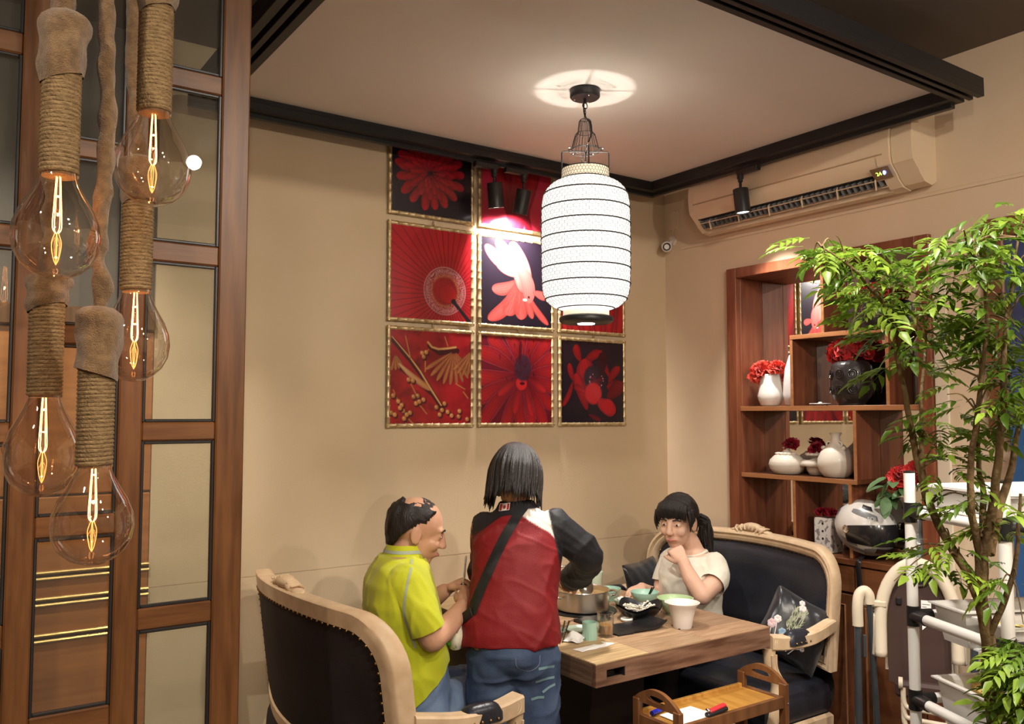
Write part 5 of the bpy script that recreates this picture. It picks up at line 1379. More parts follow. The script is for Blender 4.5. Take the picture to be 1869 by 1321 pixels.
def facebits(c, F, s, par):
    c = Vector(c)
    for q in (1, -1):
        e = c + F @ (Vector((.0805, q * .031, .002)) * s); o = MB().ell(e, (.0095 * s, .0120 * s, .0045 * s), F, 14, 8).make('eye', eye_w, par, 60)
        MB().ell(c + F @ (Vector((.0880, q * .0305, .0015)) * s), (.0035 * s, .0052 * s, .0046 * s), F, 10, 8).make('iris', eye_d, o, 60)
        MB().tube([c + F @ (Vector(p) * s) for p in ((.0935, q * .014, .022), (.0925, q * .032, .027), (.082, q * .05, .020))], [.003 * s, .0042 * s, .002 * s], 6).make('eyebrow', hair_m, par, 60)
    MB().tube([c + F @ (Vector(p) * s) for p in ((.086, .024, -.066), (.096, .008, -.063), (.097, 0, -.065), (.096, -.008, -.063), (.086, -.024, -.066))], [.002, .005 * s, .005 * s, .005 * s, .002], 8).make('lips', lip_m, par, 60)
def hand(mb, w, d, nrm, side, curl=(55, 60, 40), s=1.0, spread=6, thumb=35):
    "wrist w, direction d of the palm, nrm out of the palm, side +1: thumb on the +cross side"
    d = Vector(d).normalized(); nrm = Vector(nrm); nrm = (nrm - d * nrm.dot(d)).normalized(); l = d.cross(nrm) * side; w = Vector(w)
    ringloft(mb, [(w - d * .02 * s, l * .026 * s, nrm * .019 * s), (w + d * .02 * s, l * .031 * s, nrm * .018 * s), (w + d * .055 * s, l * .039 * s, nrm * .016 * s), (w + d * .085 * s, l * .040 * s, nrm * .013 * s)], 16)
    for k, (off, L) in enumerate(((.030, .072), (.010, .080), (-.011, .075), (-.030, .060))):
        p = w + d * (.082 - .004 * abs(k - 1)) * s + l * off * s; ang = 0; pts = [p - d * .02 * s, p]
        sp = math.radians(spread * (1.5 - k) * .5); dd = (d * math.cos(sp) + l * math.sin(sp)).normalized()
        for cu, f in zip(curl, (.45, .32, .25)):
            ang += R_(cu); q = dd * math.cos(ang) + nrm * math.sin(ang); p = p + q * L * f * s; pts.append(p)
        rr = [.0095 * s, .0092 * s, .0085 * s, .0078 * s, .0066 * s]
        P = catmull(pts, 4); mb.tube(P, np.interp(np.linspace(0, 4, len(P)), range(5), rr), 10); mb.ell(P[-1], .0068 * s, None, 10, 6); mb.ell(pts[2], .0092 * s, None, 10, 6)
    p = w + d * .022 * s + l * .028 * s + nrm * .006 * s
    pts = [p]; a = R_(thumb)
    for f, q in ((.035, 0), (.030, .3), (.024, .6)):
        v = (d * math.cos(a - q * .6) + l * math.sin(a - q * .6) * .8 + nrm * (.35 + q * .5)).normalized(); p = p + v * f * s; pts.append(p)
    P = catmull(pts, 4); mb.tube(P, np.interp(np.linspace(0, 3, len(P)), range(4), [.013 * s, .0115 * s, .010 * s, .008 * s]), 10); mb.ell(P[-1], .0083 * s, None, 10, 6)
def waves(seed, amp, k=(9, 9, 14), warp=2.5):
    rs = np.random.RandomState(seed); D = rs.randn(5, 3) * np.array(k); ph = rs.rand(5) * 6; Wp = rs.randn(3, 3) * 6
    def f(co, nr):
        w = np.sin(co @ Wp.T + ph[:3]).sum(1) * .5
        out = np.zeros(len(co))
        for i in range(5):
            s = np.sin(co @ D[i] + ph[i] + warp * w); out += np.sign(s) * np.abs(s) ** 1.0 * (1.0 / (1 + i * .4))
        return out * amp / 2.2
    return f
def bvh(*obs):
    vs = []; ps = []
    for o in obs:
        n = len(vs); M = wmat(o); vs += [M @ v.co for v in o.data.vertices]; ps += [tuple(i + n for i in p.vertices) for p in o.data.polygons]
    return BVHTree.FromPolygons(vs, ps)
def ribbon(name, m, par, T, pts, dirv, w, h=.004, side=None, n=40):
    "band of half width w laid on a surface: pts are (start of ray), dirv the ray direction"
    P = catmull(pts, max(2, n // max(1, len(pts) - 1))); d = Vector(dirv).normalized(); L = []; Rr = []
    for i, p in enumerate(P):
        t = (P[min(i + 1, len(P) - 1)] - P[max(i - 1, 0)]).normalized(); s = (t.cross(d)).normalized() if side is None else Vector(side).normalized()
        row = []
        for e in (-1, -.33, .33, 1):
            hit = T.ray_cast(p + s * (w * e), d)
            row.append((hit[0] - d * h) if hit[0] is not None else None)
        L.append(row)
    mb = MB(); vs = []; fs = []
    last = None
    for row in L:
        if any(q is None for q in row): last = None; continue
        b = len(vs); vs += row
        if last is not None:
            for k in range(3): fs.append((last + k, last + k + 1, b + k + 1, b + k))
        last = b
    mb.add(vs, fs); return mb.make(name, m, par, 179, recalc=False)
def haircap(name, c, F, s, par, mask, grow=.010, nz=.004, seed=0, m=None, tail=None):
    "hair shell over the skull where mask(dir) > 0"
    c = Vector(c); nu, nv = 72, 44; ok = {}; vs = []
    for j in range(nv + 1):
        th = PI * j / nv
        for i in range(nu):
            ph = 2 * PI * i / nu; d = Vector((math.sin(th) * math.cos(ph), math.sin(th) * math.sin(ph), math.cos(th))); k = mask(d)
            a = ph
            rr = Vector((.100, .080, .092)) ; g = (grow + nz * noise.noise((d.x * 6, d.y * 6, seed + d.z * 1.5)) + nz * .5 * noise.noise((d.x * 16, d.y * 16, seed + d.z * 3))) * max(0., min(1., k * 4)) 
            p = Vector((-.012, 0, .028)) + Vector((d.x * (rr.x + g - .006), d.y * (rr.y + g - .006), d.z * (rr.z + g - .006)))
            if d.z < -.1: p.z -= max(0, -d.z - .1) * .055 * (1 if k > 0 else 0)
            vs.append(c + F @ (p * s)); ok[j, i] = k > 0
    fs = []
    for j in range(nv):
        for i in range(nu):
            i2 = (i + 1) % nu
            if ok[j, i] or ok[j, i2] or ok[j + 1, i] or ok[j + 1, i2]: fs.append((j * nu + i, (j + 1) * nu + i, (j + 1) * nu + i2, j * nu + i2))
    mb = MB().add(vs, fs)
    if tail: tail(mb)
    return mb.make(name, m or hair_m, par, 179, recalc=False)

# ---- man in the lime polo shirt
mn = thing('person', 'person in a lime green polo shirt seated with chopsticks raised', 'person', (1.47, 2.80, .46))
HC = Vector((1.510, 2.785, 1.200)); HF = frame((.88, -.38, -.27)); HS = 1.02
mf = Vector((.945, -.327, 0)); ml = Vector((.327, .945, 0))
b = MB(); head(b, HC, HF, HS)
limb(b, [(1.448, 2.80, 1.05), (1.462, 2.797, 1.11), (1.488, 2.79, 1.155)], [.060, .055, .055])
def torso_rings(g=0.):
    Y = (0, 1, 0); X = (1, 0, 0)
    T = [(1.478, .49, .175, .135), (1.478, .58, .180, .138), (1.486, .68, .176, .130), (1.487, .77, .174, .126), (1.470, .87, .180, .122), (1.452, .96, .190, .118), (1.446, 1.03, .188, .104), (1.448, 1.085, .145, .082), (1.453, 1.118, .075, .062)]
    out = []
    for x, z, w, d in T:
        q = min(1, max(0, (z - .55) / .3)); f_ = (Vector(X) * (1 - q) + mf * q).normalized(); l_ = Vector((-f_.y, f_.x, 0)); out.append(((x, 2.80, z), l_ * (w + g), f_ * (d + g)))
    return out
ringloft(b, torso_rings())
NA = [(1.402, 2.655, 1.040), (1.425, 2.606, .955), (1.462, 2.588, .862)]; NF = [(1.468, 2.588, .862), (1.565, 2.64, .888), (1.655, 2.700, .925)]
FA = [(1.492, 2.940, 1.035), (1.53, 3.01, .95), (1.605, 3.00, .862)]; FFa = [(1.605, 3.00, .862), (1.65, 2.94, .90), (1.685, 2.885, .945)]
limb(b, NA, [.060, .052, .046]); limb(b, NF, [.046, .040, .029]); limb(b, FA, [.060, .052, .046]); limb(b, FFa, [.046, .040, .029])
hand(b, (1.660, 2.705, .928), (.55, .42, .35), (.3, .5, -.85), 1, (62, 66, 45), 1.0)
hand(b, (1.690, 2.882, .948), (.62, -.45, .38), (.2, -.6, -.8), -1, (58, 62, 40), 1.0)
LEGS = [([(1.48, 2.715, .545), (1.66, 2.765, .565), (1.845, 2.805, .555)], [.090, .080, .062]), ([(1.48, 2.885, .545), (1.66, 2.93, .565), (1.83, 2.97, .555)], [.090, .080, .062]),
        ([(1.845, 2.805, .555), (1.83, 2.81, .32), (1.79, 2.82, .09)], [.062, .054, .038]), ([(1.83, 2.97, .555), (1.82, 2.98, .32), (1.79, 2.99, .09)], [.062, .054, .038])]
for p, r in LEGS: limb(b, p, [q - .006 for q in r])
meshobj('body', voxel(b, .0055, 5), skin_m, mn)
facebits(HC, HF, HS, mn)
def mmask(d):
    if d.z > .60 and d.x > -.62:
        if d.x < .0 and abs(d.y) < .55: return -1
        return .06 if d.x < .55 - .25 * abs(d.y) and noise.noise((d.x * 3, d.y * 14, 2)) > -.25 else -1
    if d.x > .20 + .55 * max(0, d.z): return -1
    if d.z < .10 and d.x > -.02 + .9 * d.z: return -1
    if d.z < -.18 and d.x > -.20: return -1
    if d.z < -.80: return -1
    return .3
haircap('hair', HC, HF, HS, mn, mmask, .012, .006, 3)
sh = MB(); rr = torso_rings(.016)
rr[0] = ((1.482, 2.80, .485), Vector((0, .205, 0)), Vector((.165, 0, 0))); rr[1] = ((1.482, 2.80, .56), Vector((0, .203, 0)), Vector((.162, 0, 0)))
ringloft(sh, rr)
limb(sh, NA[:2], [.070, .052]); limb(sh, FA[:2], [.070, .052]); limb(sh, [(1.447, 2.80, 1.075), (1.463, 2.80, 1.125)], [.072, .066])
lime = mat('lime_polo_cloth', (.52, .56, .012), .75, col2=(.60, .63, .02), vs=4, bump=.15, bs=300, sheen=.2)
sme = voxel(sh, .0065, 5)
cut(sme, (1.47, 2.80, .672), (.80, 0, -1)); cut(sme, (1.463, 2.80, 1.118), (.25, 0, 1), .09)
so = meshobj('polo_shirt', sme, lime, mn, folds(.0065, (.5, .2, -.8), 4, 12, 3.3))
def sleeve(par, path, rs, at, m, fo, vx=.006):
    "short sleeve: tube round the arm, sliced open at the fraction AT of its last stretch"
    q = MB(); limb(q, path, rs); me = voxel(q, vx, 4); a, b_ = Vector(path[-2]), Vector(path[-1]); cut(me, a + (b_ - a) * at, b_ - a); return meshobj('sleeve', me, m, par, fo)
for p_ in (NA, FA): sleeve(so, p_, [.072, .066, .062], .68, lime, folds(.005, (.4, .3, -.8), 4, 12, 1.1))
pipe_m = mat('grey_piping', (.40, .45, .38), .7)
T = bvh(so, *so.children); back = Vector((.46, .88, 0))
ribbon('raglan_piping', pipe_m, so, T, [(1.185, 2.2, 1.115), (1.165, 2.2, 1.05), (1.155, 2.2, .97), (1.17, 2.2, .90), (1.20, 2.2, .83)], back, .0038, .002)
cl = MB()
for k, (z, r, m_) in enumerate(((1.128, .070, 0), (1.148, .067, 0))):
    pass
def collar(u, v):
    a = 2 * PI * u; rx, ry = .068 + .012 * (1 - v), .068 + .014 * (1 - v)
    return Vector((1.463 + .010 * v + rx * math.cos(a), 2.80 + ry * math.sin(a), 1.105 + .050 * v - .035 * max(0, math.cos(a)) ** 2))
co = MB().grid(40, 6, collar).make('shirt_collar', lime, so, 179, recalc=False)
MB().grid(40, 2, lambda u, v: collar(u, .45 + .22 * v) + (collar(u, .5) - Vector((1.468, 2.80, collar(u, .5).z))).normalized() * .0016).make('collar_stripe', pipe_m, co, 179, recalc=False)
for k in range(3): MB().ell((1.606, 2.735, .70 - .03 * k), (.006, .006, .006), None, 8, 6).make('button', lime, so, 60)
tr = MB()
for p, r in LEGS: limb(tr, p, [q + .008 for q in r])
ringloft(tr, [(c_, u_, v_) for c_, u_, v_ in torso_rings(.006)[:4]])
meshobj('jeans', voxel(tr, .0075, 5), denim_l, mn, folds(.005, (.3, .2, 1), 5, 13, 6.1))
for y in (2.815, 2.985): MB().ell((1.83, y, .045), (.125, .045, .045), None, 18, 10).make('shoe', shoe_m, mn, 60)
cs = thing('chopsticks', 'dark metal chopsticks in the hands of the person in lime', 'chopsticks', (1.72, 2.80, .95))
for k in range(2):
    a = Vector((1.722 + .008 * k, 2.808 + .006 * k, .955)); MB().tube([a + Vector((-.01, -.004, -.05)), a + Vector((.018, .012, .125))], [.0036, .0026], 6).make('stick', steel, cs, 60)

# ---- person in the red jacket, seen from behind
RW = Vector((1.795, 2.575, 0)); rf = Vector((.57, .822, 0)).normalized(); rr_ = Vector((rf.y, -rf.x, 0))
def W3(a, bb, z):
    z = z - .03 * min(1, max(0, (z - .9) / .3)); return RW + rr_ * a + rf * bb + Vector((0, 0, z))
rp = thing('person', 'person in a red and black jacket standing with back turned, ladling', 'person', (RW.x, RW.y, 0))
HC2 = W3(.008, .155, 1.400); HF2 = frame(rf * .86 + rr_ * .18 + Vector((0, 0, -.42)))
b = MB(); head(b, HC2, HF2, .98)
limb(b, [W3(.01, .10, 1.24), W3(.01, .125, 1.30), W3(.008, .145, 1.35)], [.055, .050, .050])
TR = [(-.004, -.005, .72, .150, .115), (-.004, -.006, .80, .152, .118), (0, .005, .90, .140, .108), (.003, .022, 1.00, .135, .102), (.008, .050, 1.10, .146, .106), (.012, .080, 1.19, .150, .100), (.013, .098, 1.245, .135, .082), (.012, .108, 1.285, .072, .062)]
ringloft(b, [(W3(a, bb, z), rr_ * w, (rf - Vector((0, 0, .15))) * d) for a, bb, z, w, d in TR])
RA = [W3(.150, .090, 1.225), W3(.232, .105, 1.165), W3(.283, .135, 1.105)]; RF = [W3(.283, .135, 1.105), W3(.27, .24, 1.035), W3(.235, .335, .970)]
LA = [W3(-.108, .110, 1.222), W3(-.118, .165, 1.12), W3(-.120, .22, 1.03)]; LF = [W3(-.120, .22, 1.03), W3(-.09, .28, .98), W3(-.04, .34, .95)]
for p, r in ((RA, [.056, .047, .042]), (RF, [.042, .037, .027]), (LA, [.056, .047, .042]), (LF, [.042, .037, .027])): limb(b, p, r)
hand(b, W3(.232, .340, .968), rf * .8 + rr_ * -.12 + Vector((0, 0, -.1)), Vector((0, 0, -1)) - rr_ * .6, -1, (65, 70, 45), .95)
hand(b, W3(-.04, .335, .943), rf * .8 + rr_ * .3 + Vector((0, 0, -.2)), Vector((0, 0, -1)), 1, (35, 40, 30), .95)
RL = [([W3(-.078, -.005, .76), W3(-.085, .0, .45), W3(-.085, -.02, .10)], [.092, .064, .042]), ([W3(.074, -.005, .76), W3(.080, .0, .45), W3(.08, -.01, .10)], [.092, .064, .042])]
for p, r in RL: limb(b, p, r)
meshobj('body', voxel(b, .006, 5), skin_m, rp)
facebits(HC2, HF2, .98, rp)
def bob(mb):
    for k in range(84):
        g = random.Random(k + 40); a = R_(62 + 236 * k / 83); c_, s_ = math.cos(a), math.sin(a); L = g.uniform(-.02, .012); j = g.uniform(.97, 1.05)
        pp = [(-.02 + .02 * c_, .02 * s_, .128), (-.012 + .070 * c_, .058 * s_, .112), (-.012 + .110 * c_ * j, .090 * s_ * j, .040), (-.012 + .115 * c_ * j, .096 * s_ * j, -.035), (-.012 + (.108 + .02 * g.random()) * c_, (.094 + .02 * g.random()) * s_, -.10 + L)]
        mb.tube(catmull([HC2 + HF2 @ Vector(q) for q in pp], 4), np.interp(np.linspace(0, 1, 17), [0, .3, .75, 1], [.006, .011, .010, .001]), 5)
    for k in range(46):
        g = random.Random(k); a = R_(95 + 170 * k / 45) ; r = 1.02
        st = HC2 + HF2 @ Vector((-.012 + .098 * math.cos(a), .080 * math.sin(a), -.005)); ou = HF2 @ Vector((math.cos(a), math.sin(a), 0)); L = g.uniform(.055, .085)
        mb.tube([st + Vector((0, 0, .03)), st + ou * .008, st + ou * .012 + Vector((0, 0, -L * .6)), st + ou * g.uniform(.008, .035) + Vector((0, 0, -L))], [.012, .013, .010, .001], 5)
haircap('hair', HC2, HF2, .98, rp, lambda d: -1 if (d.x > .35 and d.z < .55) or d.z < -.62 else .3, .017, .006, 5, tail=bob)
jk = MB(); g = .020
JR = [(-.012, -.010, .795, .180, .138), (-.012, -.010, .84, .176, .136), (-.006, .0, .92, .166, .130), (.0, .020, 1.00, .160, .125), (.006, .048, 1.10, .165, .124), (.012, .078, 1.19, .166, .116), (.013, .098, 1.25, .150, .096), (.012, .112, 1.30, .080, .074), (.011, .122, 1.325, .066, .064)]
ringloft(jk, [(W3(a, bb, z), rr_ * w, (rf - Vector((0, 0, .12))) * d) for a, bb, z, w, d in JR])
limb(jk, RA, [.072, .066, .064]); limb(jk, RF, [.064, .056, .048]); limb(jk, LA, [.066, .056, .052]); limb(jk, LF, [.058, .052, .046])
jm = attrmat('jacket_cloth', .62, .35)
nt = jm.node_tree; tcn = nt.nodes.new('ShaderNodeTexCoord'); tx = nt.nodes.new('ShaderNodeTexNoise'); tx.inputs['Scale'].default_value = 260; bp_ = nt.nodes.new('ShaderNodeBump'); bp_.inputs['Strength'].default_value = .15; bp_.inputs['Distance'].default_value = .01
nt.links.new(tcn.outputs['Object'], tx.inputs['Vector']); nt.links.new(tx.outputs['Fac'], bp_.inputs['Height']); nt.links.new(bp_.outputs[0], nt.nodes['Principled BSDF'].inputs['Normal'])
fw1 = waves(21, .0085, (9, 9, 13), 2.2); fw2 = waves(5, .004, (22, 22, 26), 1.5)
jme = voxel(jk, .006, 5)
cut(jme, W3(0, 0, .802), -Vector((0, 0, 1)) + rr_ * .05); cut(jme, W3(.2, .36, .96), rf, .10)
fA = folds(.0085, -rr_ * .75 + Vector((0, 0, -.45)), 3.2, 7.5, 2.7, 1.3); fB = folds(.0028, rr_ * .9 + Vector((0, 0, -.5)), 5, 18, 8.1)
jo = meshobj('jacket', jme, jm, rp, lambda c, n_: fA(c, n_) + fB(c, n_))
n = len(jo.data.vertices); co_ = np.empty(n * 3); jo.data.vertices.foreach_get('co', co_); co_ = co_.reshape(-1, 3)
sA = co_ @ np.array(rr_); zz = co_[:, 2]; fb = co_ @ np.array(rf)
line = np.interp(sA, [-.165, -.05, .02, .128, .16], [1.165, 1.248, 1.258, 1.195, 1.16])
sm_ = lambda x: np.clip(x / .004 + .5, 0, 1)
black = sm_(zz - line) * (sA < .022) + sm_(zz - 1.275) * (sA >= .022)
white = sm_(zz - line) * (sA >= .022) * (1 - sm_(zz - 1.275))
slv = np.maximum(sm_(sA - (.128 + np.clip(1.26 - zz, 0, .2) * .22)), sm_(-(sA + .162)) * (zz > 1.0)) ; slv = np.maximum(slv, (fb > .20) * 1.0) * (zz > .9)
colr = np.tile(np.array([[.215, .008, .012]]), (n, 1)); 
for mk, c_ in ((white, (.68, .62, .56)), (black, (.016, .015, .018)), (slv, (.012, .012, .015))): colr = colr * (1 - mk[:, None]) + np.array([c_]) * mk[:, None]
ca = jo.data.color_attributes.new('Col', 'FLOAT_COLOR', 'POINT'); ca.data.foreach_set('color', np.concatenate([colr, np.ones((n, 1))], 1).astype(np.float32).ravel())
T = bvh(jo); stitch = mat('jacket_stitch', (.22, .006, .01), .7); jblack = mat('jacket_strap_black', (.010, .010, .012), .6)
def behind(a, z): return W3(a, -1.0, z)
ribbon('hem_stitch', stitch, jo, T, [behind(-.17, .822), behind(-.08, .822), behind(.02, .822), behind(.10, .822), behind(.165, .822)], rf, .0022, .0016)
ribbon('yoke_seam', jblack, jo, T, [behind(-.15, 1.205), behind(-.05, 1.278), behind(.02, 1.288)], rf, .0016, .0016)
# flag patch at the collar
fl = T.ray_cast(behind(-.035, 1.312), rf)[0] or W3(-.035, .04, 1.312)
Mp = Matrix((rr_, Vector((0, 0, 1)) * .92 + rf * .3, -rf)).transposed().to_4x4()
def patchpt(u, v, h):
    q = T.ray_cast(behind(-.035 + u * .985 + v * .17, 1.310 + v - u * -.17), rf)[0]
    return (q if q is not None else W3(-.035 + u, .04, 1.31 + v)) - rf * h
def patch(name, u0, u1, v0, v1, h, m, par, shape=None):
    mb = MB(); mb.grid(6, 5, lambda u, v: patchpt(u0 + (u1 - u0) * u, v0 + (v1 - v0) * v, h)); return mb.make(name, m, par, 179, recalc=False)
pw = mat('patch_white', (.75, .70, .66), .7); prd = mat('patch_red', (.40, .02, .025), .7)
po = patch('flag_patch', -.020, .020, -.0125, .0125, .003, pw, jo); patch('flag_bar', -.0178, -.0095, -.0105, .0105, .0045, prd, po); patch('flag_bar', .0095, .0178, -.0105, .0105, .0045, prd, po)
lfs = []
for k in range(22):
    a = 2 * PI * k / 22; r = .0082 * (1 if k % 2 == 0 else .55); lfs.append((r * math.sin(a) * .9, r * math.cos(a)))
mb = MB(); mb.add([patchpt(0, 0, .005)] + [patchpt(u, v, .005) for u, v in lfs], [(0, 1 + k, 1 + (k + 1) % 22) for k in range(22)]); mb.make('maple_leaf', prd, po, None, recalc=False)
je = MB()
for p, r in RL: limb(je, p, [r[0] + .004, r[1] + .020, r[2] + .034])
je.ell(W3(-.004, -.005, .785), (.15, .15, .10), None, 20, 12)
for a in (-.066, .062): je.ell(W3(a, -.050, .745), (.078, .078, .085), None, 18, 12)
fw3 = waves(31, .0055, (14, 14, 22), 2.0)
jb = meshobj('jeans', voxel(je, .007, 14), denim, rp, folds(.006, rr_ + Vector((0, 0, .25)), 5, 13, 4.4))
T2 = bvh(jb); thread = mat('denim_thread', (.22, .27, .36), .7); tealm = mat('teal_glint_denim', (.20, .33, .38), .75)
for k, (a0, z0, a1, z1) in enumerate(((.085, .745, .142, .738), (.075, .695, .142, .700), (.10, .655, .145, .675), (.06, .630, .105, .637))):
    ribbon('teal_glint', tealm, jb, T2, [behind(a0, z0), behind((a0 + a1) / 2, (z0 + z1) / 2 + .004), behind(a1, z1)], rf, .0045, .0022, n=16)  # glints of light laid on the denim as paler teal strips
ribbon('pocket_stitch', thread, jb, T2, [behind(.005, .79), behind(.012, .755), behind(.05, .738), behind(.085, .758), behind(.09, .79)], rf, .0012, .0022)
for q in (-.085, .08): MB().ell(W3(q, .05, .045), (.05, .05, .045), None, 16, 10).make('shoe', shoe_m, rp, 60)

bg = thing('shoulder_bag', 'black-strapped cloth bag slung across the red jacket', 'bag', W3(-.20, .08, .80))
ribbon('strap', jblack, bg, T, [behind(.040, 1.318), behind(.01, 1.28), behind(-.04, 1.20), behind(-.085, 1.10), behind(-.125, 1.0), behind(-.150, .93)], rf, .0165, .006, n=50)
MB().tube(catmull([W3(-.150, -.095, .935), W3(-.178, -.06, .905), W3(-.192, -.02, .885)], 5), .017, 8, flat=(1, .2)).make('strap_end', jblack, bg, 60)
bag_m = mat('printed_canvas', (.70, .66, .52), .8, col2=(.30, .30, .16), vs=26, lo=.60, hi=.66)
def bagf(u, v):
    a = 2 * PI * u; w = .050 * (.7 + .5 * math.sin(PI * min(1, v + .15))); return W3(-.196 + w * math.cos(a) * .55 - .012 * (1 - v), -.005 + w * math.sin(a) * 1.3, .792 + .098 * v)
mb = MB(); mb.grid(24, 9, bagf); mb.add([bagf(k / 24, 0) for k in range(24)], [tuple(range(24))]); bgo = mb.make('pouch', bag_m, bg, 60)
MB().ell(W3(-.225, -.05, .812), (.014, .014, .010), None, 10, 6).make('green_tag', mat('bright_green', (.05, .45, .06), .5), bgo, 60)
ldl = thing('ladle', 'steel soup ladle dipping into the hot pot', 'ladle', (2.445, 2.955, .83))
h0 = W3(.215, .42, .935); h1 = Vector((2.425, 2.93, .872))
MB().tube([W3(.23, .34, .975), h0, h1], .0045, 8).make('handle', steel, ldl, 60)
MB().pot([(.001, -.028), (.018, -.024), (.030, -.010), (.034, .008), (.032, .008), (.028, -.008), (.017, -.021), (.001, -.024)], h1 + Vector((.008, .005, -.004)), 24, alignz((-.75, -.5, -.15))).make('scoop', steel, ldl, 60)

# ---- seated person in the cream T-shirt
wp = thing('person', 'person in a cream T-shirt seated with one hand at the mouth', 'person', (3.22, 3.03, .46))
HC3 = Vector((3.135, 3.065, 1.092)); HF3 = frame((-.93, -.36, -.12)); HS3 = 1.10
b = MB(); head(b, HC3, HF3, HS3)
limb(b, [(3.225, 3.035, .90), (3.205, 3.04, .96), (3.170, 3.055, 1.02)], [.058, .050, .052])
ff = Vector((-.985, -.17, 0)).normalized(); ll = Vector((-ff.y, ff.x, 0)) * 1   # left of the body
TW = [(.0, .49, .150, .120), (.0, .58, .140, .115), (.0, .67, .128, .104), (.01, .76, .138, .114), (.012, .83, .146, .110), (.0, .89, .136, .092), (-.01, .925, .100, .074), (-.01, .95, .066, .06)]
base3 = Vector((3.205, 3.045, 0))
def W4(fwd, left, z): return base3 + ff * fwd + ll * left + Vector((0, 0, z))
ringloft(b, [(W4(o, 0, z), ll * w, ff * d) for o, z, w, d in TW])
A1 = [W4(-.01, .122, .885), W4(.045, .165, .825), Vector((3.050, 2.835, .775))]; A2 = [Vector((3.050, 2.835, .775)), Vector((3.03, 2.882, .845)), Vector((3.030, 2.932, .915))]
B1 = [W4(-.01, -.122, .880), W4(.03, -.148, .79), W4(.05, -.150, .70)]; B2 = [W4(.05, -.150, .70), W4(.15, -.145, .735), W4(.24, -.13, .775)]
for p, r in ((A1, [.054, .048, .043]), (A2, [.043, .039, .028]), (B1, [.054, .046, .040]), (B2, [.040, .036, .026])): limb(b, p, r)
hand(b, (3.030, 2.928, .918), (.02, .62, .60), (.6, .5, -.5), 1, (55, 62, 45), .98)
hand(b, W4(.245, -.128, .777), ff * .9 + ll * .2, (0, 0, -1), 1, (25, 30, 20), .95)
LW = [([W4(.0, .085, .545), W4(.18, .09, .555), (2.83, 2.86, .55)], [.088, .078, .060]), ([W4(.0, -.085, .545), W4(.18, -.085, .555), (2.83, 3.03, .55)], [.088, .078, .060]), ([(2.83, 2.86, .55), (2.83, 2.86, .3), (2.85, 2.86, .09)], [.060, .05, .036]), ([(2.83, 3.03, .55), (2.83, 3.03, .3), (2.85, 3.03, .09)], [.060, .05, .036])]
for p, r in LW: limb(b, p, r)
meshobj('body', voxel(b, .0055, 5), skin_f, wp)
facebits(HC3, HF3, HS3, wp)
def tailf(mb):
    for k in range(26):
        g = random.Random(k + 90); st = HC3 + HF3 @ Vector((-.088, .060 + g.uniform(-.02, .02), .0 + g.uniform(-.02, .02))); d1 = HF3 @ Vector((-.020, .030 + g.uniform(-.01, .01), -.03))
        mb.tube(catmull([st, st + d1, st + d1 + Vector((g.uniform(-.01, .02), g.uniform(-.02, .02), -.07)), st + d1 + Vector((g.uniform(-.01, .03), g.uniform(-.03, .02), -.15 - g.uniform(0, .03)))], 4), np.interp(np.linspace(0, 1, 13), [0, .5, 1], [.013, .012, .002]), 5)
    for k in range(24):
        g = random.Random(k + 300); y = -.062 + .124 * k / 23; st = HC3 + HF3 @ (Vector((.060 - 4 * y * y, y, .108 - 6 * y * y)) * HS3); en = HC3 + HF3 @ (Vector((.100 - 8 * y * y, y * 1.08, .040 - g.uniform(0, .012) - 5 * y * y)) * HS3)
        mb.tube(catmull([st, (st + en) / 2 + HF3 @ Vector((.014, 0, .012)), en], 4), np.interp(np.linspace(0, 1, 9), [0, .6, 1], [.010, .009, .002]), 5)
    for q in (1, -1):
        for k in range(5):
            st = HC3 + HF3 @ (Vector((.055 - .012 * k, q * .076, .06)) * HS3); mb.tube(catmull([st, st + HF3 @ Vector((.008, q * .008, -.05)), st + HF3 @ Vector((.002, q * .004, -.10 + .01 * k))], 4), np.interp(np.linspace(0, 1, 9), [0, .6, 1], [.009, .007, .002]), 5)
def wmask(d):
    if d.x > .55 and d.z < .45: return -1
    if d.x > .15 and d.z < .05: return -1
    if d.x > -.25 and d.z < -.12: return -1
    if d.z < -.55: return -1
    return .3
haircap('hair', HC3, HF3, HS3, wp, wmask, .014, .003, 8, tail=tailf)
ts = MB()
ringloft(ts, [(W4(o, 0, z), ll * (w + .018), ff * (d + .018)) for o, z, w, d in TW[:-1]])
for q in (.060, -.060): ts.ell(W4(.085, q, .785), (.055, .055, .052), None, 16, 10)
limb(ts, A1[:2], [.062, .040]); limb(ts, B1[:2], [.060, .040])
cream_t = mat('cream_jersey', (.70, .65, .54), .8, col2=(.74, .69, .58), vs=5, bump=.12, bs=320, sheen=.2)
tme = voxel(ts, .0060, 5); dA = (A1[2] - A1[1]).normalized()
cut(tme, (3.205, 3.04, .938), (-.25, 0, 1), .075)
to = meshobj('tee_shirt', tme, cream_t, wp, folds(.0045, (.2, .3, -.9), 4, 12, 5.5))
sleeve(to, A1, [.066, .062, .062], .30, cream_t, folds(.004, (.2, .3, -.9), 4, 12, 2.5)); sleeve(to, B1, [.064, .058, .056], .12, cream_t, folds(.004, (.2, .3, -.9), 4, 12, 7.5))
MB().tube([Vector((3.212, 3.035, .945)) + ff * (.062 * math.cos(t) + .006) + ll * .068 * math.sin(t) + Vector((0, 0, -.022 * max(0, math.cos(t)))) for t in np.linspace(0, 2 * PI, 33)[:-1]], .006, 8, closed=True).make('neck_band', cream_t, to, 60)
tw = MB()
for p, r in LW: limb(tw, p, [q + .008 for q in r])
tw.ell(W4(-.02, 0, .545), (.13, .16, .08), None, 20, 12)
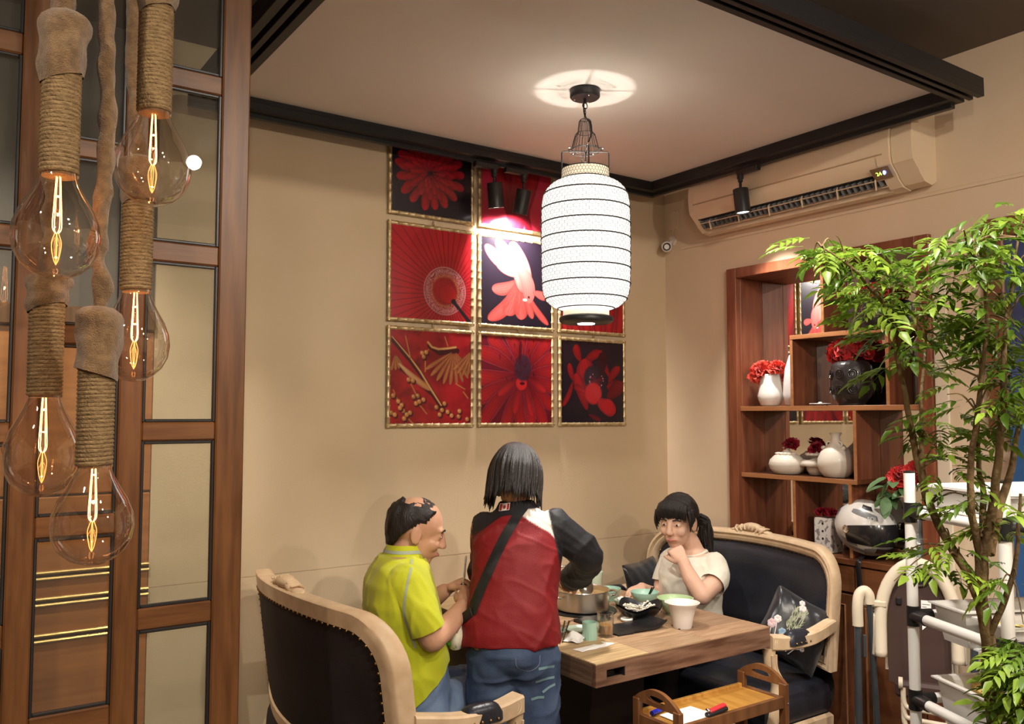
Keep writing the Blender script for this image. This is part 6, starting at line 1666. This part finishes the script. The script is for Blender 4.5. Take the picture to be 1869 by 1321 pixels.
meshobj('trousers', voxel(tw, .008, 4), mat('dark_trousers', (.02, .02, .028), .8), wp)
for y in (2.86, 3.03): MB().ell((2.815, y, .045), (.11, .042, .042), None, 16, 10).make('shoe', shoe_m, wp, 60)
# ---------------------------------------------------------------- rope pendant bulbs
rope_m = mat('jute_rope', (.15, .092, .04), .9, col2=(.25, .16, .072), vs=60, stretch=(1, 1, 3), bump=.5, bs=220)
burlap = mat('burlap', (.13, .07, .028), .95, col2=(.20, .115, .048), vs=70, bump=.6, bs=420, sheen=.3)
bulb_g = glassmat('bulb_glass', (.95, .90, .85), 1.0, edge=(.9, .075, 2.2))
fil_m = mat('glowing_filament', (1, .5, .15), .5, emis=(1, .42, .12), es=13); fil_d = mat('dim_filament', (.8, .35, .1), .5, emis=(1, .35, .08), es=2.5)
stem_g = glassmat('stem_glass', (.97, .90, .82), .8)
def bulb(label, top, zb, ztop, zburl, r=.0745, cord=None, dep=0, lit=1.):
    x, y, zt = top
    t = thing('pendant_bulb', label, 'pendant lamp', (x, y, 3.15), group='rope-wrapped pendant bulbs')
    h = zt - zb; k = h / .19
    prof = [(.0005, 0), (.020, .003), (.040, .012), (.058, .028), (.070, .050), (.0745, .075), (.072, .098), (.062, .124), (.048, .148), (.037, .168), (.031, .183), (.029, .196)]
    MB().pot([(q * r / .0745, zb + z * k) for q, z in prof], (x, y, 0), 48).make('bulb_glass', bulb_g, t, 179, recalc=False)
    MB().pot([(.008, zt), (.007, zt - .03), (.010, zt - .06), (.004, zt - .075)], (x, y, 0), 16).make('glass_stem', stem_g, t, 179)
    # long hairpin filaments
    n = 4
    for i in range(n):
        a = 2 * PI * i / n + .4; c, s = math.cos(a), math.sin(a)
        P = [(x + c * .004, y + s * .004, zt - .004), (x + c * .007, y + s * .007, zt - h * .30), (x + c * .0085, y + s * .0085, zt - h * .50), (x + c * .003, y + s * .003, zt - h * .56)]
        MB().tube(catmull(P, 5), .00075, 5).make('filament', fil_m, t, 60)
    for i in range(4):
        a = 2 * PI * i / 4; c, s = math.cos(a), math.sin(a)
        MB().tube(catmull([(x + c * .003, y + s * .003, zt - h * .56), (x + c * .008, y + s * .008, zt - h * .66), (x + c * .0045, y + s * .0045, zt - h * .80), (x, y, zt - h * .86)], 4), .0007, 5).make('lower_filament', fil_d, t, 60)
    lamp('POINT', (x, y, zt - h * .35), .55 * lit, (1, .5, .2), .003)
    # rope: one long winding
    R0 = .0295; pitch = .0078; turns = (ztop - zt) / pitch; m = int(turns * 22)
    pts = [(x + R0 * math.cos(2 * PI * i / 22), y + R0 * math.sin(2 * PI * i / 22), zt + pitch * i / 22) for i in range(m)]
    MB().tube(pts, .0046, 6).make('rope_winding', rope_m, t, 60, recalc=False)
    MB().cyl((x, y, zt - .004), (x, y, ztop + .02), .0285, .0285, 20).make('socket', burlap, t, 60)
    if zburl > ztop:
        def wrap(u, v):
            a = 2 * PI * u; z = ztop - .018 + (zburl - ztop + .018) * v; rr = .036 + .008 * noise.noise((math.cos(a) * 1.6, math.sin(a) * 1.6, v * 3 + x * 9)) + .010 * v - .03 * max(0, v - .9) * 10 * .6
            return Vector((x + rr * math.cos(a), y + rr * math.sin(a), z + .012 * math.sin(a * 1 + x * 40) * (1 - v)))
        MB().grid(36, 14, wrap, closeu=True).make('burlap_wrap', burlap, t, 60, recalc=False)
    # crumpled cloth-covered cord up to the ceiling
    cp_ = cord or [(x, y, max(zburl, ztop)), (x - .005, y, 2.6), (x, y, 3.15)]
    P = catmull(cp_, 26); vs = []; fs = []; sg = 12
    for i, p in enumerate(P):
        f = i / (len(P) - 1)
        for q in range(sg):
            a = 2 * PI * q / sg; rr = .0150 + .0055 * noise.noise((p.z * 26, math.cos(a) * 1.2, math.sin(a) * 1.2 + x * 7)) + .004 * math.sin(p.z * 75 + 1.7 * math.sin(a)) * (.4 + .6 * (f < .35))
            vs.append(p + Vector((rr * math.cos(a), rr * math.sin(a), 0)))
    for i in range(len(P) - 1):
        for q in range(sg):
            q2 = (q + 1) % sg; fs.append((i * sg + q, i * sg + q2, (i + 1) * sg + q2, (i + 1) * sg + q))
    MB().add(vs, fs).make('cloth_cord', burlap, t, 70, recalc=False)
bulb('amber filament bulb on jute rope, largest and leftmost of the upper two', (.195, 1.724, 2.055), 1.863, 2.25, 2.355, .0745, [(.195, 1.724, 2.34), (.2, 1.715, 2.6), (.2, 1.71, 3.15)])
bulb('dim filament bulb on jute rope, highest of the five', (.372, 1.808, 2.231), 2.039, 2.455, 2.56, .0745, lit=.4)
bulb('filament bulb on jute rope hanging right below the highest one', (.385, 2.008, 1.893), 1.692, 2.10, 2.19, .0735, [(.385, 2.008, 2.17), (.372, 1.99, 2.3), (.362, 1.985, 2.42), (.366, 1.985, 2.8), (.366, 1.985, 3.15)])
bulb('filament bulb on jute rope, lower one at the picture edge', (.212, 1.985, 1.659), 1.453, 1.857, 1.91, .0745, [(.212, 1.985, 1.90), (.212, 1.985, 2.3), (.214, 1.985, 3.15)])
bulb('lowest filament bulb on jute rope with a burlap cuff', (.278, 1.790, 1.524), 1.337, 1.715, 1.825, .0735, [(.278, 1.790, 1.81), (.282, 1.775, 1.86), (.270, 1.772, 1.93), (.276, 1.768, 2.02), (.278, 1.76, 2.2), (.270, 1.755, 2.45), (.268, 1.75, 3.15)])

# ---------------------------------------------------------------- folded high chair
hk = thing('high_chair', 'folded beige and brown high chair beside the cabinet', 'high chair', (3.22, 1.90, 0))
hb = mat('beige_plastic', (.62, .53, .40), .45); hbr = mat('brown_plastic', (.055, .030, .026), .4); htube = mat('grey_tube', (.10, .12, .14), .3, .7); hpad = mat('beige_vinyl', (.66, .57, .44), .5, bump=.1, bs=40)
HV = Vector((.866, .5, 0)); HLt = Vector((.5, -.866, 0)); HO = Vector((3.245, 1.89, 0))
def HQ(a, z, b=0.): return HO + HLt * a + HV * b + Vector((0, 0, z))
def arch(w, z0, z1, r, n=20):
    e = z1 - r
    return [(-w, z) for z in np.linspace(z0, e, 8)] + [(-w * math.cos(t), e + r * math.sin(t)) for t in np.linspace(0, PI, n)[1:-1]] + [(w, z) for z in np.linspace(e, z0, 8)]
pts = [HQ(a * (1 - .0 * z), z, .015 + .08 * (z - .6)) for a, z in arch(.138, .66, 1.030, .24)]
MB().tube(pts, .024, 12, flat=(1.0, 1.0)).make('padded_rim', hpad, hk, 179)
MB().tube([p + Vector((0, 0, -.0)) - HV * .018 for p in pts], .0035, 6).make('rim_piping', hb, hk, 60)
o_ = [(a, z) for a, z in arch(.112, .56, 1.005, .22)]
sh_ = MB(); sh_.prism(o_, HO - HV * .005, HLt, Vector((0, 0, 1)) + HV * .08, HV * .04); shell_o = sh_.make('seat_shell', hbr, hk, 30)
sh_ = MB(); sh_.prism([(a * 1.05, z) for a, z in arch(.118, .60, 1.012, .22)], HO + HV * .012, HLt, Vector((0, 0, 1)) + HV * .08, HV * .02); sh_.make('seat_lining', hpad, hk, 30)
MB().tube([HQ(.0 + .034 * math.cos(t), .955 + .016 * math.sin(t), .065) for t in np.linspace(0, 2 * PI, 21)[:-1]], .006, 8, closed=True).make('grip_hole_rim', hbr, shell_o, 60)
MB().prism([(.032 * math.cos(t), .955 + .014 * math.sin(t)) for t in np.linspace(0, 2 * PI, 25)[:-1]], HO - HV * .007, HLt, Vector((0, 0, 1)) + HV * .08, -HV * .001).make('grip_hole', black_m, shell_o)
MB().box(HQ(-.068, .875, .06), (.014, .022, .03), .004, rotm(0, 0, 30)).make('hook', black_sat, shell_o)
lb = MB().prism([(.012, .80), (.048, .80), (.048, .885), (.012, .885)], HO - HV * .008, HLt, Vector((0, 0, 1)) + HV * .08, -HV * .001).make('label', tissue, shell_o)
MB().prism([(.014, .77), (.040, .795), (.044, .80), (.014, .80)], HO - HV * .008, HLt, Vector((0, 0, 1)) + HV * .08, -HV * .001).make('torn_label', tissue, shell_o)
for k in range(7): MB().prism([(.016, .808 + k * .010), (.044 - .006 * (k % 3), .808 + k * .010), (.044 - .006 * (k % 3), .811 + k * .010), (.016, .811 + k * .010)], HO - HV * .0092, HLt, Vector((0, 0, 1)) + HV * .08, -HV * .0004).make('print_line', mat('label_ink', (.2, .2, .2), .8) if 'label_ink' not in MATS else MATS['label_ink'], lb)
for s in (-1, 1):
    x = s * .205
    MB().tube(catmull([HQ(x - .014 * 1, .775, .0), HQ(x - .014, .85, .0), HQ(x - .008, .895, .01), HQ(x + .012, .912, .02), HQ(x + .028, .895, .02), HQ(x + .030, .862, .02)], 6), .021, 14).make('hinge_elbow', hb, hk, 60)
    MB().cyl(HQ(x - .014, .775, .0), HQ(x - .024, .02, -.03), .014, .014, 12).make('leg', htube, hk, 60)
    MB().cyl(HQ(x + .030, .862, .02), HQ(x + .055, .02, .10), .0125, .0125, 12).make('leg', htube, hk, 60)
    MB().cyl(HQ(x - .024, .0, -.03), HQ(x - .024, .03, -.03), .017, .016, 12).make('foot_cap', black_sat, hk, 60)
    MB().cyl(HQ(x + .055, .0, .10), HQ(x + .055, .03, .10), .016, .015, 12).make('foot_cap', black_sat, hk, 60)
    MB().box(HQ(s * .155, .865, .02), (.02, .085, .028), .006, rotm(0, 0, 30)).make('arm_bracket', hb, hk)
    MB().box(HQ(s * .148, .74, .03), (.024, .045, .17), .008, rotm(0, 0, 30)).make('side_post', hb, hk)
    MB().box(HQ(s * .195, .70, -.01), (.012, .012, .09), .003, rotm(0, 0, 30)).make('latch', htube, hk)
for z in (.50, .46, .425):
    MB().tube(catmull([HQ(-.06, z + .06, -.03), HQ(-.055, z, -.035), HQ(-.02, z - .012, -.04), HQ(.12, z - .02, -.04)], 5), .010, 8).make('folded_tray_bar', hb, hk, 60)
MB().box(HQ(.03, .55, .0), (.05, .24, .06), .012, rotm(0, 0, 30)).make('footrest', hbr, hk)
MB().tube([HQ(-.075, .58, -.035), HQ(-.06, .58, -.035)], .022, 14).make('tray_pivot', hb, hk, 60)

# ---------------------------------------------------------------- pipe rack with food bins
rk = thing('pipe_rack', 'white pipe rack with black joints behind the small tree', 'rack', (2.19, 1.28, 0))
pipe = mat('white_pipe', (.80, .78, .73), .35); joint = mat('black_joint', (.012, .012, .013), .35)
rd = Vector((-.42, -.907, 0)).normalized(); rq = Vector((.907, -.42, 0)).normalized(); RO = Vector((2.178, 1.282, 0)); RLn, RWd = .34, .46
def RP(u, v, z): return RO + rd * u + rq * v + Vector((0, 0, z))
for u in (0, RLn):
    for v in (0, RWd):
        MB().cyl(RP(u, v, 0), RP(u, v, 1.468), .0142, .0142, 18).make('post', pipe, rk, 60); MB().lathe([(.001, 0), (.0146, 0), (.0146, .004), (.001, .007)], RP(u, v, 1.466), 16).make('end_cap', joint, rk, 40)
LV = (1.362, 1.092, .876, .45)
for z in LV:
    for u in (0, RLn):
        MB().cyl(RP(u, 0, z), RP(u, RWd, z), .0132, .0132, 14).make('shelf_pipe', pipe, rk, 60)
        for v in (0, RWd):
            mb = MB(); mb.cyl(RP(u, v, z - .026), RP(u, v, z + .026), .0172, .0172, 16); sg = 1 if v == 0 else -1; mb.cyl(RP(u, v, z), RP(u, v + .052 * sg, z), .0165, .0165, 14); su = 1 if u == 0 else -1; mb.cyl(RP(u, v, z), RP(u + .055 * su, v, z), .0165, .0165, 14); mb.make('joint', joint, rk, 40)
    for v in (0, RWd): MB().cyl(RP(0, v, z), RP(RLn, v, z), .0132, .0132, 14).make('shelf_pipe', pipe, rk, 60)
    e_ = .016 if z > 1.3 else .07
    MB().prism([(e_, e_), (RLn - e_, e_), (RLn - e_, RWd - e_), (e_, RWd - e_)], RP(0, 0, z + (.013 if z > 1.3 else -.057)), rd, rq, (0, 0, .004)).make('shelf_board', mat('white_board', (.80, .78, .74), .4) if 'white_board' not in MATS else MATS['white_board'], rk)
binm = mat('milky_plastic', (.74, .72, .68), .35, trans=.15); tofu = mat('fried_tofu_yellow', (.72, .52, .16), .75, col2=(.66, .46, .14), vs=40, bump=.15, bs=120)
def bin_(label, u0, u1, v0, v1, z0, z1, m=None, flare=.014):
    t = thing('food_bin', label, 'bin', RP((u0 + u1) / 2, (v0 + v1) / 2, z0), group='plastic bins on the pipe rack')
    def rect(e, z): return [RP(u0 - e, v0 - e, z), RP(u1 + e, v0 - e, z), RP(u1 + e, v1 + e, z), RP(u0 - e, v1 + e, z)]
    L = [rect(-flare, z0), rect(0, z1 - .012), rect(.001, z1 - .004), rect(.012, z1 - .004), rect(.012, z1), rect(-.002, z1), rect(-.006, z1 - .01), rect(-flare - .004, z0 + .005)]
    vs = sum(L, []); fs = [(0, 1, 2, 3)]
    for i in range(len(L) - 1):
        for k in range(4): k2 = (k + 1) % 4; fs.append((i * 4 + k, i * 4 + k2, (i + 1) * 4 + k2, (i + 1) * 4 + k))
    fs.append(tuple((len(L) - 1) * 4 + k for k in range(4)))
    MB().add(vs, fs).make('tub', m or binm, t)
    return t
bt = bin_('white lidded bin on the top shelf of the pipe rack', .03, .31, .03, .42, LV[0] + .018, LV[0] + .07)
MB().prism([(.012, .015), (.325, .015), (.325, .435), (.012, .435)], RP(0, 0, LV[0] + .071), rd, rq, (0, 0, .006)).make('lid', white_p, bt)
bin_('shallow milky bin on the middle shelf beside the rack post', .035, .150, .04, .34, LV[1] - .052, LV[1] + .042)
bm2 = bin_('milky bin of yellow tofu skin on the middle shelf', .185, .30, .05, .42, LV[1] - .052, LV[1] + .035)
bl_ = bin_('deep milky bin of tofu blocks on the lower shelf', .045, .295, .035, .42, LV[2] - .052, LV[2] + .070)
blk = MB().box((0, 0, 0), (.048, .042, .022), .004).mesh('tofu_block', tofu)
spots_t = []
for i in range(6):
    for j in range(4):
        spots_t.append((.085 + .052 * j + .008 * ((i * 3 + j) % 3 - 1), .085 + .055 * i + .008 * ((i + j * 2) % 3 - 1), (i * 5 + j * 3) % 4))
for q, (u, v, k) in enumerate(spots_t):
    o = share('tofu_block', blk, None, TM(RP(u, v, LV[2] + .030 + .012 * (k % 2) + .006 * (k // 2)), (R_(6 * (k - 1.5)), R_(5 * (1.5 - k)), R_(25 + 17 * k + 9 * (q % 3)))))
    tag(o, 'yellow tofu block in the deep bin on the lower shelf', 'tofu', 'tofu blocks in the deep bin')
for q in range(9):
    def sheet(u, v, q=q): a, bb = (u - .5) * .07, (v - .5) * .05; return Vector((a, bb, .008 * noise.noise((a * 40, bb * 40, q)) + .004))
    me = MB().grid(8, 6, sheet).mesh('tofu_sheet', mat('tofu_skin', (.78, .62, .22), .7) if 'tofu_skin' not in MATS else MATS['tofu_skin'], 60, recalc=False)
    o = share('tofu_sheet', me, None, TM(RP(.215 + .035 * (q % 3), .10 + .085 * (q // 3) + .02 * (q % 2), LV[1] + .018 + .006 * (q % 3)), (.1 * (q % 3), .12 * (q % 2), q * 1.1)))
    tag(o, 'pale yellow tofu skin sheet on the middle shelf', 'tofu', 'tofu skin in the middle bin')
cn = thing('paper_carton', 'white carton with red brush strokes on the top shelf of the rack', 'carton', RP(.36, .22, LV[0] + .08))
MB().prism([(.30, .12), (.42, .12), (.42, .30), (.30, .30)], RP(0, 0, LV[0] + .0775), rd, rq, (0, 0, .055)).make('box', tissue, cn)
MB().prism([(.30, .12), (.42, .12), (.42, .30), (.30, .30)], RP(.03, -.02, LV[0] + .132), rd, rq, (0, 0, .003)).make('flap', tissue, cn)
for k in range(3):
    MB().tube([RP(.33 + .02 * k, .1185, LV[0] + .09), RP(.325 + .02 * k, .1185, LV[0] + .11), RP(.335 + .02 * k, .1185, LV[0] + .125)], [.002, .004, .002], 5, flat=(1, .3)).make('brush_stroke', prd, cn, 60)

# ---------------------------------------------------------------- small tree
tree = thing('potted_tree', 'small leafy indoor tree with slender branching stems', 'tree', (1.66, .83, 0))
bark = mat('bark', (.10, .06, .028), .85, col2=(.22, .14, .06), vs=22, stretch=(1, 1, .4), bump=.5, bs=60)
lcol = [mat('leaf_green', (.075, .15, .014), .36, col2=(.14, .25, .025), vs=14, spec=.5, rand=.3), mat('leaf_light', (.20, .32, .03), .38, col2=(.30, .43, .055), vs=14, spec=.5, rand=.3)]
for m_ in lcol:
    nt = m_.node_tree; pb = nt.nodes['Principled BSDF']; tl = nt.nodes.new('ShaderNodeBsdfTranslucent'); mx_ = nt.nodes.new('ShaderNodeMixShader'); mx_.inputs[0].default_value = .35
    nt.links.new(pb.inputs['Base Color'].links[0].from_socket, tl.inputs[0]); nt.links.new(pb.outputs[0], mx_.inputs[1]); nt.links.new(tl.outputs[0], mx_.inputs[2]); nt.links.new(mx_.outputs[0], nt.nodes['Material Output'].inputs[0])
planter = MB().pot([(.001, 0), (.13, 0), (.14, .01), (.17, .93), (.172, .95), (.16, .95), (.15, .90), (.001, .90)], (1.69, .84, 0), 32)
planter.make('planter', mat('grey_planter', (.05, .05, .055), .5), tree, 40)
BR = {
 'trunk': ([[1.69, .84, .90], [1.676, .833, 1.034], [1.664, .833, 1.136], [1.657, .832, 1.218], [1.646, .834, 1.29], [1.645, .829, 1.361]], (.017, .014)),
 'left': ([[1.648, .834, 1.27], [1.63, .865, 1.348], [1.628, .899, 1.406], [1.628, .929, 1.488], [1.626, .948, 1.573], [1.611, .952, 1.66], [1.598, .956, 1.726], [1.574, .944, 1.789], [1.521, .951, 1.85], [1.436, .958, 1.907], [1.379, .971, 1.934]], (.0115, .002)),
 'left2': ([[1.628, .895, 1.40], [1.613, .916, 1.468], [1.637, .937, 1.573], [1.657, .943, 1.683], [1.661, .934, 1.771], [1.649, .936, 1.859]], (.008, .002)),
 'mid': ([[1.645, .829, 1.35], [1.607, .825, 1.445], [1.602, .822, 1.526], [1.586, .804, 1.597], [1.593, .792, 1.687], [1.585, .777, 1.795], [1.574, .779, 1.875], [1.548, .793, 1.934]], (.009, .002)),
 'mid2': ([[1.645, .829, 1.35], [1.70, .851, 1.447], [1.729, .872, 1.552], [1.726, .867, 1.639], [1.731, .856, 1.747]], (.009, .002)),
 'right': ([[1.651, .824, 1.36], [1.64, .80, 1.476], [1.624, .779, 1.577], [1.615, .765, 1.677], [1.614, .758, 1.776], [1.623, .745, 1.875], [1.628, .735, 1.954]], (.011, .002)),
 'right2': ([[1.656, .821, 1.36], [1.706, .822, 1.449], [1.741, .817, 1.521], [1.755, .805, 1.606], [1.759, .797, 1.691]], (.012, .003)),
 'side': ([[1.657, .832, 1.20], [1.646, .785, 1.298], [1.647, .766, 1.379], [1.647, .758, 1.478]], (.008, .003))}
tips = []
gt = random.Random(11)
for k, (p, (r0, r1)) in BR.items():
    P = catmull(p, 6); P = [q + Vector((noise.noise(q * 20) * .004, noise.noise(q * 20 + Vector((5, 5, 5))) * .004, 0)) for q in P]
    MB().tube(P, np.linspace(r0, r1, len(P)) * .82, 10).make('trunk' if k == 'trunk' else 'branch', bark, tree, 60)
    if k != 'trunk': tips.append(P)
# compound leaf meshes: serrated leaflets along a rachis
def compound(m, seed, n=4, L=.085):
    g = random.Random(seed); mb = MB()
    def leaflet(base, d, l, w, nrm):
        d = d.normalized(); s = d.cross(nrm).normalized(); rows = 5; vs = []; fs = []
        prof = [0.12, .9, .95, .5, .02]
        for i in range(rows):
            v = i / (rows - 1); c = base + d * (l * v) - nrm * (.25 * l * v * v); k = w * prof[i] * (1 + .18 * (i % 2))
            vs += [c + s * k + nrm * k * .35 + d * (.06 * l * (i % 2)), c, c - s * k + nrm * k * .35 + d * (.06 * l * (i % 2))]
        for i in range(rows - 1):
            b = i * 3; fs += [(b, b + 1, b + 4, b + 3), (b + 1, b + 2, b + 5, b + 4)]
        mb.add(vs, fs)
    up = Vector((0, 0, 1)); pt = lambda t: Vector((0, L * t, -.25 * L * t * t))
    mb.tube([pt(0), pt(.5), pt(1)], .0007, 3, cap=False)
    for i in range(n):
        t = .25 + .6 * i / max(1, n - 1); l = .036 * (1.1 - .35 * abs(t - .5)) * g.uniform(.85, 1.15)
        for q in (1, -1): leaflet(pt(t), Vector((q * .85, .85, -.1)), l, l * .165, (up + Vector((q * .25, 0, 0))).normalized())
    leaflet(pt(1), Vector((0, 1, -.3)), .042, .009, up)
    return mb
metas = [compound(lcol[i % 2], i, 3 + i % 2, .07 + .012 * (i % 3)) for i in range(6)]
meshes = [mb.mesh('leaf', lcol[i % 2], 60, recalc=False) for i, mb in enumerate(metas)]
# foliage clusters: centre, spread, count
CL = [((1.379,0.971,1.932),(0.027,0.027,0.023),12), ((1.438,0.956,1.917),(0.044,0.044,0.033),28), ((1.524,0.935,1.886),(0.051,0.051,0.042),36), ((1.594,0.927,1.832),(0.05,0.05,0.054),44), ((1.644,0.922,1.764),(0.044,0.044,0.044),24), ((1.504,0.941,1.827),(0.032,0.032,0.026),12), ((1.579,0.944,1.746),(0.027,0.027,0.027),8), ((1.552,0.791,1.919),(0.048,0.048,0.038),40), ((1.598,0.757,1.944),(0.038,0.038,0.036),32), ((1.627,0.742,1.885),(0.03,0.03,0.04),26), ((1.581,0.788,1.846),(0.045,0.045,0.036),26), ((1.626,0.749,1.791),(0.028,0.028,0.04),24), ((1.633,0.879,1.787),(0.023,0.023,0.021),8), ((1.614,0.851,1.689),(0.039,0.039,0.029),10), ((1.621,0.825,1.632),(0.035,0.035,0.029),14), ((1.643,0.77,1.677),(0.036,0.036,0.036),28), ((1.62,0.782,1.738),(0.034,0.034,0.028),20), ((1.685,0.783,1.602),(0.029,0.029,0.031),20), ((1.628,0.897,1.59),(0.032,0.032,0.026),18), ((1.651,0.886,1.527),(0.026,0.026,0.019),14), ((1.613,0.944,1.587),(0.015,0.015,0.011),4), ((1.642,0.873,1.465),(0.019,0.019,0.015),5), ((1.622,0.815,1.445),(0.034,0.034,0.018),12), ((1.65,0.798,1.41),(0.024,0.024,0.016),8), ((1.591,0.891,1.356),(0.027,0.027,0.023),12), ((1.603,0.859,1.349),(0.02,0.02,0.02),10), ((1.653,0.778,1.323),(0.02,0.02,0.026),8), ((1.628,0.756,1.196),(0.016,0.016,0.019),34), ((1.648,0.745,1.161),(0.018,0.018,0.03),40), ((1.643,0.773,1.152),(0.012,0.012,0.02),20), ((1.668,0.761,1.091),(0.019,0.019,0.03),44), ((1.663,0.775,1.103),(0.011,0.011,0.021),16)]
allp = []
for c, sp_, nn_ in CL:
    for i in range(int(nn_ * .82)):
        cg = lambda s_: max(-1.3, min(1.3, gt.gauss(0, .75))) * s_
        p = Vector((c[0] + cg(sp_[0]), c[1] + cg(sp_[1]), c[2] + cg(sp_[2]))); o = p - Vector(c)
        az = math.atan2(o.y, o.x) - PI / 2 + gt.uniform(-.9, .9); allp.append((p, (gt.uniform(-.55, .35), gt.uniform(-.5, .5), az), gt.uniform(.50, .86), gt.randrange(6)))
gt.shuffle(allp)
rest = MB(); rl = []
for i, (p, rot, s, k) in enumerate(allp):
    if i < 296: share('leaf', meshes[k], tree, TM(p, rot, s))
    else:
        M = TM(p, rot, s); rest.mi = k % 2; rest.add([M @ Vector(v) for v in metas[k].v], metas[k].f)
tag(rest.make('foliage', lcol, tree, 60, recalc=False), kind='stuff')
# twigs joining leaves to stems
tw = MB()
for c, sp_, nn_ in CL[:27]:
    c = Vector(c); best = min((q for P in tips for q in P), key=lambda q: (q - c).length); 
    for i in range(3):
        e = c + Vector((gt.gauss(0, sp_[0]), gt.gauss(0, sp_[1]), gt.gauss(0, sp_[2]))); tw.tube(catmull([best, (best + e) / 2 + Vector((0, 0, .015)), e], 4), np.linspace(.0022, .0008, 9), 5)
tag(tw.make('twigs', bark, tree, 60), kind='stuff')
